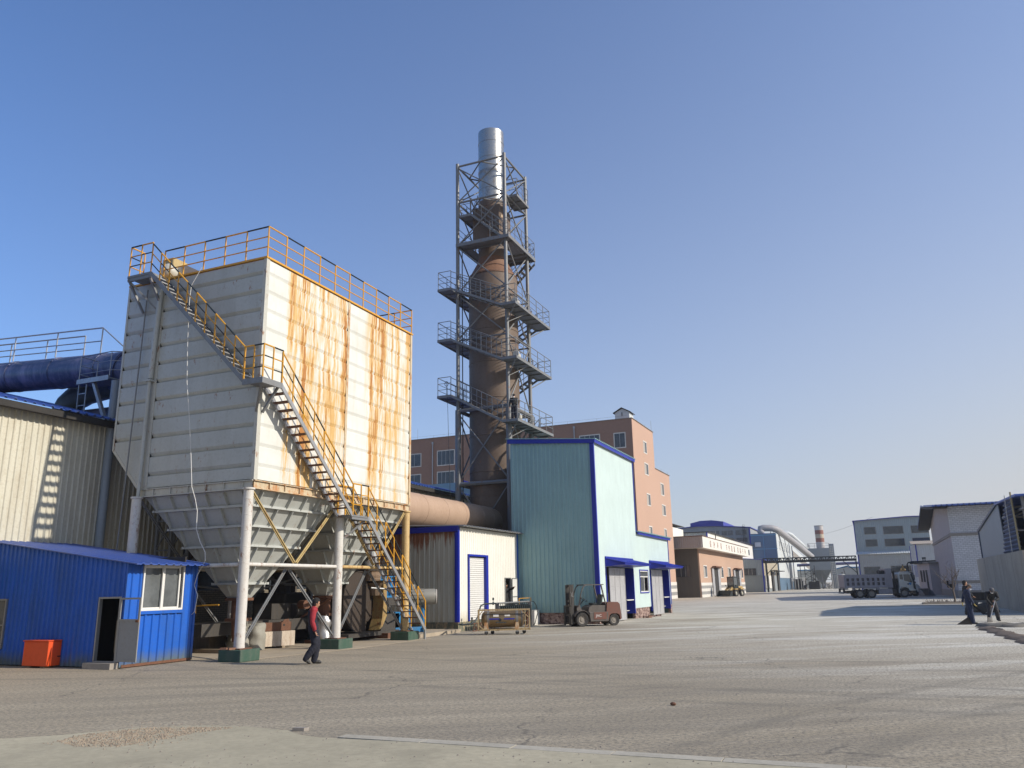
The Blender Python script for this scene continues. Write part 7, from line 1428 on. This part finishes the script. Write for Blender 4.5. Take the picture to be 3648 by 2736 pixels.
mb = MB(); mb.bar((3.6, 73.6, .07), (7.5, 74.6, .07), .14, .14); mb.bar((3.6, 73.6, .07), (4.2, 77.6, .07), .14, .14); tag(mb.build('bed_kerb', m_conc, at=(5, 74, 0)), 'low concrete kerb round the bare tree bed', 'kerb')
rnd = random.Random(5); mb = MB()
for k in range(160):
    x = rnd.uniform(4, 7.3); y = 74.3+rnd.random()*3; a = rnd.random()*6.3; mb.bar((x, y, .1), (x+cos(a)*.12, y+sin(a)*.12, .1+rnd.random()*.28), .012)
tag(mb.build('dry_weeds', m_bark), 'dry stubbly weeds around the bare tree', 'weeds', kind='stuff')
dk_ = thing('dark_container', 'dark brown rubbish container standing between the two masked workers in the distance', 'container', (6.8, 67, 0))
mb = MB(); mb.prism([(6.55, 67, .42), (7.4, 67, .42), (7.45, 67, .95), (6.5, 67, .95)], (0, 1.0, 0)); mb.build('bin', m_heap, dk_)
mb = MB(); mb.box(6.5, 7.45, 66.95, 68.1, .25, .41); mb.box(6.6, 6.8, 67, 68, 0, .25); mb.box(7.2, 7.4, 67, 68, 0, .25); mb.build('bin_base', m_greyw, dk_)
mb = MB(); mb.ball((5.9, 55.5, .0), .75, .9, .5, 20, 12); mb.v = [(x+.05*sin(y*13), y, max(.0, z+.05*sin(x*17+y*5))) for x, y, z in mb.v]; tag(mb.build('soil_heap', m_heap, smooth=60), 'low heap of brown soil behind the two workers', 'soil', kind='stuff')
# dug strip on the right: real shallow ridge of spoil
rnd = random.Random(8); mb = MB(); a, b = Vector((3.9, 37.6, 0)), Vector((4.3, 26.0, 0)); n = 60; rows = []
for i in range(n+1):
    c = a.lerp(b, i/n); wv = .1*sin(i*.7)+rnd.uniform(-.05, .05)
    rows.append([(c.x-.32+wv, c.y, .001), (c.x-.18+wv+rnd.uniform(-.03, .03), c.y, .05+rnd.random()*.05), (c.x+.02+wv, c.y, .02+rnd.random()*.05), (c.x+.2+wv, c.y, .08+rnd.random()*.03), (c.x+.3+wv, c.y, .001)])
vs = [v for r_ in rows for v in r_]; fs = [(i*5+j, i*5+j+1, (i+1)*5+j+1, (i+1)*5+j) for i in range(n) for j in range(4)]
mb.add(vs, fs); tag(mb.build('spoil_ridge', m_soil, smooth=60), 'dark ragged strip of dug soil running towards the workers', 'soil', kind='stuff')
mb = MB(); n = 24; rings = []
c = Vector((4.9, 39.0, 0))
for ri, (k, z) in enumerate(((1, .0), (.92, .09), (.7, .12), (.4, .09), (.05, .11))):
    rings.append([(c.x+cos(2*pi*i/n)*1.15*k*(1+.12*sin(i*2.1)), c.y+sin(2*pi*i/n)*.75*k*(1+.15*cos(i*1.7)), max(0, z+(.03*sin(i*1.9+ri) if ri else 0))) for i in range(n)])
vs = [v for r_ in rings for v in r_]; fs = [(r_*n+i, r_*n+(i+1) % n, (r_+1)*n+(i+1) % n, (r_+1)*n+i) for r_ in range(4) for i in range(n)]+[tuple(4*n+i for i in range(n))]
mb.add(vs, fs); tag(mb.build('crumpled_tarpaulin', paint('tarp_grey', (.16, .15, .13), .8, amt=.6, scale=3, bmp=.6), at=tuple(c), smooth=60), 'crumpled grey tarpaulin on the ground in front of the shovelling worker', 'tarpaulin')
mb = MB(); mb.add([(3.15, 40.35, 0), (3.75, 40.45, 0), (3.8, 40.9, 0), (3.2, 40.75, 0), (3.7, 40.65, .34), (3.42, 40.6, .15)], [(0, 1, 4, 5), (1, 2, 4), (2, 3, 5, 4), (3, 0, 5)]); tag(mb.build('folded_sheet', m_heap, at=(3.3, 40.5, 0)), 'dark folded sheet propped behind the legs of the standing masked worker', 'sheet')
# foreground bits
mb = MB(); mb.ball((-3.17, 13.72, .025), .05, .03, .03, 8, 6); tag(mb.build('dark_stone', m_rust, at=(-3.17, 13.72, 0)), 'small dark stone alone on the yard in the right foreground', 'stone')
mb = MB(); mb.prism([(-7.72, 9.86, 0), (-7.55, 9.9, 0), (-7.52, 9.98, 0), (-7.7, 9.96, 0)], (0, 0, .045)); tag(mb.build('kerb_stub', m_conc, at=(-7.6, 9.9, 0)), 'broken pale kerb stub at the corner of the foreground slab', 'stone')
# ---------------------------------------------------------------- ground
mb = MB(); n = 40; S = 2500
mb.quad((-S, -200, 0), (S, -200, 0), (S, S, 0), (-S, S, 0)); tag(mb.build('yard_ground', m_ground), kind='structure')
edge = [(-40, 7.2), (-14, 7.6), (-12, 7.8), (-11.19, 8.01), (-10.63, 8.45), (-10.3, 8.9), (-10.05, 9.28), (-9.27, 9.72), (-8.5, 9.85), (-7.71, 9.75), (-7.3, 9.5), (-6.92, 9.42), (-5.6, 9.5), (-4.3, 9.54), (-2.5, 9.56), (-.58, 9.58), (4, 9.6), (12, 9.6)]
poly = [(x, y, .0) for x, y in edge]+[(12, -10, 0), (-40, -10, 0)]
mb = MB(); k = len(poly); mb.add([(x, y, .03) for x, y, z in poly]+[(x, y, -.05) for x, y, z in poly], [tuple(range(k-1, -1, -1))]+[(i, (i+1) % k, k+(i+1) % k, k+i) for i in range(k)]); tag(mb.build('concrete_apron', m_apron), kind='structure')
xk = -6.7; i = 0
while xk < 6:
    Lk = 1.25; mb = MB(); mb.prism([(xk, 9.5, -.05), (xk+Lk-.015, 9.5, -.05), (xk+Lk-.015, 9.72, -.05), (xk, 9.72, -.05)], (0, 0, .084+.002*sin(i*2.3)))
    tag(mb.build('kerb_stone', concrete('kerb_pale', (.5, .47, .4)), at=(xk+Lk/2, 9.7, 0)), 'flush concrete kerb stone in the row across the foreground', 'kerb', 'kerb stones along the foreground slab'); xk += Lk; i += 1
gp = [(-10.23, 8.1), (-10.31, 8.61), (-9.83, 9.35), (-8.6, 9.72), (-8.82, 9.18), (-8.93, 8.51), (-9.04, 8.08), (-9.6, 7.9)]
rnd = random.Random(2); mb = MB()
def inside(x, y):
    c = False
    for (x1, y1), (x2, y2) in zip(gp, gp[1:]+gp[:1]):
        if (y1 > y) != (y2 > y) and x < (x2-x1)*(y-y1)/(y2-y1)+x1: c = not c
    return c
cnt = 0
while cnt < 2600:
    x = rnd.uniform(-10.4, -8.5); y = rnd.uniform(7.9, 9.8)
    if inside(x, y) or (rnd.random() < .04): 
        r = rnd.uniform(.006, .018); a = rnd.random()*6; z = .031
        P = [(x+cos(a+q)*r, y+sin(a+q)*r, z) for q in (0, 2.1, 4.2)]+[(x+rnd.uniform(-.3, .3)*r, y+rnd.uniform(-.3, .3)*r, z+r*.9)]
        mb.add(P, [(0, 1, 3), (1, 2, 3), (2, 0, 3)]); cnt += 1
tag(mb.build('loose_gravel', concrete('gravel', (.38, .31, .24), 4)), 'patch of loose brown gravel on the foreground slab', 'gravel', kind='stuff')
rnd = random.Random(31); mb = MB()
for _ in range(1500):
    d = 9+60*rnd.random()**2; an = radians(rnd.uniform(58, 132)); x, y = d*cos(an)-2, d*sin(an); r = rnd.uniform(.006, .02); a = rnd.random()*6
    if x < -16 and y > 16: continue
    mb.add([(x+cos(a+q)*r, y+sin(a+q)*r, .0 if y > 9.7 else .03) for q in (0, 1.6, 3.1, 4.7)]+[(x, y, r*.7+(.0 if y > 9.7 else .03))], [(0, 1, 4), (1, 2, 4), (2, 3, 4), (3, 0, 4)])
tag(mb.build('scattered_grit', concrete('grit', (.3, .27, .23), 4)), 'small stones and grit scattered over the yard', 'grit', kind='stuff')

mb = MB(); pts = []
for k in range(13): t = k/12; pts.append((-12.6+14.2*t, 245-92*t, 14.6-.4*4*t*(1-t)-2.0*t))
mb.path(pts, .02, 4); tag(mb.build('power_line', m_black, at=(-5, 200, 13)), 'thin overhead line from the banded chimney to the grey-blue hall', 'power line')
# ---------------------------------------------------------------- air
mh = bpy.data.materials.new('haze_air'); mh.use_nodes = True; nt = mh.node_tree; nt.nodes.clear()
o_ = nt.nodes.new('ShaderNodeOutputMaterial'); v_ = nt.nodes.new('ShaderNodeVolumePrincipled')
v_.inputs['Color'].default_value = (.86, .9, 1, 1); v_.inputs['Density'].default_value = .0003; v_.inputs['Anisotropy'].default_value = .2
nt.links.new(v_.outputs[0], o_.inputs['Volume'])
mb = MB(); mb.box(-90, 60, -30, 360, -1, 45); tag(mb.build('haze', mh), kind='stuff')
# ---------------------------------------------------------------- tidy helper properties
for o in bpy.data.objects:
    if '_o' in o: del o['_o']
